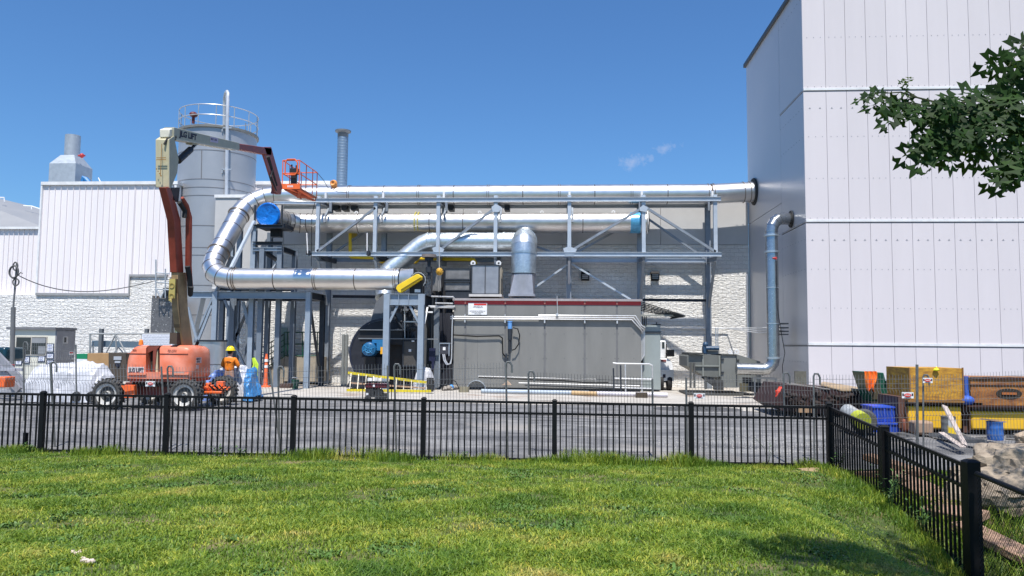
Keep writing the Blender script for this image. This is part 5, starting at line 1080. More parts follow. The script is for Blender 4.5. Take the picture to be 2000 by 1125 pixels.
drape('blue_tarpaulin', [(P(474, 740, 25.6).x, 26.0, .2, .9), (P(480, 740, 25.6).x, 25.9, .35, 1.05), (P(487, 740, 25.6).x, 25.9, .42, .8), (P(495, 740, 25.6).x, 25.8, .5, .4), (P(502, 740, 25.6).x, 25.8, .4, .1)], .03, bluet, 'crumpled blue tarpaulin sloping to the ground right of the worker', 'tarpaulin', 8, .12)
drape('blue_tarpaulin', [(P(398, 740, 25.2).x, 25.5, .3, .3), (P(406, 740, 25.2).x, 25.5, .35, .8), (P(420, 740, 25.2).x, 25.5, .3, 1.0), (P(434, 740, 25.2).x, 25.5, .25, .9)], .03, M('pale_blue_tarp', (.16,.25,.55), .4, 0, .1, 4), 'pale blue tarpaulin edge showing between lift body and white sheet', 'tarpaulin', 11, .08)
cyl = thing('stainless_cylinder', 'upright brushed stainless duct section standing behind the worker', 'duct section', P(412, 735, 27.5))
c = P(412, 735, 27.5); zt4 = P(412, 665, 27.5).z; c.z = 0; mb = MB(); rr = 27*27.5/F; mb.cyl(c, (c.x, c.y, zt4), rr, n=40); mb.build('shell', M('brushed_stain', (.62,.61,.60), .35, .8, .08, 2, .1, 8), cyl)
mb = MB(); mb.lathe((c.x, c.y, zt4), [(rr-.03, -.04), (rr+.04, -.04), (rr+.04, .02), (rr-.03, .02)], n=40); mb.build('top_flange', steeld, cyl)
mb = MB(); mb.lathe((c.x, c.y, P(412, 711, 27.5).z), [(rr, -.01), (rr+.01, -.01), (rr+.01, .01), (rr, .01)], n=40); mb.build('weld_seams', weld, cyl)
# yellow-green harness on post, delineator, bucket, bollards, crate
mb = MB(); 
for dx in (0, .09, .16): mb.tube([P(494, 699, 31)+V((dx*.3, 0, 0)), P(496, 712, 31)+V((dx, 0, 0)), P(491, 728, 31)+V((dx*1.4, 0, 0)), P(495, 746, 31)+V((dx, 0, 0))], .04, 6)
single(mb, 'safety_harness', hivis, 'yellow-green safety harness hanging on the tower leg', 'harness')
dl = thing('delineator', 'orange traffic delineator tube with white bands near the landing', 'traffic marker', (P(519, 745, 34).x, 34, 0)); x = P(519, 745, 34).x; zt5 = P(519, 691, 34).z
mb = MB(); mb.lathe((x, 34, 0), [(.22, 0), (.22, .05), (.10, .08), (.085, .6), (.065, zt5-.15), (.05, zt5-.12), (.05, zt5), (.0, zt5)], n=16); mb.build('post', M('delineator_orange', (.80,.15,.05), .5), dl)
mb = MB()
for f in (.62, .8): mb.lathe((x, 34, zt5*f), [(.09, -.06), (.088, .06)], n=16)
mb.build('reflective_band', white, dl)
mb = MB(); c = P(577, 740, 33); c.z = .08; mb.lathe((c.x, 33, .0), [(0, 0), (.13, 0), (.16, .36), (.17, .36), (.17, .40), (.15, .40), (.13, .05)], n=18); bk = single(mb, 'bucket', green, 'green plastic bucket standing before the stair landing', 'bucket')
mb = MB(); mb.tube([(c.x-.16, 33, .38), (c.x-.1, 32.9, .5), (c.x+.1, 32.9, .5), (c.x+.16, 33, .38)], .01); mb.build('handle', white, bk)
for px, lab in ((670, 'left'), (676.5, 'right')):
    x = P(px, 700, 36).x; z = P(px, 655, 36).z; mb = MB(); mb.cyl((x, 36, 0), (x, 36, z), .075, n=12); mb.ell((x, 36, z), .075, .075, .08, 12, 6); single(mb, 'bollard', M('bollard_grey', (.22,.23,.22), .5), 'slim grey pipe bollard, %s one of the pair left of the fan' % lab, 'bollard', 'pipe bollards left of the fan')
mb = MB(); mb.pbox(546, 750, 566, 758, 29, .4); single(mb, 'wooden_block', M('dark_wood', (.07,.04,.03), .8), 'dark wooden block on the apron near the stair landing', 'block')
# ================================================================ LEFT YARD
sh = thing('site_office', 'cream site hut with sliding window, posted notices and door on its shaded side', 'site office', (P(80, 700, 32.5).x, 32.5, 0))
YH = 32.5; a = P(20, 640, YH); xd = P(107, 700, YH).x; Yd = PX(145, 700, xd).y
mb = MB(); mb.box(a.x, YH, .1, xd-.03, Yd, a.z-.08); mb.build('wall', M('hut_cream', (.70,.68,.58), .6, 0, .04, 1), sh)
mb = MB(); mb.box(xd-.029, YH+.0, .1, xd, Yd, a.z-.08); mb.build('door_surround', M('hut_cream_shaded', (.25,.25,.26), .6), sh)  # cream hut's side wall, its shade painted in as grey
mb = MB(); mb.box(a.x-.1, YH-.12, a.z-.079, xd+.04, Yd+.03, a.z+.03); mb.build('roof', M('hut_roof', (.16,.16,.17), .6), sh)
def sbx(x0, y0, x1, y1, o, t): a_, b_2 = PX(x0, y1, xd), PX(x1, y0, xd); return (xd+o, a_.y, a_.z, xd+o+t, b_2.y, b_2.z)
mb = MB(); mb.box(*sbx(110, 737, 142, 646, .001, .03)); dr = mb.build('door', M('door_shaded', (.24,.24,.25), .5), sh)  # door colour carries the same painted shade as its wall
mb = MB(); mb.box(*sbx(121, 657, 131, 671, .032, .02)); dw = mb.build('door_window_frame', alum, dr); mb = MB(); mb.box(*sbx(123, 659, 127.5, 669, .053, .006)); mb.build('pane', glass, dw)
mb = MB(); mb.box(*sbx(137, 699, 141, 702, .032, .04)); mb.build('handle', alum, dr)
mb = MB(); mb.box(*sbx(133, 686.5, 142, 693, .032, .01)); sd_ = mb.build('danger_sign', white, dr); mb = MB(); mb.box(*sbx(134.5, 687.5, 141, 690.3, .043, .004)); mb.build('red_oval', redink, sd_)
mb = MB(); mb.pbox(30, 657, 91, 694, YH-.04, .035); wf = mb.build('window_frame', M('frame_beige', (.45,.42,.37), .5), sh)
for x0, x1 in ((31.5, 59.5), (61.5, 89.5)): mb = MB(); mb.pbox(x0, 659, x1, 692, YH-.05, .008); mb.build('pane', glass, wf)
mb = MB(); mb.pbox(74, 676, 88, 691, YH-.056, .004); mb.pbox(62, 660, 89, 670, YH-.056, .004); mb.build('blind', M('blind_grey', (.25,.26,.27), .6), wf)
ng = 'notices posted on the site hut'
for i, (x0, y0, x1, y1, lab) in enumerate(((90, 671, 105, 688, 'top of the column right of the window'), (90, 690, 105, 701, 'middle of the column right of the window'), (90, 703, 105, 712, 'bottom of the column right of the window'), (29.5, 696, 43, 713, 'leftmost below the window'), (44, 696, 58, 710, 'second from left below the window'), (73.5, 695, 88, 707, 'below the right half of the window'))):
    a = P(x0, y1, YH); t = thing('notice', 'framed paper notice on the hut, ' + lab, 'notice', a, ng)
    mb = MB(); mb.pbox(x0, y0, x1, y1, YH-.03, .025); mb.build('frame', M('notice_frame', (.01,.015,.06), .5), t)
    mb = MB(); mb.pbox(x0+1.6, y0+1.5, x1-1.6, y1-1.5, YH-.036, .005); mb.build('paper', paper, t)
    mb = MB()
    for k in range(int((y1-y0)/3)-1): mb.pbox(x0+3.5, y0+3+k*3, x1-3.5-(k%2)*1.5, y0+4+k*3, YH-.04, .003)
    mb.build('print', M('print_blue', (.12,.15,.35), .6), t)
lp = thing('light_pole', 'thin grey mast with coiled cable loops near its top', 'mast', (P(24, 740, 29).x, 29, 0)); xq = P(24, 740, 29).x
mb = MB(); mb.tube([(xq, 29, 0), P(26, 600, 29)], .085, 10); mb.build('lower_tube', M('mast_grey', (.18,.18,.18), .5, .3), lp)
mb = MB(); mb.tube([P(26, 600, 29), P(31, 540, 29), P(33, 513, 29)], .035, 8); mb.build('upper_tube', M('mast_grey', (.2,)*3), lp)
for (px, py, rx, rz) in ((27.5, 531, 9, 13), (30, 520, 5, 8), (31, 551, 6.5, 7)):
    c = P(px, py, 28.9); mb = MB(); k_ = 29/F
    for j in range(2 if rx > 8 else 1): mb.tube([(c.x+(rx+j*.5)*k_*math.cos(t)+.0, 28.9-.03*j, c.z+(rz-j)*k_*math.sin(t)) for t in [2*math.pi*i/24 for i in range(25)]], .03, 6)
    mb.build('cable_coil', M('coil_grey', (.09,.09,.09), .6), lp)
mb = MB(); pts = []
for i in range(31): t = i/30; x = 36+t*264; y = 538+(549-538)*t + 4*(26)*t*(1-t)+ (6*t*(1-t)*(.5-t)*8); pts.append(P(x, y, 29+8*t))
mb.tube([P(44, 534, 29), P(40, 532, 29), P(36, 538, 29)]+pts[1:], .022, 6); single(mb, 'slack_cable', M('cable_grey', (.12,.12,.12), .6), 'slack grey cable strung from the mast across to the scaffold', 'cable')
sf = thing('scaffold', 'small pipe scaffold standing on the grey clad bay beside the boom', 'scaffold', P(310, 583, 36))
for px, y0, y1 in ((304.5, 507, 582), (323, 525, 582)): mb = MB(); mb.tube([P(px, y1, 36.5), P(px, y0, 36.5)], .035, 6); mb.build('standard', galvd, sf)
for y in (532.5, 551): mb = MB(); mb.tube([P(304, y, 36.5), P(330, y+2, 36.5)], .03, 6); mb.build('ledger', galvd, sf)
mb = MB()
for a, b in (((305, 565), (330, 566)), ((306, 566), (314, 582)), ((322, 566), (314, 582))): mb.tube([P(*a, 36.5), P(*b, 36.5)], .035, 6)
mb.build('brace', galvd, sf); mb = MB(); mb.pbox(318, 562, 328, 582, 36.6, .4); mb.build('dark_housing', steeld, sf)
gp = M('galv_sheet_spots', (.15,.15,.155), .5, .4, .3, 9)
mb = MB(); mb.pbox(295, 583, 336, 650, 36.9, 1.3); cb = single(mb, 'clad_bay', gp, 'speckled dark grey metal-clad bay under the scaffold', 'bay')
mb = MB(); R = random.Random(9)
for k in range(46): px = R.uniform(297, 334); py = R.uniform(586, 648); w_ = R.uniform(.5, 1.8); mb.pbox(px, py, px+w_, py+R.uniform(.4, 1.1), 36.89, .006)
mb.build('paint_flecks', white, cb)
dp_ = M('diamond_plate', (.85,.85,.88), .4, .1, .05, 3); mb = MB(); mb.pbox(277, 653, 337, 690, 27.5, .03); dpl = single(mb, 'diamond_plate', dp_, 'bright diamond tread plate standing behind the lift body', 'tread plate')
mb = MB(); a = P(278, 689, 27.49); b = P(336, 654, 27.49); nn = 0
for i in range(20):
    for j in range(11): x = a.x+(i+.5*(j % 2)+.2)*(b.x-a.x)/21; z = a.z+(j+.5)*(b.z-a.z)/11; s = 1 if (i+j) % 2 else -1; mb.beam((x-.012, 27.492, z-.010*s), (x+.012, 27.492, z+.010*s), .012, .012)
mb.build('tread_pattern', M('tread_dark', (.45,.45,.5), .4, .2), dpl)
rl = thing('pipe_railing', 'galvanised pipe railing with fanned braces behind the boxes', 'railing', P(260, 690, 30))
for pts, r in (([P(175,652,30),P(338,652,30)], .035), ([P(176,652,30),P(176,740,30)], .04), ([P(182,668,30.2),P(182,700,30.2)], .03), ([P(278,652,30),P(278,740,30)], .035), ([P(226,653,30),P(207,690,30)], .03), ([P(226,653,30),P(227,690,30)], .03), ([P(226,653,30),P(252,700,30)], .03), ([P(231,678,30.2),P(222,692,30.2)], .025), ([P(231,678,30.2),P(243,692,30.2)], .025)):
    mb = MB(); mb.tube(pts, r, 6); mb.build('tube', M('railing_grey', (.33,.34,.34), .5, .3), rl)
for px, y0 in ((194, 642), (283, 642)): mb = MB(); mb.pbox(px-3, y0, px+3, 740, 30.6, .15); single(mb, 'steel_post', M('post_dark', (.12,.13,.14), .5), 'dark upright steel post at the %s end of the blue beam' % ('left' if px < 200 else 'right'), 'post', 'steel posts holding the blue beam')
mb = MB(); mb.beam(P(182, 671, 31), P(276, 673.5, 31), .2, .26); single(mb, 'blue_beam', blueg, 'slate blue steel beam lying level behind the railing', 'beam')
mb = MB(); mb.pbox(170, 690, 212, 740, 28, 1.0); single(mb, 'cardboard_crate', brownbox, 'tan plywood crate between the hut and the brown hopper', 'crate')
hp = thing('brown_hopper', 'brown steel box with pale labels next to the tan crate', 'box', P(230, 740, 27.6)); mb = MB(); mb.pprism([(212, 689), (245, 690), (250, 745), (212, 745)], 27.6, 1.1); mb.build('body', brownd, hp)
mb = MB(); mb.pbox(222, 696, 237, 703, 27.57, .02); mb.pbox(224, 705, 235, 709, 27.57, .02); lb_ = mb.build('labels', M('label_grey', (.40,.42,.45), .6), hp)
mb = MB(); mb.pprism([(224, 711), (235, 711), (230, 718)], 27.57, .02); mb.build('dark_hook', ink, hp)
mb = MB(); mb.pbox(149, 691, 170, 701, 29, .6); mb.build('x', green) ; bpy.data.objects.remove(bpy.data.objects['x'])
gb = thing('green_box', 'green box over a pale base right of the hut door', 'box', P(160, 740, 29)); mb = MB(); mb.pbox(149, 691, 170, 701, 29, .6); mb.build('lid', M('bright_green', (.01,.22,.10), .5), gb); mb = MB(); mb.pbox(149, 701.2, 169, 742, 29, .6); mb.build('base', paper, gb)
# stair unit lying at the far left
su = thing('loading_stair', 'grey steel loading stair sloping down at the left edge', 'stairs', G(20, 770))
mb = MB(); mb.beam(P(-30, 690, 25), P(38, 762, 25), .12, .22); mb.beam(P(-30, 668, 25.8), P(60, 762, 25.8), .12, .22); mb.build('stringer', M('stair_grey', (.33,.33,.36), .5, .3), su)
mb = MB(); mb.beam(P(-30, 720, 25), P(44, 722, 25), .08, .1)
mb.beam(P(0, 764, 25), P(60, 762, 25.4), .3, .1); mb.build('foot_plate', M('stair_light', (.45,.46,.5), .5, .3), su)
mb = MB(); mb.beam(P(-30, 722, 24.9), P(30, 722, 24.9), .06, .08); mb.build('handrail', M('stair_light', (.45,)*3), su)
mb = MB(); mb.pbox(-8, 736, 9, 757, 24.2, .5); single(mb, 'orange_crate', orangeb, 'small orange crate at the left picture edge', 'crate', bevel=.03)
mb = MB(); mb.pbox(-10, 712, 10, 732, 26.2, .5); single(mb, 'red_crate', M('red_crate', (.35,.03,.04), .5), 'red crate behind the loading stair', 'crate', bevel=.03)
mb = MB(); mb.pprism([(-20, 678), (11, 678), (11, 706), (-20, 706)], 29, 1.2); cbm = single(mb, 'vehicle_cab', M('teal_dark', (.01,.04,.06), .2), 'dark teal glazed cab at the left picture edge', 'cab', bevel=.1)
# ================================================================ MIDDLE YARD
gn = thing('generator', 'small black and red portable generator on wheels in front of the fan', 'generator', G(733, 786)); g = G(733, 785); Yq = g.y; x0, x1 = P(709, 740, Yq).x, P(759, 740, Yq).x
zg_ = P(733, 747, Yq).z
for y in (Yq, Yq+.5):
    mb = MB(); mb.tube([(x0, y, .02), (x0, y, zg_), (x1, y, zg_), (x1, y, .02), (x0, y, .02)], .022, 6); mb.build('frame', black, gn)
mb = MB(); mb.box(x0+.06, Yq+.03, zg_-.2, x1-.06, Yq+.47, zg_-.05); mb.build('fuel_tank', M('dark_red', (.10,.015,.02), .4), gn, bevel=.03)
mb = MB(); mb.box(x0+.08, Yq+.05, .15, x0+.42, Yq+.45, zg_-.22); mb.cyl((x0+.52, Yq+.05, .3), (x0+.52, Yq+.4, .3), .13, n=16); mb.box(x0+.42, Yq+.1, .1, x1-.1, Yq+.4, .28); mb.build('engine', M('engine_dark', (.03,.03,.03), .5), gn)
mb = MB(); mb.box(x0+.12, Yq-.01, .2, x0+.2, Yq+.02, .3); mb.box(x0+.35, Yq-.0, zg_-.15, x0+.42, Yq+.028, zg_-.08); mb.box(x0+.5, Yq, .14, x0+.6, Yq+.04, .2); mb.build('plates', white, gn)
for x in (x0+.2, x0+.55): mb = MB(); mb.lathe((x, Yq-.05, .12), [(0, -.03), (.11, -.03), (.12, 0), (.11, .03), (0, .03)], (0,1,0), 20); mb.build('wheel', blackr, gn)
ld = thing('ladder', 'long yellow ladder lying on its side in front of the fan', 'ladder', G(760, 768))
def stile(a, b, Ya, Yb): mb = MB(); mb.beam(P(*a, Ya), P(*b, Yb), .04, .10); mb.build('stile', M('ladder_yellow', (.62,.50,.02), .5), ld)
stile((680, 728), (842, 748), 31.6, 31.2); stile((677, 762), (842, 764), 31.2, 30.8)
for k in range(11):
    t = (k+.4)/11; a = P(680+162*t, 728+20*t, 31.6-.4*t); b = P(677+165*t, 762+2*t, 31.2-.4*t); mb = MB(); mb.beam(a, b, .032, .032); mb.build('rung', M('rung_pale', (.33,.31,.26), .5, .3), ld)
mb = MB(); mb.pbox(833, 738, 846, 765, 31.0, .12); mb.build('foot', blackr, ld)
mb = MB(); mb.beam(P(684, 748, 31.9), P(830, 758, 31.9), .12, .06); single(mb, 'timber_plank', wood, 'pale timber plank under the yellow ladder', 'plank')
mb = MB()
for (px, py) in ((718, 738), (728, 737), (736, 739)): mb.pbox(px, py, px+9, py+9, 33, .3)
single(mb, 'paint_pails', white, 'white pails lined up behind the yellow ladder', 'pail')
drape('white_bag', [(P(806, 740, 32.9).x, 33.1, .1, .25), (P(812, 740, 32.9).x, 33.1, .3, .7), (P(822, 740, 32.9).x, 33.1, .3, 1.0), (P(838, 740, 32.9).x, 33.1, .3, .9), (P(846, 740, 32.9).x, 33.1, .1, .4)], .02, whitet2, 'white sack slumped between portal column and navy box', 'sack', 21, .05, 20)
pg = 'long pipes lying on the apron'
for (a, b, r, mt_, lab, Y) in (((940, 760), (1150, 768), .085, pvc, 'pale blue pipe lying on the ground, left length', 31.5), ((1117, 766), (1166, 769.5), .085, M('tan_pipe', (.50,.34,.17), .5), 'short tan pipe in the line of ground pipes', 31.1), ((1163, 769), (1304, 774), .09, M('white_pipe', (.55,.52,.55), .4), 'off-white pipe lying on the ground, right length', 30.8)):
    p, q = P(*a, Y), P(*b, Y-.4); p.z = q.z = r+.02; mb = MB(); mb.cyl(p, q, r, n=14); single(mb, 'ground_pipe', mt_, lab, 'pipe', pg)
mb = MB(); c = G(1253, 777); mb.box(c.x-.22, c.y-.1, .0, c.x+.22, c.y+.15, .2); single(mb, 'wooden_crate', M('dark_crate', (.06,.045,.03), .8), 'small dark crate in front of the ground pipes', 'crate')
rg = thing('half_ring', 'open dark half ring of sheet metal standing by the enclosure base', 'ring', G(930, 764)); c = G(930, 762); c.z = 0; R_ = .42
mb = MB(); mb.lathe((c.x, c.y, 0), [(R_-.02, 0), (R_, 0), (R_, .5), (R_-.02, .5), (R_-.02, 0)], (0,1,0), 24, *((-math.pi/2, math.pi/2)))
vs2 = []
mb = MB(); n = 24
for y in (c.y, c.y+.6):
    for r in (R_, R_-.03):
        for k in range(n+1): t = math.pi*k/n; vs2.append(V((c.x+r*math.cos(t), y, r*math.sin(t)+.01)))
N = n+1
fs_ = [(k, k+1, N+k+1, N+k) for k in range(n)] + [(k, 2*N+k, 2*N+k+1, k+1) for k in range(n)] + [(N+k, N+k+1, 3*N+k+1, 3*N+k) for k in range(n)] + [(2*N+k, 3*N+k, 3*N+k+1, 2*N+k+1) for k in range(n)]
mb.add(vs2, fs_); mb.build('shell', galvd, rg, norm=False)
mb = MB(); mb.box(c.x-R_+.05, c.y+.55, .01, c.x+R_-.05, c.y+.6, R_*.7); mb.build('interior_shade', black, rg)  # black sheet stands in for the shade inside the open ring
mb = MB(); R = random.Random(12)
for k in range(9): px = R.uniform(866, 905); p = G(px, R.uniform(757, 764)); s = R.uniform(.08, .18); mb.ell((p.x, p.y, s*.7), s, s, s*.8, 8, 6, .2)
tag(mb.build('rubble', M('debris_mixed', (.25,.22,.19), .8, 0, .5, 6)), 'heap of dusty debris and rags at the enclosure corner', kind='stuff')
mb = MB(); p = G(882, 762); mb.ell((p.x, p.y-.1, .13), .12, .12, .12, 10, 8); single(mb, 'blue_can', M('blue_can', (.05,.25,.6), .4), 'small round blue can among the debris', 'can')
mb = MB(); mb.tube([P(863, 762, 31.5), P(868, 748, 31.5), P(878, 740, 31.5), P(890, 745, 31.5), P(897, 760, 31.5)], .02); single(mb, 'hose_loop', black, 'thin hose looping over the debris', 'hose')
mb = MB(); p = G(906, 766); mb.lathe((p.x, p.y, 0), [(0, 0), (.22, 0), (.24, .22), (.2, .22), (.19, .04)], n=18); single(mb, 'tan_tub', M('tub_tan', (.28,.25,.17), .6), 'shallow tan tub beside the half ring', 'tub')
mb = MB(); mb.pprism([(980, 752), (990, 744), (998, 752)], 33.2, .4); single(mb, 'cardboard_flap', M('flap_tan', (.45,.33,.24), .8), 'tan cardboard flap leaning on the enclosure base', 'cardboard')
rr_ = thing('guard_rail', 'galvanised guard rail in front of the cabinet right of the enclosure', 'railing', G(1240, 770))
for pts, r in (([P(1197,709,31.8),P(1205,710,31.8),P(1268,711,31.8),P(1274,714,31.8),P(1275,768,31.8)], .035), ([P(1197,739,31.8),P(1275,741,31.8)], .035), ([P(1200,757,31.8),P(1275,759,31.8)], .025), ([P(1221,711,31.8),P(1222,768,31.8)], .03), ([P(1253,711,31.8),P(1254,768,31.8)], .03)): mb = MB(); mb.tube(pts, r, 8); mb.build('tube', cm, rr_)
for px, y0 in ((1198, 719), (1212, 713)): mb = MB(); mb.beam(P(px, y0, 31.6), P(px+1, 765, 31.6), .06, .06); single(mb, 'dark_stake', steeld, 'dark upright stake at the guard rail, ' + ('leftmost, short' if px < 1205 else 'right one, taller'), 'stake')
lr = thing('low_rails', 'low pale rails and dark hose fixed along the enclosure foot', 'rail', P(1090, 750, 33.7))
for pts, r, mt_ in (([P(934,735,33.6),P(1164,741,33.6),P(1164,748,33.6)], .025, cm), ([P(1013,748,33.6),P(1250,754,33.6)], .025, cm), ([P(935,737,33.6),P(1060,742,33.6),P(1100,743,33.6),P(1140,747,33.6),P(1188,747,33.6)], .03, black), ([P(1025,752,33.5),P(1290,762,33.5)], .03, steeld)): mb = MB(); mb.tube(pts, r, 6); mb.build('rail', mt_, lr)
# truck behind the cabinet
tk = thing('box_truck', 'white truck nose with black mirror showing behind the grey-green cabinet', 'truck', P(1305, 757, 35.5))
YT = 35.6
mb = MB(); mb.pbox(1284, 665, 1301, 700, YT, 1.8); mb.build('cab', white, tk, bevel=.06)
mb = MB(); mb.pprism([(1284, 700), (1303, 700), (1312, 706), (1315, 716), (1314, 742), (1284, 742)], YT-.2, 2.0); mb.build('bonnet', white, tk, bevel=.05)
mb = MB(); mb.pprism([(1284, 722), (1316, 722), (1316, 744), (1284, 744)], YT-.3, .1); bpr = mb.build('bumper', alum, tk); mb = MB(); mb.pbox(1295, 731, 1300, 738, YT-.33, .03); mb.build('tow_hole', ink, bpr)
mb = MB(); mb.pbox(1291, 702, 1301, 706.5, YT-.23, .025); mb.build('headlight', M('lamp_red', (.25,.08,.08), .3), tk)
mb = MB(); mb.pbox(1293, 668, 1298, 680, YT-.02, .018); mb.build('window', glass, tk)
mb = MB(); mb.pbox(1303, 683, 1317, 696, YT-.3, .1); mb.tube([P(1301, 690, YT-.1), P(1305, 688, YT-.25)], .03); mb.build('mirror', black, tk)
mb = MB(); mb.pbox(1301, 672, 1302.5, 700, YT-.1, .05); mb.build('mirror_arm', black, tk)
mb = MB(); mb.box(P(1286, 740, YT).x, YT-.1, .35, P(1308, 740, YT).x, YT+1.6, .75); mb.build('chassis', black, tk)
for px in (1291, 1307): c = P(px, 747, YT-.1); mb = MB(); mb.lathe((c.x, YT-.05, .36), [(0,-.12), (.22,-.12), (.34,-.1), (.36,0), (.34,.1), (0,.12)], (1,0,0), 24); mb.build('wheel', blackr, tk)
# hopper skip
hs = thing('dust_hopper', 'grey-green steel hopper with sloped ends standing by the tall building', 'hopper', P(1410, 757, 32.5)); Yh = 32.3
mb = MB(); mb.pprism([(1342, 696), (1346, 692), (1409, 694), (1409, 737), (1376, 735), (1342, 715)], Yh, 2.2); mb.build('left_bin', greyhop, hs)
mb = MB(); mb.pprism([(1409, 691), (1439, 692), (1485, 706), (1486, 722), (1486, 750), (1440, 757), (1409, 757)], Yh-.1, 2.3); mb.build('right_bin', M('hopper_light', (.165,.172,.16), .5, 0, .06, 2), hs)
mb = MB()
for x in (1373, 1405): a = P(x, 695, Yh-.06); b = P(x, 735, Yh-.06); mb.box(a.x-.03, Yh-.06, b.z, a.x+.03, Yh-.001, a.z)
a = P(1343, 714, Yh); b = P(1404, 716, Yh); mb.box(P(1355, 740, Yh).x, Yh-.08, a.z-.03, b.x, Yh-.001, a.z+.03)
mb.build('ribs', M('hopper_rib', (.20,.21,.19), .5), hs)
for (x0, y0, x1, y1) in ((1409, 692, 1438, 694), (1346, 689, 1374, 692), (1440, 702, 1444, 704)): mb = MB(); mb.pbox(x0, y0, x1, y1, Yh-.15, 2.0); mb.build('lid', M('lid_dark', (.05,.05,.045), .6), hs)
mb = MB(); mb.pbox(1438, 694, 1439.5, 756, Yh-.13, .04); mb.pbox(1409, 700, 1414, 704, Yh-.16, .05); mb.pbox(1409, 726, 1414, 729, Yh-.16, .05); mb.build('hinges', steeld, hs)
mb = MB(); mb.beam(P(1374, 733, Yh+.2), P(1400, 752, Yh+.2), .3, .25); mb.pbox(1397, 743, 1413, 762, Yh-.2, .5); mb.build('chute', M('chute_dark', (.04,.04,.04), .6), hs)
mb = MB()
for px in (1349, 1356): mb.beam(P(px, 708, Yh-.1), P(px, 758, Yh-.1), .07, .07)
mb.beam(P(1378, 737, Yh), P(1378, 760, Yh), .08, .08); mb.box(P(1340, 740, Yh).x, Yh-.2, .02, P(1450, 740, Yh).x, Yh+2, .10); mb.build('stand', M('stand_dark', (.07,.07,.065), .6), hs)
mb = MB(); mb.pbox(1376, 676, 1405, 692, Yh+.5, .6); mb.build('gear_case', M('gear_grey', (.2,.2,.2), .5), hs)
mb = MB(); 
for px in (1383, 1391, 1399): c = P(px, 680, Yh+.4); mb.cyl((c.x-.1, Yh+.35, c.z), (c.x+.1, Yh+.35, c.z), .09, n=12)
mb.ell(P(1378, 673, Yh+.4), .12, .12, .12); mb.tube([P(1376, 670, Yh+.4), P(1377, 690, Yh+.4)], .08); mb.build('motor', M('motor_navy', (.03,.07,.13), .4), hs)
mb = MB(); mb.tube([P(1398, 640, Yh+.6), P(1398.5, 680, Yh+.6)], .025); mb.tube([P(1402, 640, Yh+.6), P(1402, 680, Yh+.6)], .02); mb.build('vent_rods', galvd, hs)
for px in (1426, 1439): c = P(px, 687, Yh+.3); mb = MB(); mb.lathe(c, [(.05, -.02), (.10, -.02), (.10, .02), (.05, .02), (.05, -.02)], (0,1,0), 12); mb.build('lifting_eye', whitet, hs)
bs = thing('blower_stand', 'black steel stand with small fans under the slim riser duct', 'stand', P(1500, 765, 30.8))
mb = MB()
for px in (1474, 1497, 1515): mb.beam(P(px, 738, 30.8), P(px, 772, 30.8), .06, .06)
mb.beam(P(1470, 737, 30.8), P(1516, 740, 30.8), .08, .08); mb.build('legs', M('leg_pale', (.3,.3,.29), .5), bs)
mb = MB(); mb.pbox(1456, 738, 1470, 752, 31.0, .5); mb.cyl(P(1460, 754, 31), P(1486, 758, 31), .2, n=16); mb.build('blower', M('near_black', (.01,)*3), bs)
mb = MB(); mb.tube([P(1475, 768, 30.2), P(1490, 775, 30), P(1516, 776, 30)], .06); mb.build('hose', black, bs)
mb = MB(); mb.pbox(1447, 749, 1464, 765, 30.9, .3); single(mb, 'tan_drum_box', M('tan_box', (.30,.24,.13), .8), 'tan box under the black blower stand', 'box')
# ================================================================ RIGHT YARD
gpc = thing('skip_container', 'open dark maroon steel skip full of debris with grey folded sheets on top', 'skip', G(1600, 800)); Ys = 23.0
mb = MB(); outer = [(1510, 790), (1533, 752), (1690, 764), (1700, 782), (1700, 815), (1600, 808), (1530, 803)]; mb.pprism(outer, Ys, 2.4); mb.build('body', maroon, gpc)
mb = MB(); mb.prism([P(1600, 752, Ys-.02), P(1608, 747, Ys+1.6), P(1672, 757, Ys+1.6), P(1690, 764, Ys-.02), P(1645, 764, Ys-.02)], (0, 0, .03)); mb.build('plywood_sheet', M('ply_pale', (.34,.25,.16), .8), gpc)
mb = MB()
for k in range(4): mb.beam(P(1536+k*4, 748+k*1.5, Ys+.2+.2*k), P(1620+k*6, 760+k*1, Ys-.0+.3*k), .12, .03)
mb.build('loose_boards', M('board_grey', (.33,.30,.27), .8), gpc)
mb = MB(); R = random.Random(8)
for k in range(30): p = P(R.uniform(1536, 1690), R.uniform(766, 790), Ys-.15); mb.ell(p, R.uniform(.05,.16), .1, R.uniform(.05,.12), 7, 5, .3)
mb.build('debris', M('dark_debris', (.025,.016,.014), .9, 0, .5, 6), gpc)
mb = MB(); mb.pbox(1560, 795, 1585, 806, Ys-.5, .3); mb.build('tan_block', M('block_tan', (.35,.22,.12), .8), gpc)
mb = MB(); mb.ell(P(1524, 769, 23.2), .14, .12, .2, 10, 8, .2); single(mb, 'red_rag', M('red_rag', (.75,.06,.03), .7), 'bright red rag at the left edge of the skip', 'rag')
mb = MB(); mb.pbox(1553, 725, 1575, 752, 26.5, .1)
single(mb, 'glazed_panel', M('dusty_glass', (.16,.15,.12), .25, 0, .3, 3), 'dusty framed glass panel against the tall building side', 'panel')
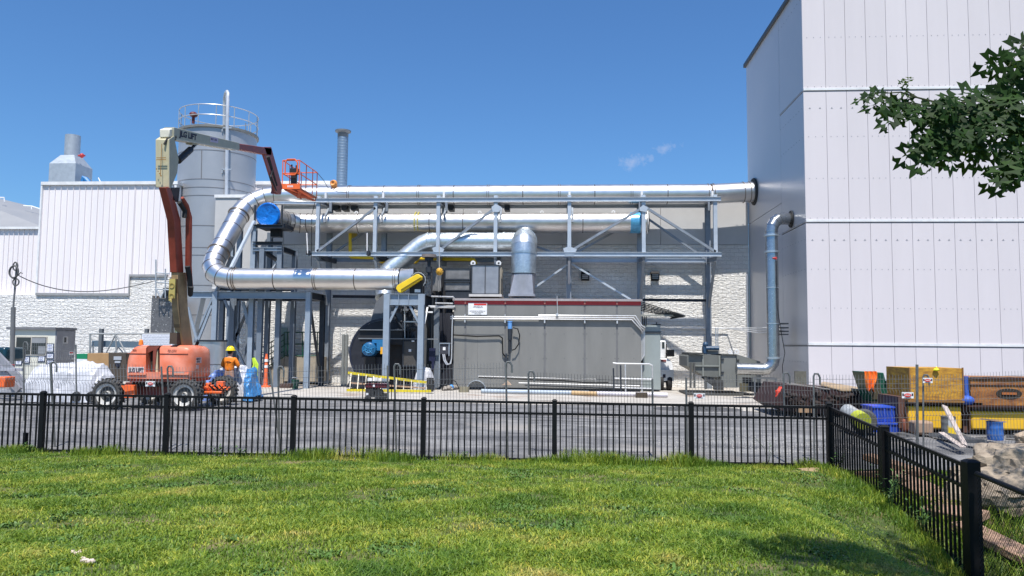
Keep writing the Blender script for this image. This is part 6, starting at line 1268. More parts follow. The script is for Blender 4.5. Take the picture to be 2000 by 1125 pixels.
# green chair-like chute with orange vest
gc = thing('green_machine', 'green metal chute machine with curved neck between skip and yellow tanks', 'machine', G(1725, 810)); Yg_ = 22
mb = MB(); mb.pprism([(1687, 726), (1726, 728), (1736, 764), (1758, 768), (1758, 790), (1705, 790), (1700, 765)], Yg_, .9); mb.build('chute', green, gc, bevel=.02)
mb = MB(); mb.pprism([(1689, 728), (1714, 730), (1724, 780), (1704, 780)], Yg_-.03, .02); mb.build('inner_panel', M('olive_dark', (.06,.05,.025), .7), gc)
mb = MB(); mb.tube([P(1730, 744, Yg_-.05), P(1748, 764, Yg_-.05), P(1765, 770, Yg_-.05)], .03); mb.build('bar', black, gc)
mb = MB(); mb.pbox(1702, 785, 1735, 800, Yg_-.1, .6); mb.build('base', blackr, gc)
vs = []; mb = MB(); nx, ny = 8, 14
for j in range(ny+1):
    for i in range(nx+1):
        t = j/ny; w0, w1 = 1688+t*6, 1711-t*3+2*math.sin(t*6); px = w0+(w1-w0)*i/nx; py = 725+t*(36+5*math.sin(i)); p = P(px, py, Yg_-.08); p.y += .05*math.sin(i*2.1+t*3); vs.append(p)
mb.add(vs, [(j*(nx+1)+i, j*(nx+1)+i+1, (j+1)*(nx+1)+i+1, (j+1)*(nx+1)+i) for j in range(ny) for i in range(nx)])
o = single(mb, 'orange_vest', M('orange_vest', (.90,.20,.02), .7), 'orange safety vest draped on the green machine', 'vest', norm=False); sd = o.modifiers.new('s', 'SOLIDIFY'); sd.thickness = .015
# blue crates and drums
for i, (x0, y0, x1, y1, Y, lab) in enumerate(((1705, 794, 1762, 825, 19.5, 'upper blue plastic tote of the pair'), (1703, 826, 1762, 846, 19.4, 'lower blue plastic tote of the pair'))):
    a = P(x0, y1, Y); t = thing('blue_tote', lab + ' beside the yellow tanks', 'tote', a, 'stacked blue totes'); mb = MB(); mb.pbox(x0, y0, x1, y1, Y, .7); mb.build('body', bluep, t, bevel=.02)
    mb = MB(); mb.pbox(x0-1, y0, x1+1, y0+3, Y-.03, .76); 
    for k in range(4): mb.pbox(x0+8+k*14, y0+4, x0+10+k*14, y1-1, Y-.02, .018)
    mb.build('ribs', M('blue_plastic_light', (.03,.09,.55), .4), t)
mb = MB(); mb.pbox(1711, 800, 1720, 812, 19.6, .1)
cw = thing('cable_drum', 'clear-wrapped roll with yellow-green band lying behind the side fence', 'roll', P(1680, 815, 18.5)); a, b = P(1655, 803, 19.4), P(1684, 822, 18.6)
mb = MB(); mb.cyl(a, b, .18, n=20); mb.build('wrap', M('clear_wrap', (.40,.41,.40), .2, .2, .3, 6, .5, 12), cw)
mb = MB(); mb.cyl(a.lerp(b, .72), b+(b-a)*.05, .195, n=20); mb.build('band', M('lime_band', (.38,.42,.03), .5), cw)
mb = MB(); c = P(1712, 815, 19.0); mb.lathe((c.x-.3, 19.0, c.z-.1), [(0, -.2), (.26, -.2), (.3, 0), (.26, .2), (0, .2)], (.3,1,0), 20); single(mb, 'rubber_wheel', M('wheel_grey', (.07,.07,.07), .8), 'dark grey rubber wheel left of the blue totes', 'wheel')
def tank(name, x0, y0, x1, y1, Y, lab, dep=1.4):
    a = P(x0, y1, Y); t = thing(name, lab, 'tank', a, 'yellow tanks under plywood'); mb = MB(); mb.pbox(x0, y0, x1, y1, Y, dep); mb.build('body', yelt, t, bevel=.04)
    mb = MB(); mb.pbox(x0+2, y0-8, x1+40, y0-4, Y-.05, dep); mb.pbox(x0-4, y0+1, x0-1, y1, Y-.0, .2); mb.build('angle_frame', M('rust_frame', (.10,.045,.02), .8), t); return t
Yy = 19.2
tank('yellow_tank', 1774, 794, 1879, 838, Yy, 'bright yellow tank under the taller plywood box'); tank('yellow_tank', 1897, 804, 2040, 840, Yy, 'bright yellow tank under the scorched plywood box')
mb = MB(); mb.pbox(1881, 794, 1895, 845, Yy+.1, 1.2); single(mb, 'brown_post_stack', M('brown_stack', (.10,.045,.03), .8), 'dark brown stacked timbers between the two yellow tanks', 'timber')
mb = MB(); mb.pbox(1755, 775, 1773, 836, Yy+.1, 1.2); single(mb, 'timber_stack', M('brown_stack', (.1,)*3), 'brown timber panel left of the first yellow tank', 'panel')
t = thing('plywood_box', 'yellow-stained plywood box on top of the left yellow tank', 'box', P(1780, 783, Yy)); mb = MB(); mb.pbox(1776, 719, 1883, 781, Yy-.05, 1.3); mb.build('panel', ply, t)
mb = MB(); mb.pbox(1776, 718, 1778.5, 781, Yy-.08, .03); mb.pbox(1880.5, 718, 1883, 781, Yy-.08, .03); mb.pbox(1774, 782, 1884, 786, Yy-.1, 1.4); mb.build('batten', M('batten_brown', (.25,.12,.03), .8), t)
mb = MB(); c = P(1829, 722, Yy-.1); mb.ell(c, .07, .04, .035, 10, 6, .3); mb.ell(c+V((0, 0, .04)), .02, .02, .035); single(mb, 'yellow_foam', M('lime_foam', (.75,.75,.02), .6), 'blob of lime-yellow foam on the plywood box top edge', 'foam')
t = thing('scorched_plywood_box', 'rusty scorched plywood box with dark slot at the right edge', 'box', P(1900, 795, Yy)); mb = MB(); mb.pbox(1896, 738, 2060, 792, Yy-.05, 1.3); mb.build('panel', plyd, t)
mb = MB(); mb.pbox(1896, 737, 2060, 741, Yy-.08, .03); mb.pbox(1896, 752, 2060, 753.5, Yy-.07, .02); mb.pbox(1890, 793, 2060, 796, Yy-.12, 1.4); mb.build('batten', M('char_brown', (.05,.02,.015), .8), t)
mb = MB(); c = P(1971, 769, Yy-.06); mb.lathe(c, [(0, 0), (.29, 0), (.3, .01)], (0,1,0), 24); mb.v = [V((v.x, v.y, c.z+(v.z-c.z)*.42)) for v in mb.v]; mb.build('scorch_mark', M('scorch', (.03,.02,.012), .9), t); mb = MB(); mb.pbox(1957, 766.5, 1986, 771, Yy-.08, .01); mb.build('slot', M('slot_rust', (.38,.12,.03), .8), t)
mb = MB(); mb.tube([P(1886, 735, Yy+.1), P(1887, 760, Yy+.1), P(1890, 778, Yy+.1)], [.06,.07,.10], 8); mb.ell(P(1889, 782, Yy), .16, .14, .12, 12, 8); single(mb, 'blue_sack', M('blue_sack', (.03,.10,.45), .6), 'blue strap and sack hanging between the plywood boxes', 'sack')
# grey drum, blue drum, boards
def drum(name, px, y0, y1, w, mat, lab, lid=None):
    g = G(px, y1, -.02); r = w/2*g.y/F; z = P(px, y0, g.y).z; t = thing(name, lab, 'drum', (g.x, g.y, 0)); prof = [(0, 0), (r*.97, 0), (r, .03)]
    for f in (.33, .66): prof += [(r, z*f-.02), (r*1.03, z*f), (r, z*f+.02)]
    prof += [(r, z-.03), (r*1.03, z-.02), (r*1.03, z), (r*.96, z), (r*.96, z-.03), (0, z-.03)]; mb = MB(); mb.lathe((g.x, g.y, 0), prof, n=24); mb.build('shell', mat, t); return t, g, r, z
t, g, r, z = drum('grey_drum', 1853, 813, 851, 25, M('drum_grey', (.16,.165,.16), .5), 'grey drum with yellow label before the yellow tank')
mb = MB(); mb.lathe((g.x, g.y, z*.30), [(r+.006, -.12), (r+.006, .10)], (0,0,1), 12, math.pi*1.08, math.pi*1.62); mb.build('label', yellow, t); mb = MB(); mb.lathe((g.x, g.y, z*.62), [(r+.006, -.08), (r+.006, .10)], (0,0,1), 12, math.pi*1.1, math.pi*1.55); mb.build('label', M('label_white', (.5,.52,.52), .5), t)
t, g, r, z = drum('blue_drum', 1944, 823, 861, 27, M('drum_blue', (.03,.12,.38), .5, 0, .4, 7), 'blue plastic drum with a board on top, white residue at its foot')
mb = MB(); mb.beam(P(1925, 819, g.y), P(1955, 823, g.y+.1), .3, .03); mb.build('lid_board', wood, t)
bg2 = 'pale boards leaning on the yard clutter'
for a, b, Ya, Yb_, lab in (((1845, 793), (1885, 870), 18.0, 16.6, 'long pale board leaning steeply over the grey drum'), ((1838, 845), (1881, 874), 17.4, 16.5, 'shorter pale board lying low to the left of the leaning one')): mb = MB(); mb.beam(P(*a, Ya), P(*b, Yb_), .12, .03, (0,1,0)); single(mb, 'pale_board', M('board_pale', (.45,.38,.34), .8), lab, 'board', bg2)
mb = MB(); R = random.Random(31)
for k in range(38):
    px = R.uniform(1740, 2010); py = R.uniform(845, 862) if px < 1860 else R.uniform(838, 860); p = G(px, py, -.08); s = R.uniform(.04, .13); h = R.uniform(.04, .16); mb.beam(p+V((0,0,h*.5)), p+V((R.uniform(-.4,.4), R.uniform(-.3,.3), h*R.uniform(.3,1.6))), s, s*.5)
tag(mb.build('yard_debris', M('grey_debris', (.11,.105,.10), .8, .1, .5, 5)), 'grey scrap lengths and blocks strewn before the yellow tanks', kind='stuff')
for k, (px, py, mat, lab, nm) in enumerate(((1783, 838, M('rust_box', (.22,.07,.04), .8), 'small rust-coloured box behind the mesh fence post', 'rust_box'), (1808, 843, M('tan_rock', (.33,.22,.15), .9), 'lumpy tan bundle right of the rust-coloured box', 'bundle'))):
    g = G(px, py+10, -.05); mb = MB(); mb.box(g.x-.22, g.y, 0, g.x+.2, g.y+.4, .3); single(mb, nm, mat, lab, 'box', bevel=.05)
mb = MB()
for k in range(12):
    a = G(1815+k*6, 853+k*1.2, -.05); mb.beam(a+V((0,0,.05)), a+V((.25,-.45,.1)), .06, .08)
single(mb, 'metal_tread', M('tread_steel', (.18,.18,.18), .6, .4), 'ribbed steel track section lying before the grey drum', 'track')
# boulders
def boulder(name, c, rx, ry, rz, lab, seed, mat=rock):
    bm = bmesh.new(); bmesh.ops.create_icosphere(bm, subdivisions=5, radius=1)
    for v in bm.verts:
        p = v.co.copy(); n = noise.noise(p*1.2+V((seed,0,0)))*.38 + (abs(noise.noise(p*2.3+V((seed,3,0))))-.2)*.34 + abs(noise.noise(p*7+V((0,seed,0))))*.09+noise.noise(p*16)*.012
        # layered ledges
        p *= 1+n; p.z = p.z*.8+round(p.z*2.6)/2.6*.2; v.co = V((p.x*rx, p.y*ry, p.z*rz))
    me = bpy.data.meshes.new(name); bm.to_mesh(me); bm.free(); me.materials.append(mat)
    for f in me.polygons: f.use_smooth = False
    o = bpy.data.objects.new(name, me); COL.objects.link(o); o.location = c; return tag(o, lab, 'boulder')
g = P(1960, 905, 11.6); boulder('boulder', (6.95, 11.9, -.0), 1.2, .8, .66, 'large layered grey boulder beyond the side fence', 2)
boulder('boulder', (P(2010, 880, 14.5).x+.5, 14.6, .15), .8, .5, .35, 'lower tan boulder behind the large grey one at the picture edge', 9, M('tan_boulder', (.36,.28,.20), .9, 0, .3, 4, .6, 8))
# sandstone slabs stacked behind the side fence
sg_ = 'sandstone slabs stacked behind the side fence'; R = random.Random(77)
for i, (x, y, l, w, a, zz, lab) in enumerate(((5.5, 13.4, 1.1, .45, .9, 0, 'nearest the corner post, bottom of its pile'), (5.55, 13.45, .9, .4, .8, .13, 'nearest the corner post, top of its pile'), (5.55, 12.6, 1.0, .4, 1.1, 0, 'just beyond the middle post'), (5.45, 11.9, .9, .35, 1.3, 0, 'pale, midway along the second fence panel'), (5.4, 11.2, .8, .35, 1.0, .02, 'tilted, before the end post'), (5.5, 10.4, 1.0, .35, 1.2, 0, 'closest to the end post'))):
    z = gh(x, y)+zz+.03; d = V((math.cos(a), -math.sin(a), 0)); mb = MB(); tl = R.uniform(-.12, .14); mb.beam(V((x, y, z+.07-tl))-d*l/2, V((x, y, z+.07+tl))+d*l/2, w*R.uniform(.7,1.1), .11, (R.uniform(-.25,.25), R.uniform(-.2,.2), 1)); o = single(mb, 'stone_slab', slab, 'tan stone slab ' + lab, 'slab', sg_, bevel=.015)
mb = MB(); a, b = P(1912, 1010, 7.6), P(2040, 1105, 6.6); a = V((5.35, 7.9, gh(5.35, 7.9)+.1)); b = V((5.9, 5.2, gh(5.9, 5.2)+.12)); mb.beam(G(1908, 1022, -.72), G(2080, 1120, -.8), .42, .2); single(mb, 'stone_kerb', slab, 'long brownish stone kerb behind the chain-link mesh, lower one', 'kerb stone', bevel=.02)
mb = MB(); mb.beam(G(1904, 985, -.6), G(1962, 1003, -.62), .34, .16); single(mb, 'stone_kerb', slab, 'short tan kerb stone in the grass behind the chain-link mesh, upper one', 'kerb stone', bevel=.02)
# ================================================================ BLACK FENCE
bf = thing('metal_fence', 'long black metal picket fence crossing the picture in front of the yard', 'fence', (0, FY, gh(0, FY)))
postx = [P(px, 830, FY).x for px in (82, 325, 573, 827, 1083, 1350, 1620)]; postx[-1] = A1.x
d0 = postx[1]-postx[0]; postx = [postx[0]-2*d0, postx[0]-d0] + postx
def ftop(x): return .99+.0*x
zr1 = P(827, 778, FY).z; zr1l = P(82, 768, FY).z; zr1r = P(1500, 792, FY).z
def ztopx(x): t = (x-postx[2])/(postx[-1]-postx[2]); return zr1l+(zr1r-zr1l)*t
def fence_bay(par, pa, pb, ta, tb, ba, bb, pst=.1125, r2=.205):
    """rails and pickets between two posts, following a sloped line"""
    d = V((pb.x-pa.x, pb.y-pa.y, 0)); L = d.length; d.normalize()
    for nm, o, h in (('top_rail', 0, .045), ('middle_rail', -r2, .042), ('bottom_rail', None, .042)):
        a = V((pa.x, pa.y, ta+o if o is not None else ba+.09)); b = V((pb.x, pb.y, tb+o if o is not None else bb+.09))
        mb = MB(); mb.beam(a-V((0,0,h/2)), b-V((0,0,h/2)), .036, h); mb.build(nm, black, par)
    mb = MB(); n = round(L/pst)
    for k in range(1, n):
        t = k/n; x = pa.x+(pb.x-pa.x)*t; y = pa.y+(pb.y-pa.y)*t; z0 = ba+(bb-ba)*t+.03; z1 = ta+(tb-ta)*t-.036; s = .0125
        q = V((-d.y, d.x, 0))*s; e = d*s; c = V((x, y, 0))
        mb.hexa([c-e-q+V((0,0,z0)), c+e-q+V((0,0,z0)), c+e+q+V((0,0,z0)), c-e+q+V((0,0,z0)), c-e-q+V((0,0,z1)), c+e-q+V((0,0,z1)), c+e+q+V((0,0,z1)), c-e+q+V((0,0,z1))])
    mb.build('picket_panel', black, par)
def fpost(par, x, y, z0, z1, w): mb = MB(); mb.box(x-w/2, y-w/2, z0-.1, x+w/2, y+w/2, z1); mb.hexa([(x-w/2-.01, y-w/2-.01, z1), (x+w/2+.01, y-w/2-.01, z1), (x+w/2+.01, y+w/2+.01, z1), (x-w/2-.01, y+w/2+.01, z1), (x-w/4, y-w/4, z1+.03), (x+w/4, y-w/4, z1+.03), (x+w/4, y+w/4, z1+.03), (x-w/4, y+w/4, z1+.03)]); return mb.build('post', black, par)
for i, x in enumerate(postx):
    if i < len(postx)-1: fpost(bf, x, FY, gh(x, FY), ztopx(x)+.02, .09)
    if i: fence_bay(bf, V((postx[i-1], FY, 0)), V((x, FY, 0)), ztopx(postx[i-1]), ztopx(x), gh(0, FY), gh(0, FY))
sf_ = thing('side_fence', 'black metal picket fence running from the corner post toward the camera', 'fence', A1)
PT = [(A1, P(1622, 790, A1.y).z, .10), (A2, P(1728, 836, A2.y).z, .12), (A3, P(1899, 905, A3.y).z, .15)]
for (p, zt_, w) in PT: fpost(sf_, p.x, p.y, gh(p.x, p.y)-.3, zt_+.02, w)
for (p, za, _), (q, zb_, _) in zip(PT, PT[1:]): fence_bay(sf_, p, q, za-.03, zb_-.03, gh(p.x, p.y)-.02, gh(q.x, q.y)-.05, .1125, .26)
# chain link continuing
cl = thing('chain_link_fence', 'black chain-link fence with round top rail at the right edge', 'fence', A3)
a, b = P(1908, 925, 9.4), P(2000, 963, 8.3); d = (b-a); e = a+d*2.6
mb = MB(); mb.tube([a, e], .03, 10); mb.build('top_rail', black, cl)
mb = MB(); hgt = 1.5; L = V((d.x, d.y, 0)).length*2.6; u = V((d.x, d.y, 0)).normalized(); sl = d.z/V((d.x, d.y, 0)).length; s = .06; nrow = int(hgt/s); nc = int(L/s)
for sgn in (1, -1):
    for k in range(-nrow, nc+nrow):
        x0 = k*s; pts = []
        t0, t1 = (0, nrow) 
        j0 = max(0, -k if sgn > 0 else k-nc); j1 = min(nrow, nc-k if sgn > 0 else k)
        if j1 <= j0: continue
        p = a+u*((k+sgn*j0)*s)+V((0, 0, sl*(k+sgn*j0)*s-j0*s)); q = a+u*((k+sgn*j1)*s)+V((0, 0, sl*(k+sgn*j1)*s-j1*s)); mb.tube([p, q], .0022, 3, cap=False)
mb.build('mesh', black, cl)
# ================================================================ TEMPORARY MESH FENCE
meshg = M('fence_wire', (.30,.30,.29), .45, .6, .15, 5)
tubeg = M('fence_tube', (.20,.20,.19), .45, .6, .2, 8)
def mesh_panel(bl, br, tl, tr, lab, hookl=True, hookr=False, n=38, step=.3, wires=meshg):
    """bl, br: picture columns and row at the foot; tl, tr at the top; stands on one ground line"""
    t = thing('mesh_fence_panel', lab, 'fence panel', bl, 'temporary wire mesh fence panels behind the black fence')
    for a, b, hk in ((bl, tl, hookl), (br, tr, hookr)):
        if hk is None: continue
        mb = MB(); pts = [a-V((0,0,.05)), b]
        if hk: s = .12 if hk is True else hk; pts += [b+V((s*.2, 0, .05)), b+V((s*.7, 0, .05)), b+V((s, 0, -.02)), b+V((s, 0, -.16))]
        mb.tube(pts, .02, 8); mb.build('post', tubeg, t)
    H = (tl-bl).length; rows = []; z = .12
    while z < H-.02: rows.append(z/H); z += step if len(rows) % 3 else .10
    rows = [r for r in rows if r < .97]; rows.append(.965)
    mb = MB()
    for r in rows: p = bl.lerp(tl, r); q = br.lerp(tr, r); mb.tube([p, q], .0042, 3, cap=False)
    for k in range(n+1):
        f = k/n; p = bl.lerp(br, f); q = tl.lerp(tr, f); d = q-p; pts = [p+d*.02]
        for v in (.22, .52, .80): pts += [p+d*(v-.035), p+d*v+V((.0, -.05, 0)), p+d*(v+.035)]
        pts.append(p+d*1.02); mb.tube(pts, .0036, 3, cap=False)
    mb.build('wire_mesh', wires, t); return t
def fp(px, py, Y): return P(px, py, Y)
def foot(px, Y): p = P(px, 870, Y); p.z = gh(p.x, Y)-.03; return p
Q = [(0-115, 98, 708, 708, 15.5, 15.5, 'leftmost mesh panel, before the site hut', -105, 108), (100, 315, 712, 716, 15.5, 15.4, 'mesh panel in front of the white tarpaulin and lift body', 108, 325), (327, 527, 720, 722, 15.4, 15.3, 'mesh panel in front of the lift wheels and worker', 335, 551), (543, 757, 721, 714, 15.25, 15.2, 'mesh panel before the stair landing', 547, 760), (770, 988, 716, 712, 15.2, 15.15, 'mesh panel before the portal frame', 775, 992), (1032, 1274, 730, 740, 15.6, 15.6, 'mesh panel in shade-darkened wire before the enclosure', 1034, 1276), (1340, 1530, 738, 733, 15.4, 15.3, 'mesh panel before the grey-green hopper, red sign on it', 1342, 1534), (1589, 1790, 735, 735, 15.4, 16.4, 'mesh panel before the skip and blue totes', 1590, 1793), (1803, 2085, 737, 722, 16.5, 16.5, 'mesh panel before the plywood boxes, sign on it', 1803, 2095)]
shadew = M('fence_wire_shaded', (.06,.06,.06), .5, .5)  # same galvanised wire, with shade put into its colour
for (x0, x1, y0, y1, Ya, Yb_, lab, f0, f1) in Q:
    mesh_panel(foot(f0, Ya), foot(f1, Yb_), fp(x0, y0, Ya), fp(x1, y1, Yb_), lab, True if x0 != 1340 else False, x0 in (770, 1340), max(20, int(abs(x1-x0)/6)), wires=shadew if x0 == 1032 else meshg)
mesh_panel(foot(1534, 15.2), foot(1590, 15.4), fp(1532, 738, 15.2), fp(1588, 741, 15.4), 'narrow mesh panel before the skip left end', None, None, 10)
mesh_panel(foot(45, 19), foot(148, 19), P(46, 672, 19), P(148, 673, 19), 'taller mesh panel standing close to the hut door', True, False, 24)
mb = MB(); mb.tube([foot(1791, 16.6), P(1791, 712, 16.6)], .03, 8); single(mb, 'fence_pole', tubeg, 'tall galvanised pole where two mesh panels meet before the plywood box', 'pole')
def fsign(px, py, w, h, Y, lab):
    t = thing('danger_sign', lab, 'sign', P(px, py, Y), 'danger signs on the mesh fence'); mb = MB(); mb.pbox(px-w/2, py-h/2, px+w/2, py+h/2, Y, .006); mb.build('plate', white, t)
    c = P(px, py, Y-.004); mb = MB(); mb.lathe(c, [(0, 0), (h*.30*Y/F, 0)], (0,1,0), 20); mb.v = [V((c.x+(v.x-c.x)*1.9, v.y, v.z)) for v in mb.v]; ov = mb.build('red_oval', redink, t)
    text('DANGER', (c.x-w*.2*Y/F, Y-.006, c.z-h*.10*Y/F), h*.30*Y/F, white, ov, width=w*.40*Y/F)
    mb = MB(); mb.pbox(px-w*.46, py-h*.3, px-w*.33, py+h*.1, Y-.004, .003); mb.pbox(px+w*.34, py-h*.3, px+w*.46, py+h*.1, Y-.004, .003); mb.pbox(px-w*.3, py+h*.36, px+w*.3, py+h*.42, Y-.004, .003); mb.build('black_print', ink, t)
fsign(1366, 773, 22, 10, 15.3, 'small white sign with red oval on the mesh before the hopper')
fsign(1812, 743, 19, 10, 16.4, 'white danger sign on the mesh before the plywood box')
fsign(1773, 772, 23, 12, 16.2, 'worn danger sign low on the mesh beside the tall pole')
fsign(293.5, 749.5, 18, 10, 15.3, 'grubby danger sign on the mesh before the lift chassis')
# ================================================================ TREE AT THE RIGHT
tr = thing('oak_tree', 'oak tree overhanging from the right, dark lobed leaves against the white wall', 'tree', (5.6, 2.6, gh(5.6, 2.6)))
bark = M('bark', (.07,.05,.035), .9, 0, .3, 8, .6, 20)
mb = MB(); bz0 = gh(5.6, 2.6); mb.tube([(5.6, 2.6, bz0-.2), (5.55, 2.6, bz0+.6), (5.5, 2.7, 2.5), (5.3, 2.9, 4.2), (5.2, 3.1, 6.5)], [.26, .2, .16, .12, .04], 12); mb.build('trunk', bark, tr)
leaf0 = [(0, 0), (.025, .12), (.13, .17), (.27, .10), (.25, .19), (.07, .30), (.08, .37), (.28, .43), (.47, .36), (.40, .47), (.49, .57), (.28, .53), (.08, .54), (.08, .64), (.24, .75), (.36, .72), (.25, .83), (.10, .80), (.07, .88), (.01, 1.0)]
leaf_out = leaf0 + [(-x, y) for x, y in reversed(leaf0[1:-1])]
def add_leaf(mb, p, d, up_, size, curl=.15):
    d = V(d).normalized(); up_ = V(up_); s = d.cross(up_); s = s.normalized() if s.length > 1e-4 else V((1,0,0)); n = s.cross(d)
    vs = [V(p)+d*(y*size)+s*(x*size*.74)+n*(size*(curl*abs(x)*1.2-.22*y*y)) for x, y in leaf_out]
    mid = [V(p)+d*(y*size)+n*(-.22*y*y*size) for y in (0, .27, .52, .8, 1)]
    o = len(mb.v); mb.v += vs; L = len(leaf0); N = len(leaf_out)
    # fan strips from the midrib
    mi = o+N; mb.v += mid[1:4]; R_ = [o+i for i in range(L)]; Lf = [o]+[o+N-1-i for i in range(L-2)]+[o+L-1]
    for side_ in (R_, Lf):
        seg = [(0, 5, o, mi), (5, 11, mi, mi+1), (12, 17, mi+1, mi+2)]
        for i in range(L-1):
            m0 = mi if i < 5 else (mi if i < 8 else (mi+1 if i < 13 else mi+2)); f = (side_[i], side_[i+1], m0)
            mb.f.append(f)
        mb.f.append((side_[0], side_[5], mi)) if False else None
    return
crown = MB(); twigs = MB(); R = random.Random(21)
def spray(pts, nl, sz, spread=.16, droop=.35):
    pts = [V(p) for p in pts]; twigs.tube(pts, [.0035*(1-.7*i/(len(pts)-1))+.0012 for i in range(len(pts))], 5)
    for k in range(nl):
        t = (k+.5)/nl*(len(pts)-1); i = min(int(t), len(pts)-2); p = pts[i].lerp(pts[i+1], t-i); ax = (pts[i+1]-pts[i]).normalized()
        off = V((R.uniform(-1,1), R.uniform(-1,1), R.uniform(-1,.6))); d = (ax*.55+off*.8+V((0,0,-droop-.15))).normalized(); q = p+off*spread*R.random()*.75
        nn = V((R.uniform(-.6,.6), -1+R.uniform(-.5,.5), R.uniform(.0,1.2)))
        add_leaf(crown, q, d, nn, sz*1.4*R.uniform(.7, 1.1), R.uniform(-.05, .14))
Yt_ = 3.4
def T(px, py, dy=0): return P(px, py, Yt_+dy)
spray([T(2060,205), T(1990,212), T(1930,215), T(1880,222), T(1840,230)], 38, .125, .19)
spray([T(1930,190,.1), T(1880,200), T(1830,205,.1), T(1790,205), T(1765,200)], 30, .115, .11)
spray([T(1880,235), T(1850,255), T(1830,275)], 22, .12, .14)
spray([T(1830,200), T(1790,190), T(1760,180), T(1730,182)], 5, .10, .03, .3)
spray([T(1790,190), T(1762,172), T(1770,158)], 2, .07, .0, -.2)
spray([T(1730,180), T(1708,182)], 2, .085, .01, .2)
spray([T(2060,120), T(2000,140,.1), T(1965,190)], 22, .125, .16)
spray([T(2040,60), T(1995,90), T(1970,130)], 16, .125, .13)
spray([T(2060,200), T(2000,240,.2), T(1965,265)], 18, .125, .15)
spray([T(2080,260), T(2010,290), T(1980,320)], 18, .125, .14)
spray([T(2090,300), T(2020,320), T(1975,335)], 10, .12, .10)
spray([T(1960,180,.1), T(1940,200), T(1925,235)], 16, .13, .10)
limbs = MB(); limbs.tube([(5.4, 2.8, 3.4), (4.4, 3.2, 3.35), (3.2, 3.4, 3.2), T(2060, 205)], [.09, .06, .03, .013], 8); limbs.tube([(5.35, 2.8, 3.7), (4.2, 3.6, 4.6), (3.3, 3.9, 5.0)], [.09, .05, .02], 8); limbs.tube([(5.3, 2.9, 4.2), (6.3, 4.6, 5.3), (6.9, 6.3, 5.8)], [.1, .06, .02], 8); limbs.tube([(5.25, 3.0, 5.2), (4.7, 4.6, 5.8), (4.4, 6.2, 6.0)], [.07, .045, .02], 8); limbs.tube([T(2060,120), (3.0, 3.5, 3.5), (4.0, 3.3, 3.5)], [.01, .02, .04], 6); limbs.tube([T(2085,270), (3.1, 3.4, 3.1), (4.2, 3.2, 3.35)], [.01, .02, .04], 6)
limbs.build('limb', bark, tr); twigs.build('twigs', M('twig', (.05,.06,.02), .8), tr)
# the rest of the crown, above and right of the picture; it shades the lawn's right corner
cnt = 0
while cnt < 13500:
    e = R.choice(((2.7, 4.3, 4.95, 1.25, .9, .55), (2.9, 4.5, 5.1, 1.3, .9, .5), (3.4, 4.2, 5.0, 1.2, 1.2, .6), (4.3, 5.6, 5.15, 1.0, 1.8, .6), (3.6, 4.9, 5.25, 1.3, 1.0, .5), (4.1, 5.7, 5.7, 1.0, 1.1, .5), (4.6, 6.5, 6.1, 1.1, 1.4, .5), (3.9, 5.3, 5.6, 1.0, 1.0, .5), (3.9, 4.4, 5.0, 1.1, .8, .6), (3.5, 4.9, 5.1, .9, .8, .5), (4.0, 3.6, 4.6, 1.2, 1.2, .7), (4.2, 5.4, 4.9, 1.5, 1.9, .8), (6.6, 6.2, 5.4, 1.6, 2.6, 1.2), (7.2, 8.5, 4.9, 1.4, 2.2, 1.0)))
    v = V((R.gauss(0, .5), R.gauss(0, .5), R.gauss(0, .5))); 
    if v.length > 1: continue
    p = V((e[0]+v.x*e[3], e[1]+v.y*e[4], e[2]+v.z*e[5]))
    if noise.noise(p*1.5) < -.12: continue
    x, y, w = proj(p)
    if w > 0 and -100 < x < 2000+210/max(w,1)*4 and y > -70: cnt += .15; continue
    d = V((R.uniform(-1,1), R.uniform(-1,1), R.uniform(-1,.3))); add_leaf(crown, p, d, V((R.uniform(-.5,.5), R.uniform(-.5,.5), 1)), R.uniform(.11, .17)); cnt += 1
lm = bpy.data.materials.new('shaded_oak_leaf'); lm.use_nodes = True; n_ = lm.node_tree; b_s = n_.nodes['Principled BSDF']; ge = n_.nodes.new('ShaderNodeNewGeometry'); rp_ = n_.nodes.new('ShaderNodeValToRGB')
rp_.color_ramp.elements[0].color = (.005,.018,.004,1); rp_.color_ramp.elements[1].color = (.026,.062,.010,1); n_.links.new(ge.outputs['Random Per Island'], rp_.inputs[0]); n_.links.new(rp_.outputs[0], b_s.inputs['Base Color']); b_s.inputs['Roughness'].default_value = .6; b_s.inputs['Specular IOR Level'].default_value = .2  # greens darkened to carry the shade of the crown overhead
tl_ = n_.nodes.new('ShaderNodeBsdfTranslucent'); tl_.inputs['Color'].default_value = (.13,.26,.02,1); mx_ = n_.nodes.new('ShaderNodeMixShader'); mx_.inputs[0].default_value = .18; n_.links.new(b_s.outputs[0], mx_.inputs[1]); n_.links.new(tl_.outputs[0], mx_.inputs[2]); n_.links.new(mx_.outputs[0], n_.nodes['Material Output'].inputs[0])
crown.build('crown', lm, tr, norm=False)
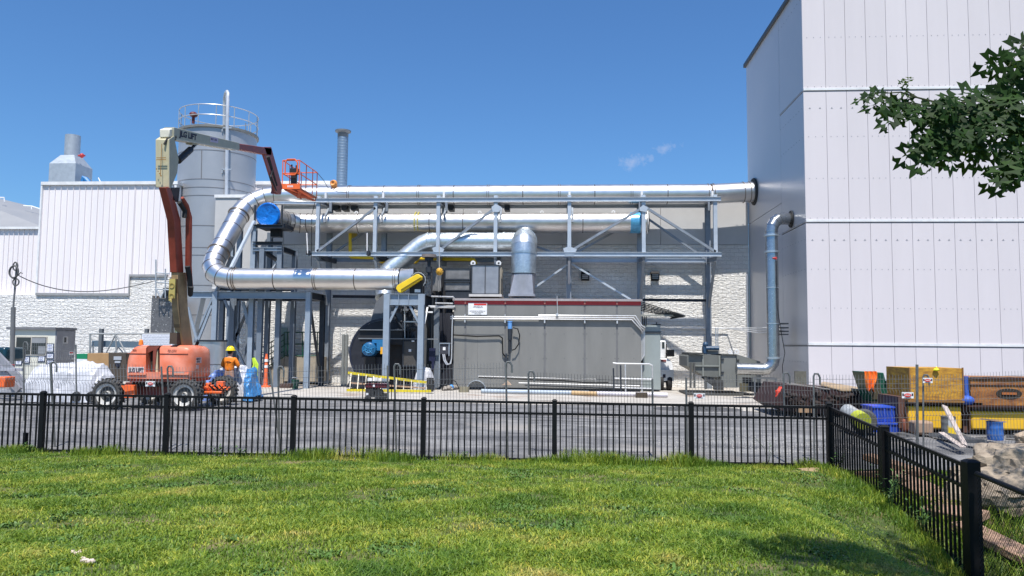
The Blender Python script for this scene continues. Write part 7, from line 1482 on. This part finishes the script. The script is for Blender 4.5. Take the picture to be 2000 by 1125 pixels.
# ================================================================ GRASS AND WEEDS
rs = np.random.RandomState(5)
def vgh(x, y):
    z = -.21+.064*(FY-y); t = np.clip((x-2.4)/2.4, 0, 1); s = t*t*(3-2*t); return z-s*np.minimum(1.5, .034*(FY-y)**2)
def fnoise(x, y, s=1.0, seed=0):
    r = np.random.RandomState(seed); a = np.zeros_like(x)
    for k in range(10): f = s*(.5+1.6*r.rand()); th = r.rand()*6.28; a += np.sin(x*f*np.cos(th)+y*f*np.sin(th)+r.rand()*6.28)
    return a/3.2
def blades(name, x, y, h, w, lean, mat, label, curl=.5, seg=2, zf=vgh, kind='stuff'):
    n = len(x); z = zf(x, y); a = rs.rand(n)*2*np.pi; la = rs.rand(n)*2*np.pi; l = lean*(.3+rs.rand(n))
    dx, dy = np.cos(la)*l*h, np.sin(la)*l*h; wx, wy = np.cos(a)*w/2, np.sin(a)*w/2
    m_ = n; V_ = np.zeros((n, 5, 3), np.float32)
    V_[:,0] = np.stack([x-wx, y-wy, z-.01], 1); V_[:,1] = np.stack([x+wx, y+wy, z-.01], 1)
    V_[:,2] = np.stack([x+wx*.8+dx*.4, y+wy*.8+dy*.4, z+h*.6], 1); V_[:,3] = np.stack([x-wx*.8+dx*.4, y-wy*.8+dy*.4, z+h*.6], 1)
    V_[:,4] = np.stack([x+dx, y+dy, z+h*(1-curl*l*.5)], 1)
    me = bpy.data.meshes.new(name); me.vertices.add(n*5); me.vertices.foreach_set('co', V_.reshape(-1))
    idx = np.arange(n)[:,None]*5; loops = (idx+np.array([[0,1,2,3,3,2,4]])).reshape(-1).astype(np.int32)
    me.loops.add(n*7); me.loops.foreach_set('vertex_index', loops); me.polygons.add(n*2)
    ls = (np.arange(n)[:,None]*7+np.array([[0,4]])).reshape(-1).astype(np.int32); lt = np.tile([4,3], n).astype(np.int32)
    me.polygons.foreach_set('loop_start', ls); me.polygons.foreach_set('loop_total', lt); me.update(calc_edges=True); me.materials.append(mat)
    o = bpy.data.objects.new(name, me); COL.objects.link(o); return tag(o, label, kind=kind)
gm = bpy.data.materials.new('grass_blade'); gm.use_nodes = True; n_ = gm.node_tree; L_ = n_.links; b_s = n_.nodes['Principled BSDF']; b_s.inputs['Roughness'].default_value = .55
ge = n_.nodes.new('ShaderNodeNewGeometry'); tcn = n_.nodes.new('ShaderNodeTexCoord'); nn_ = n_.nodes.new('ShaderNodeTexNoise'); nn_.inputs['Scale'].default_value = .9; nn_.inputs['Detail'].default_value = 7; nn_.inputs['Roughness'].default_value = .65; L_.new(tcn.outputs['Object'], nn_.inputs['Vector'])
r1 = ramp(n_, L_, nn_.outputs['Fac'], [(.34, (.08,.17,.015)), (.47, (.16,.26,.02)), (.58, (.28,.36,.04)), (.70, (.42,.38,.10))]); r2_ = ramp(n_, L_, ge.outputs['Random Per Island'], [(0, (.45,.6,.5)), (.5, (.95,.95,.9)), (.9, (1.35,1.2,1.0)), (1, (2.2,1.5,1.6))])
L_.new(mix(n_, L_, 1.0, r1, r2_, 'MULTIPLY'), b_s.inputs['Base Color'])
tl_ = n_.nodes.new('ShaderNodeBsdfTranslucent'); L_.new(r1, tl_.inputs['Color']); mx_ = n_.nodes.new('ShaderNodeMixShader'); mx_.inputs[0].default_value = .3; L_.new(b_s.outputs[0], mx_.inputs[1]); L_.new(tl_.outputs[0], mx_.inputs[2]); L_.new(mx_.outputs[0], n_.nodes['Material Output'].inputs[0])
N0 = 520000; yy = 4.6+(FY-.15-4.6)*rs.rand(N0)**1.35; hwid = yy*.72+1.5; xx_ = -yy*.07+(rs.rand(N0)*2-1)*hwid
den = fnoise(xx_, yy, 3.0, 1)+fnoise(xx_, yy, 9.0, 2)*.6; keep = rs.rand(N0) < np.clip(.8+.38*den, .25, 1); xx_, yy, den = xx_[keep], yy[keep], den[keep]
hh = (.03+.035*rs.rand(len(xx_)))*(1+.35*np.clip(den, -1, 1.3))*(1+.25*np.clip(fnoise(xx_, yy, 1.0, 6), -1, 1)); blades('grass', xx_, yy, hh, .006+.007*rs.rand(len(xx_)), 1.25, gm, 'short green lawn grass with thin yellowish patches')
kb = rs.rand(120000); yb_ = 4.6+(FY-.3-4.6)*kb**1.35; xb_ = -yb_*.07+(rs.rand(len(kb))*2-1)*(yb_*.72+1.5); kb2 = fnoise(xb_, yb_, 2.2, 31)+fnoise(xb_, yb_, 7, 32)*.7 > .8; xb_, yb_ = xb_[kb2], yb_[kb2]
cgm = M('clover_leaf', (.075,.15,.02), .55, 0, .35, 6); blades('clover', xb_, yb_, .025+.03*rs.rand(len(xb_)), .016+.016*rs.rand(len(xb_)), 1.6, cgm, 'darker broad-leaved weeds and clover patches in the lawn')
# tall fringe along the fence foot
N1 = 60000; xf = rs.uniform(-13.5, A1.x, N1); yf = FY-.02-np.abs(rs.randn(N1))*.20+.12; k1 = rs.rand(N1) < np.clip(.5+.6*fnoise(xf, yf, 2.2, 4), .15, 1); xf, yf = xf[k1], yf[k1]
blades('grass_fringe', xf, yf, (.07+.19*rs.rand(len(xf))**2)*np.clip(.85+.35*fnoise(xf, yf*0, 1.7, 5)+.25*fnoise(xf, yf*0, 7, 15), .4, 1.5), .006+.005*rs.rand(len(xf)), .5, gm, 'taller uncut grass along the foot of the black fence')
N2 = 9000; t2 = rs.rand(N2); p0x = A1.x+(A3.x-.6-A1.x)*t2**.8; yf = A1.y+(5.6-A1.y)*t2; xf = np.interp(yf, [5, A3.y, A2.y, A1.y], [4.7, A3.x, A2.x, A1.x])-.06-np.abs(rs.randn(N2))*.16; 
blades('side_grass_fringe', xf, yf, (.04+.15*rs.rand(N2)**3), .006+.006*rs.rand(N2), .55, gm, 'tall weedy grass along the foot of the side fence')
N3 = 30000; yf = rs.uniform(5.5, 12.5, N3); xf = np.interp(yf, [5, A3.y, A2.y], [4.8, A3.x, A2.x])+.15+rs.rand(N3)*4; kk = rs.rand(N3) < np.clip(.6+.6*fnoise(xf, yf, 2.5, 9), .1, 1); blades('rough_grass', xf[kk], yf[kk], .08+.2*rs.rand(kk.sum()), .010+.008*rs.rand(kk.sum()), .7, gm, 'rough grass and ground cover beyond the side fence')
# leafy weeds
wm = M('weed_leaf', (.05,.11,.02), .6, 0, .4, 12); 
def weed(c, h, n, seed, lab=None, sz=.07, single_=True):
    R = random.Random(seed); mb = MB(); st = MB()
    for k in range(n):
        a = R.uniform(0, 6.28); l = R.uniform(.3, 1)*h; tip = V(c)+V((math.cos(a)*l*.5, math.sin(a)*l*.4, l)); mid = V(c)+V((math.cos(a)*l*.15, math.sin(a)*l*.1, l*.6)); st.tube([c, mid, tip], [.004, .003, .001], 3)
        for j in range(5):
            q = mid.lerp(tip, j/4); b = R.uniform(0, 6.28); d = V((math.cos(b), math.sin(b), R.uniform(-.2, .8))).normalized(); s = d.cross(V((0,0,1))).normalized()*sz*.22; e = q+d*sz*R.uniform(.7, 1.3); m_ = q.lerp(e, .45)
            mb.add([q, m_+s, e, m_-s], [(0, 1, 2, 3)])
    t = thing('weed', lab, 'weed', c); mb.build('foliage', wm, t, norm=False); st.build('stem', wm, t)
for k, (x, y, h, n, lab) in enumerate(((A2.x-.15, 11.6, .7, 16, 'bushy dark weed at the foot of the middle side-fence post'), (4.75, 10.7, .6, 14, 'leafy weed along the second side-fence panel'), (4.5, 8.8, .5, 10, 'weed clump before the end post in shade'), (A1.x+.05, 14.3, .35, 12, 'low leafy weed at the corner post'))): weed((x, y, gh(x, y)), h, n, k+1, lab)
p = P(1500, 870, 15.0); weed((p.x, 15.0, gh(p.x, 15)), .55, 5, 40, 'spindly climbing weed growing between the fences', .05)
for k, px in enumerate((60, 190, 425, 470, 640, 905, 1190)):
    p = P(px, 880, FY-.15); weed((p.x, FY-.15, gh(p.x, FY-.15)), .22, 7, 60+k, ('broad-leaved weed at the black fence foot, ' + ('leftmost', 'second from left', 'left of the third post', 'just before the third post', 'right of the third post', 'right of the fourth post', 'right of the fifth post')[k]), .08)
# pale stones in the grass
for k, (px, py, s) in enumerate(((150, 1088, .05), (170, 1108, .06))):
    g = G(px, py, .35); q = (g.x, g.y, gh(g.x, g.y)+.03); mb = MB()
    for j in range(5): mb.ell(V(q)+V((random.uniform(-.05,.05), random.uniform(-.04,.04), 0)), s*.4, s*.3, s*.3, 8, 6, .2)
    single(mb, 'mushroom_cluster', M('pale_flower', (.62,.50,.42), .8), 'pale clump of blossoms in the lawn, ' + ('upper left one' if k == 0 else 'lower right one'), 'flower clump')
mb = MB(); p = A1+V((-.35, -.25, 0)); mb.ell((p.x, p.y, gh(p.x, p.y)-.0), .3, .22, .03, 14, 6, .2); tag(mb.build('bare_soil', M('bare_soil', (.33,.23,.13), .95, 0, .3, 12)), kind='structure')
mb = MB(); q = P(50, 855, 15.0); mb.cyl((q.x, 15.0, gh(0, 15)), (q.x, 15.0, q.z+.1), .05); single(mb, 'fence_foot_block', black, 'small dark peg between the fences near the left post', 'peg')
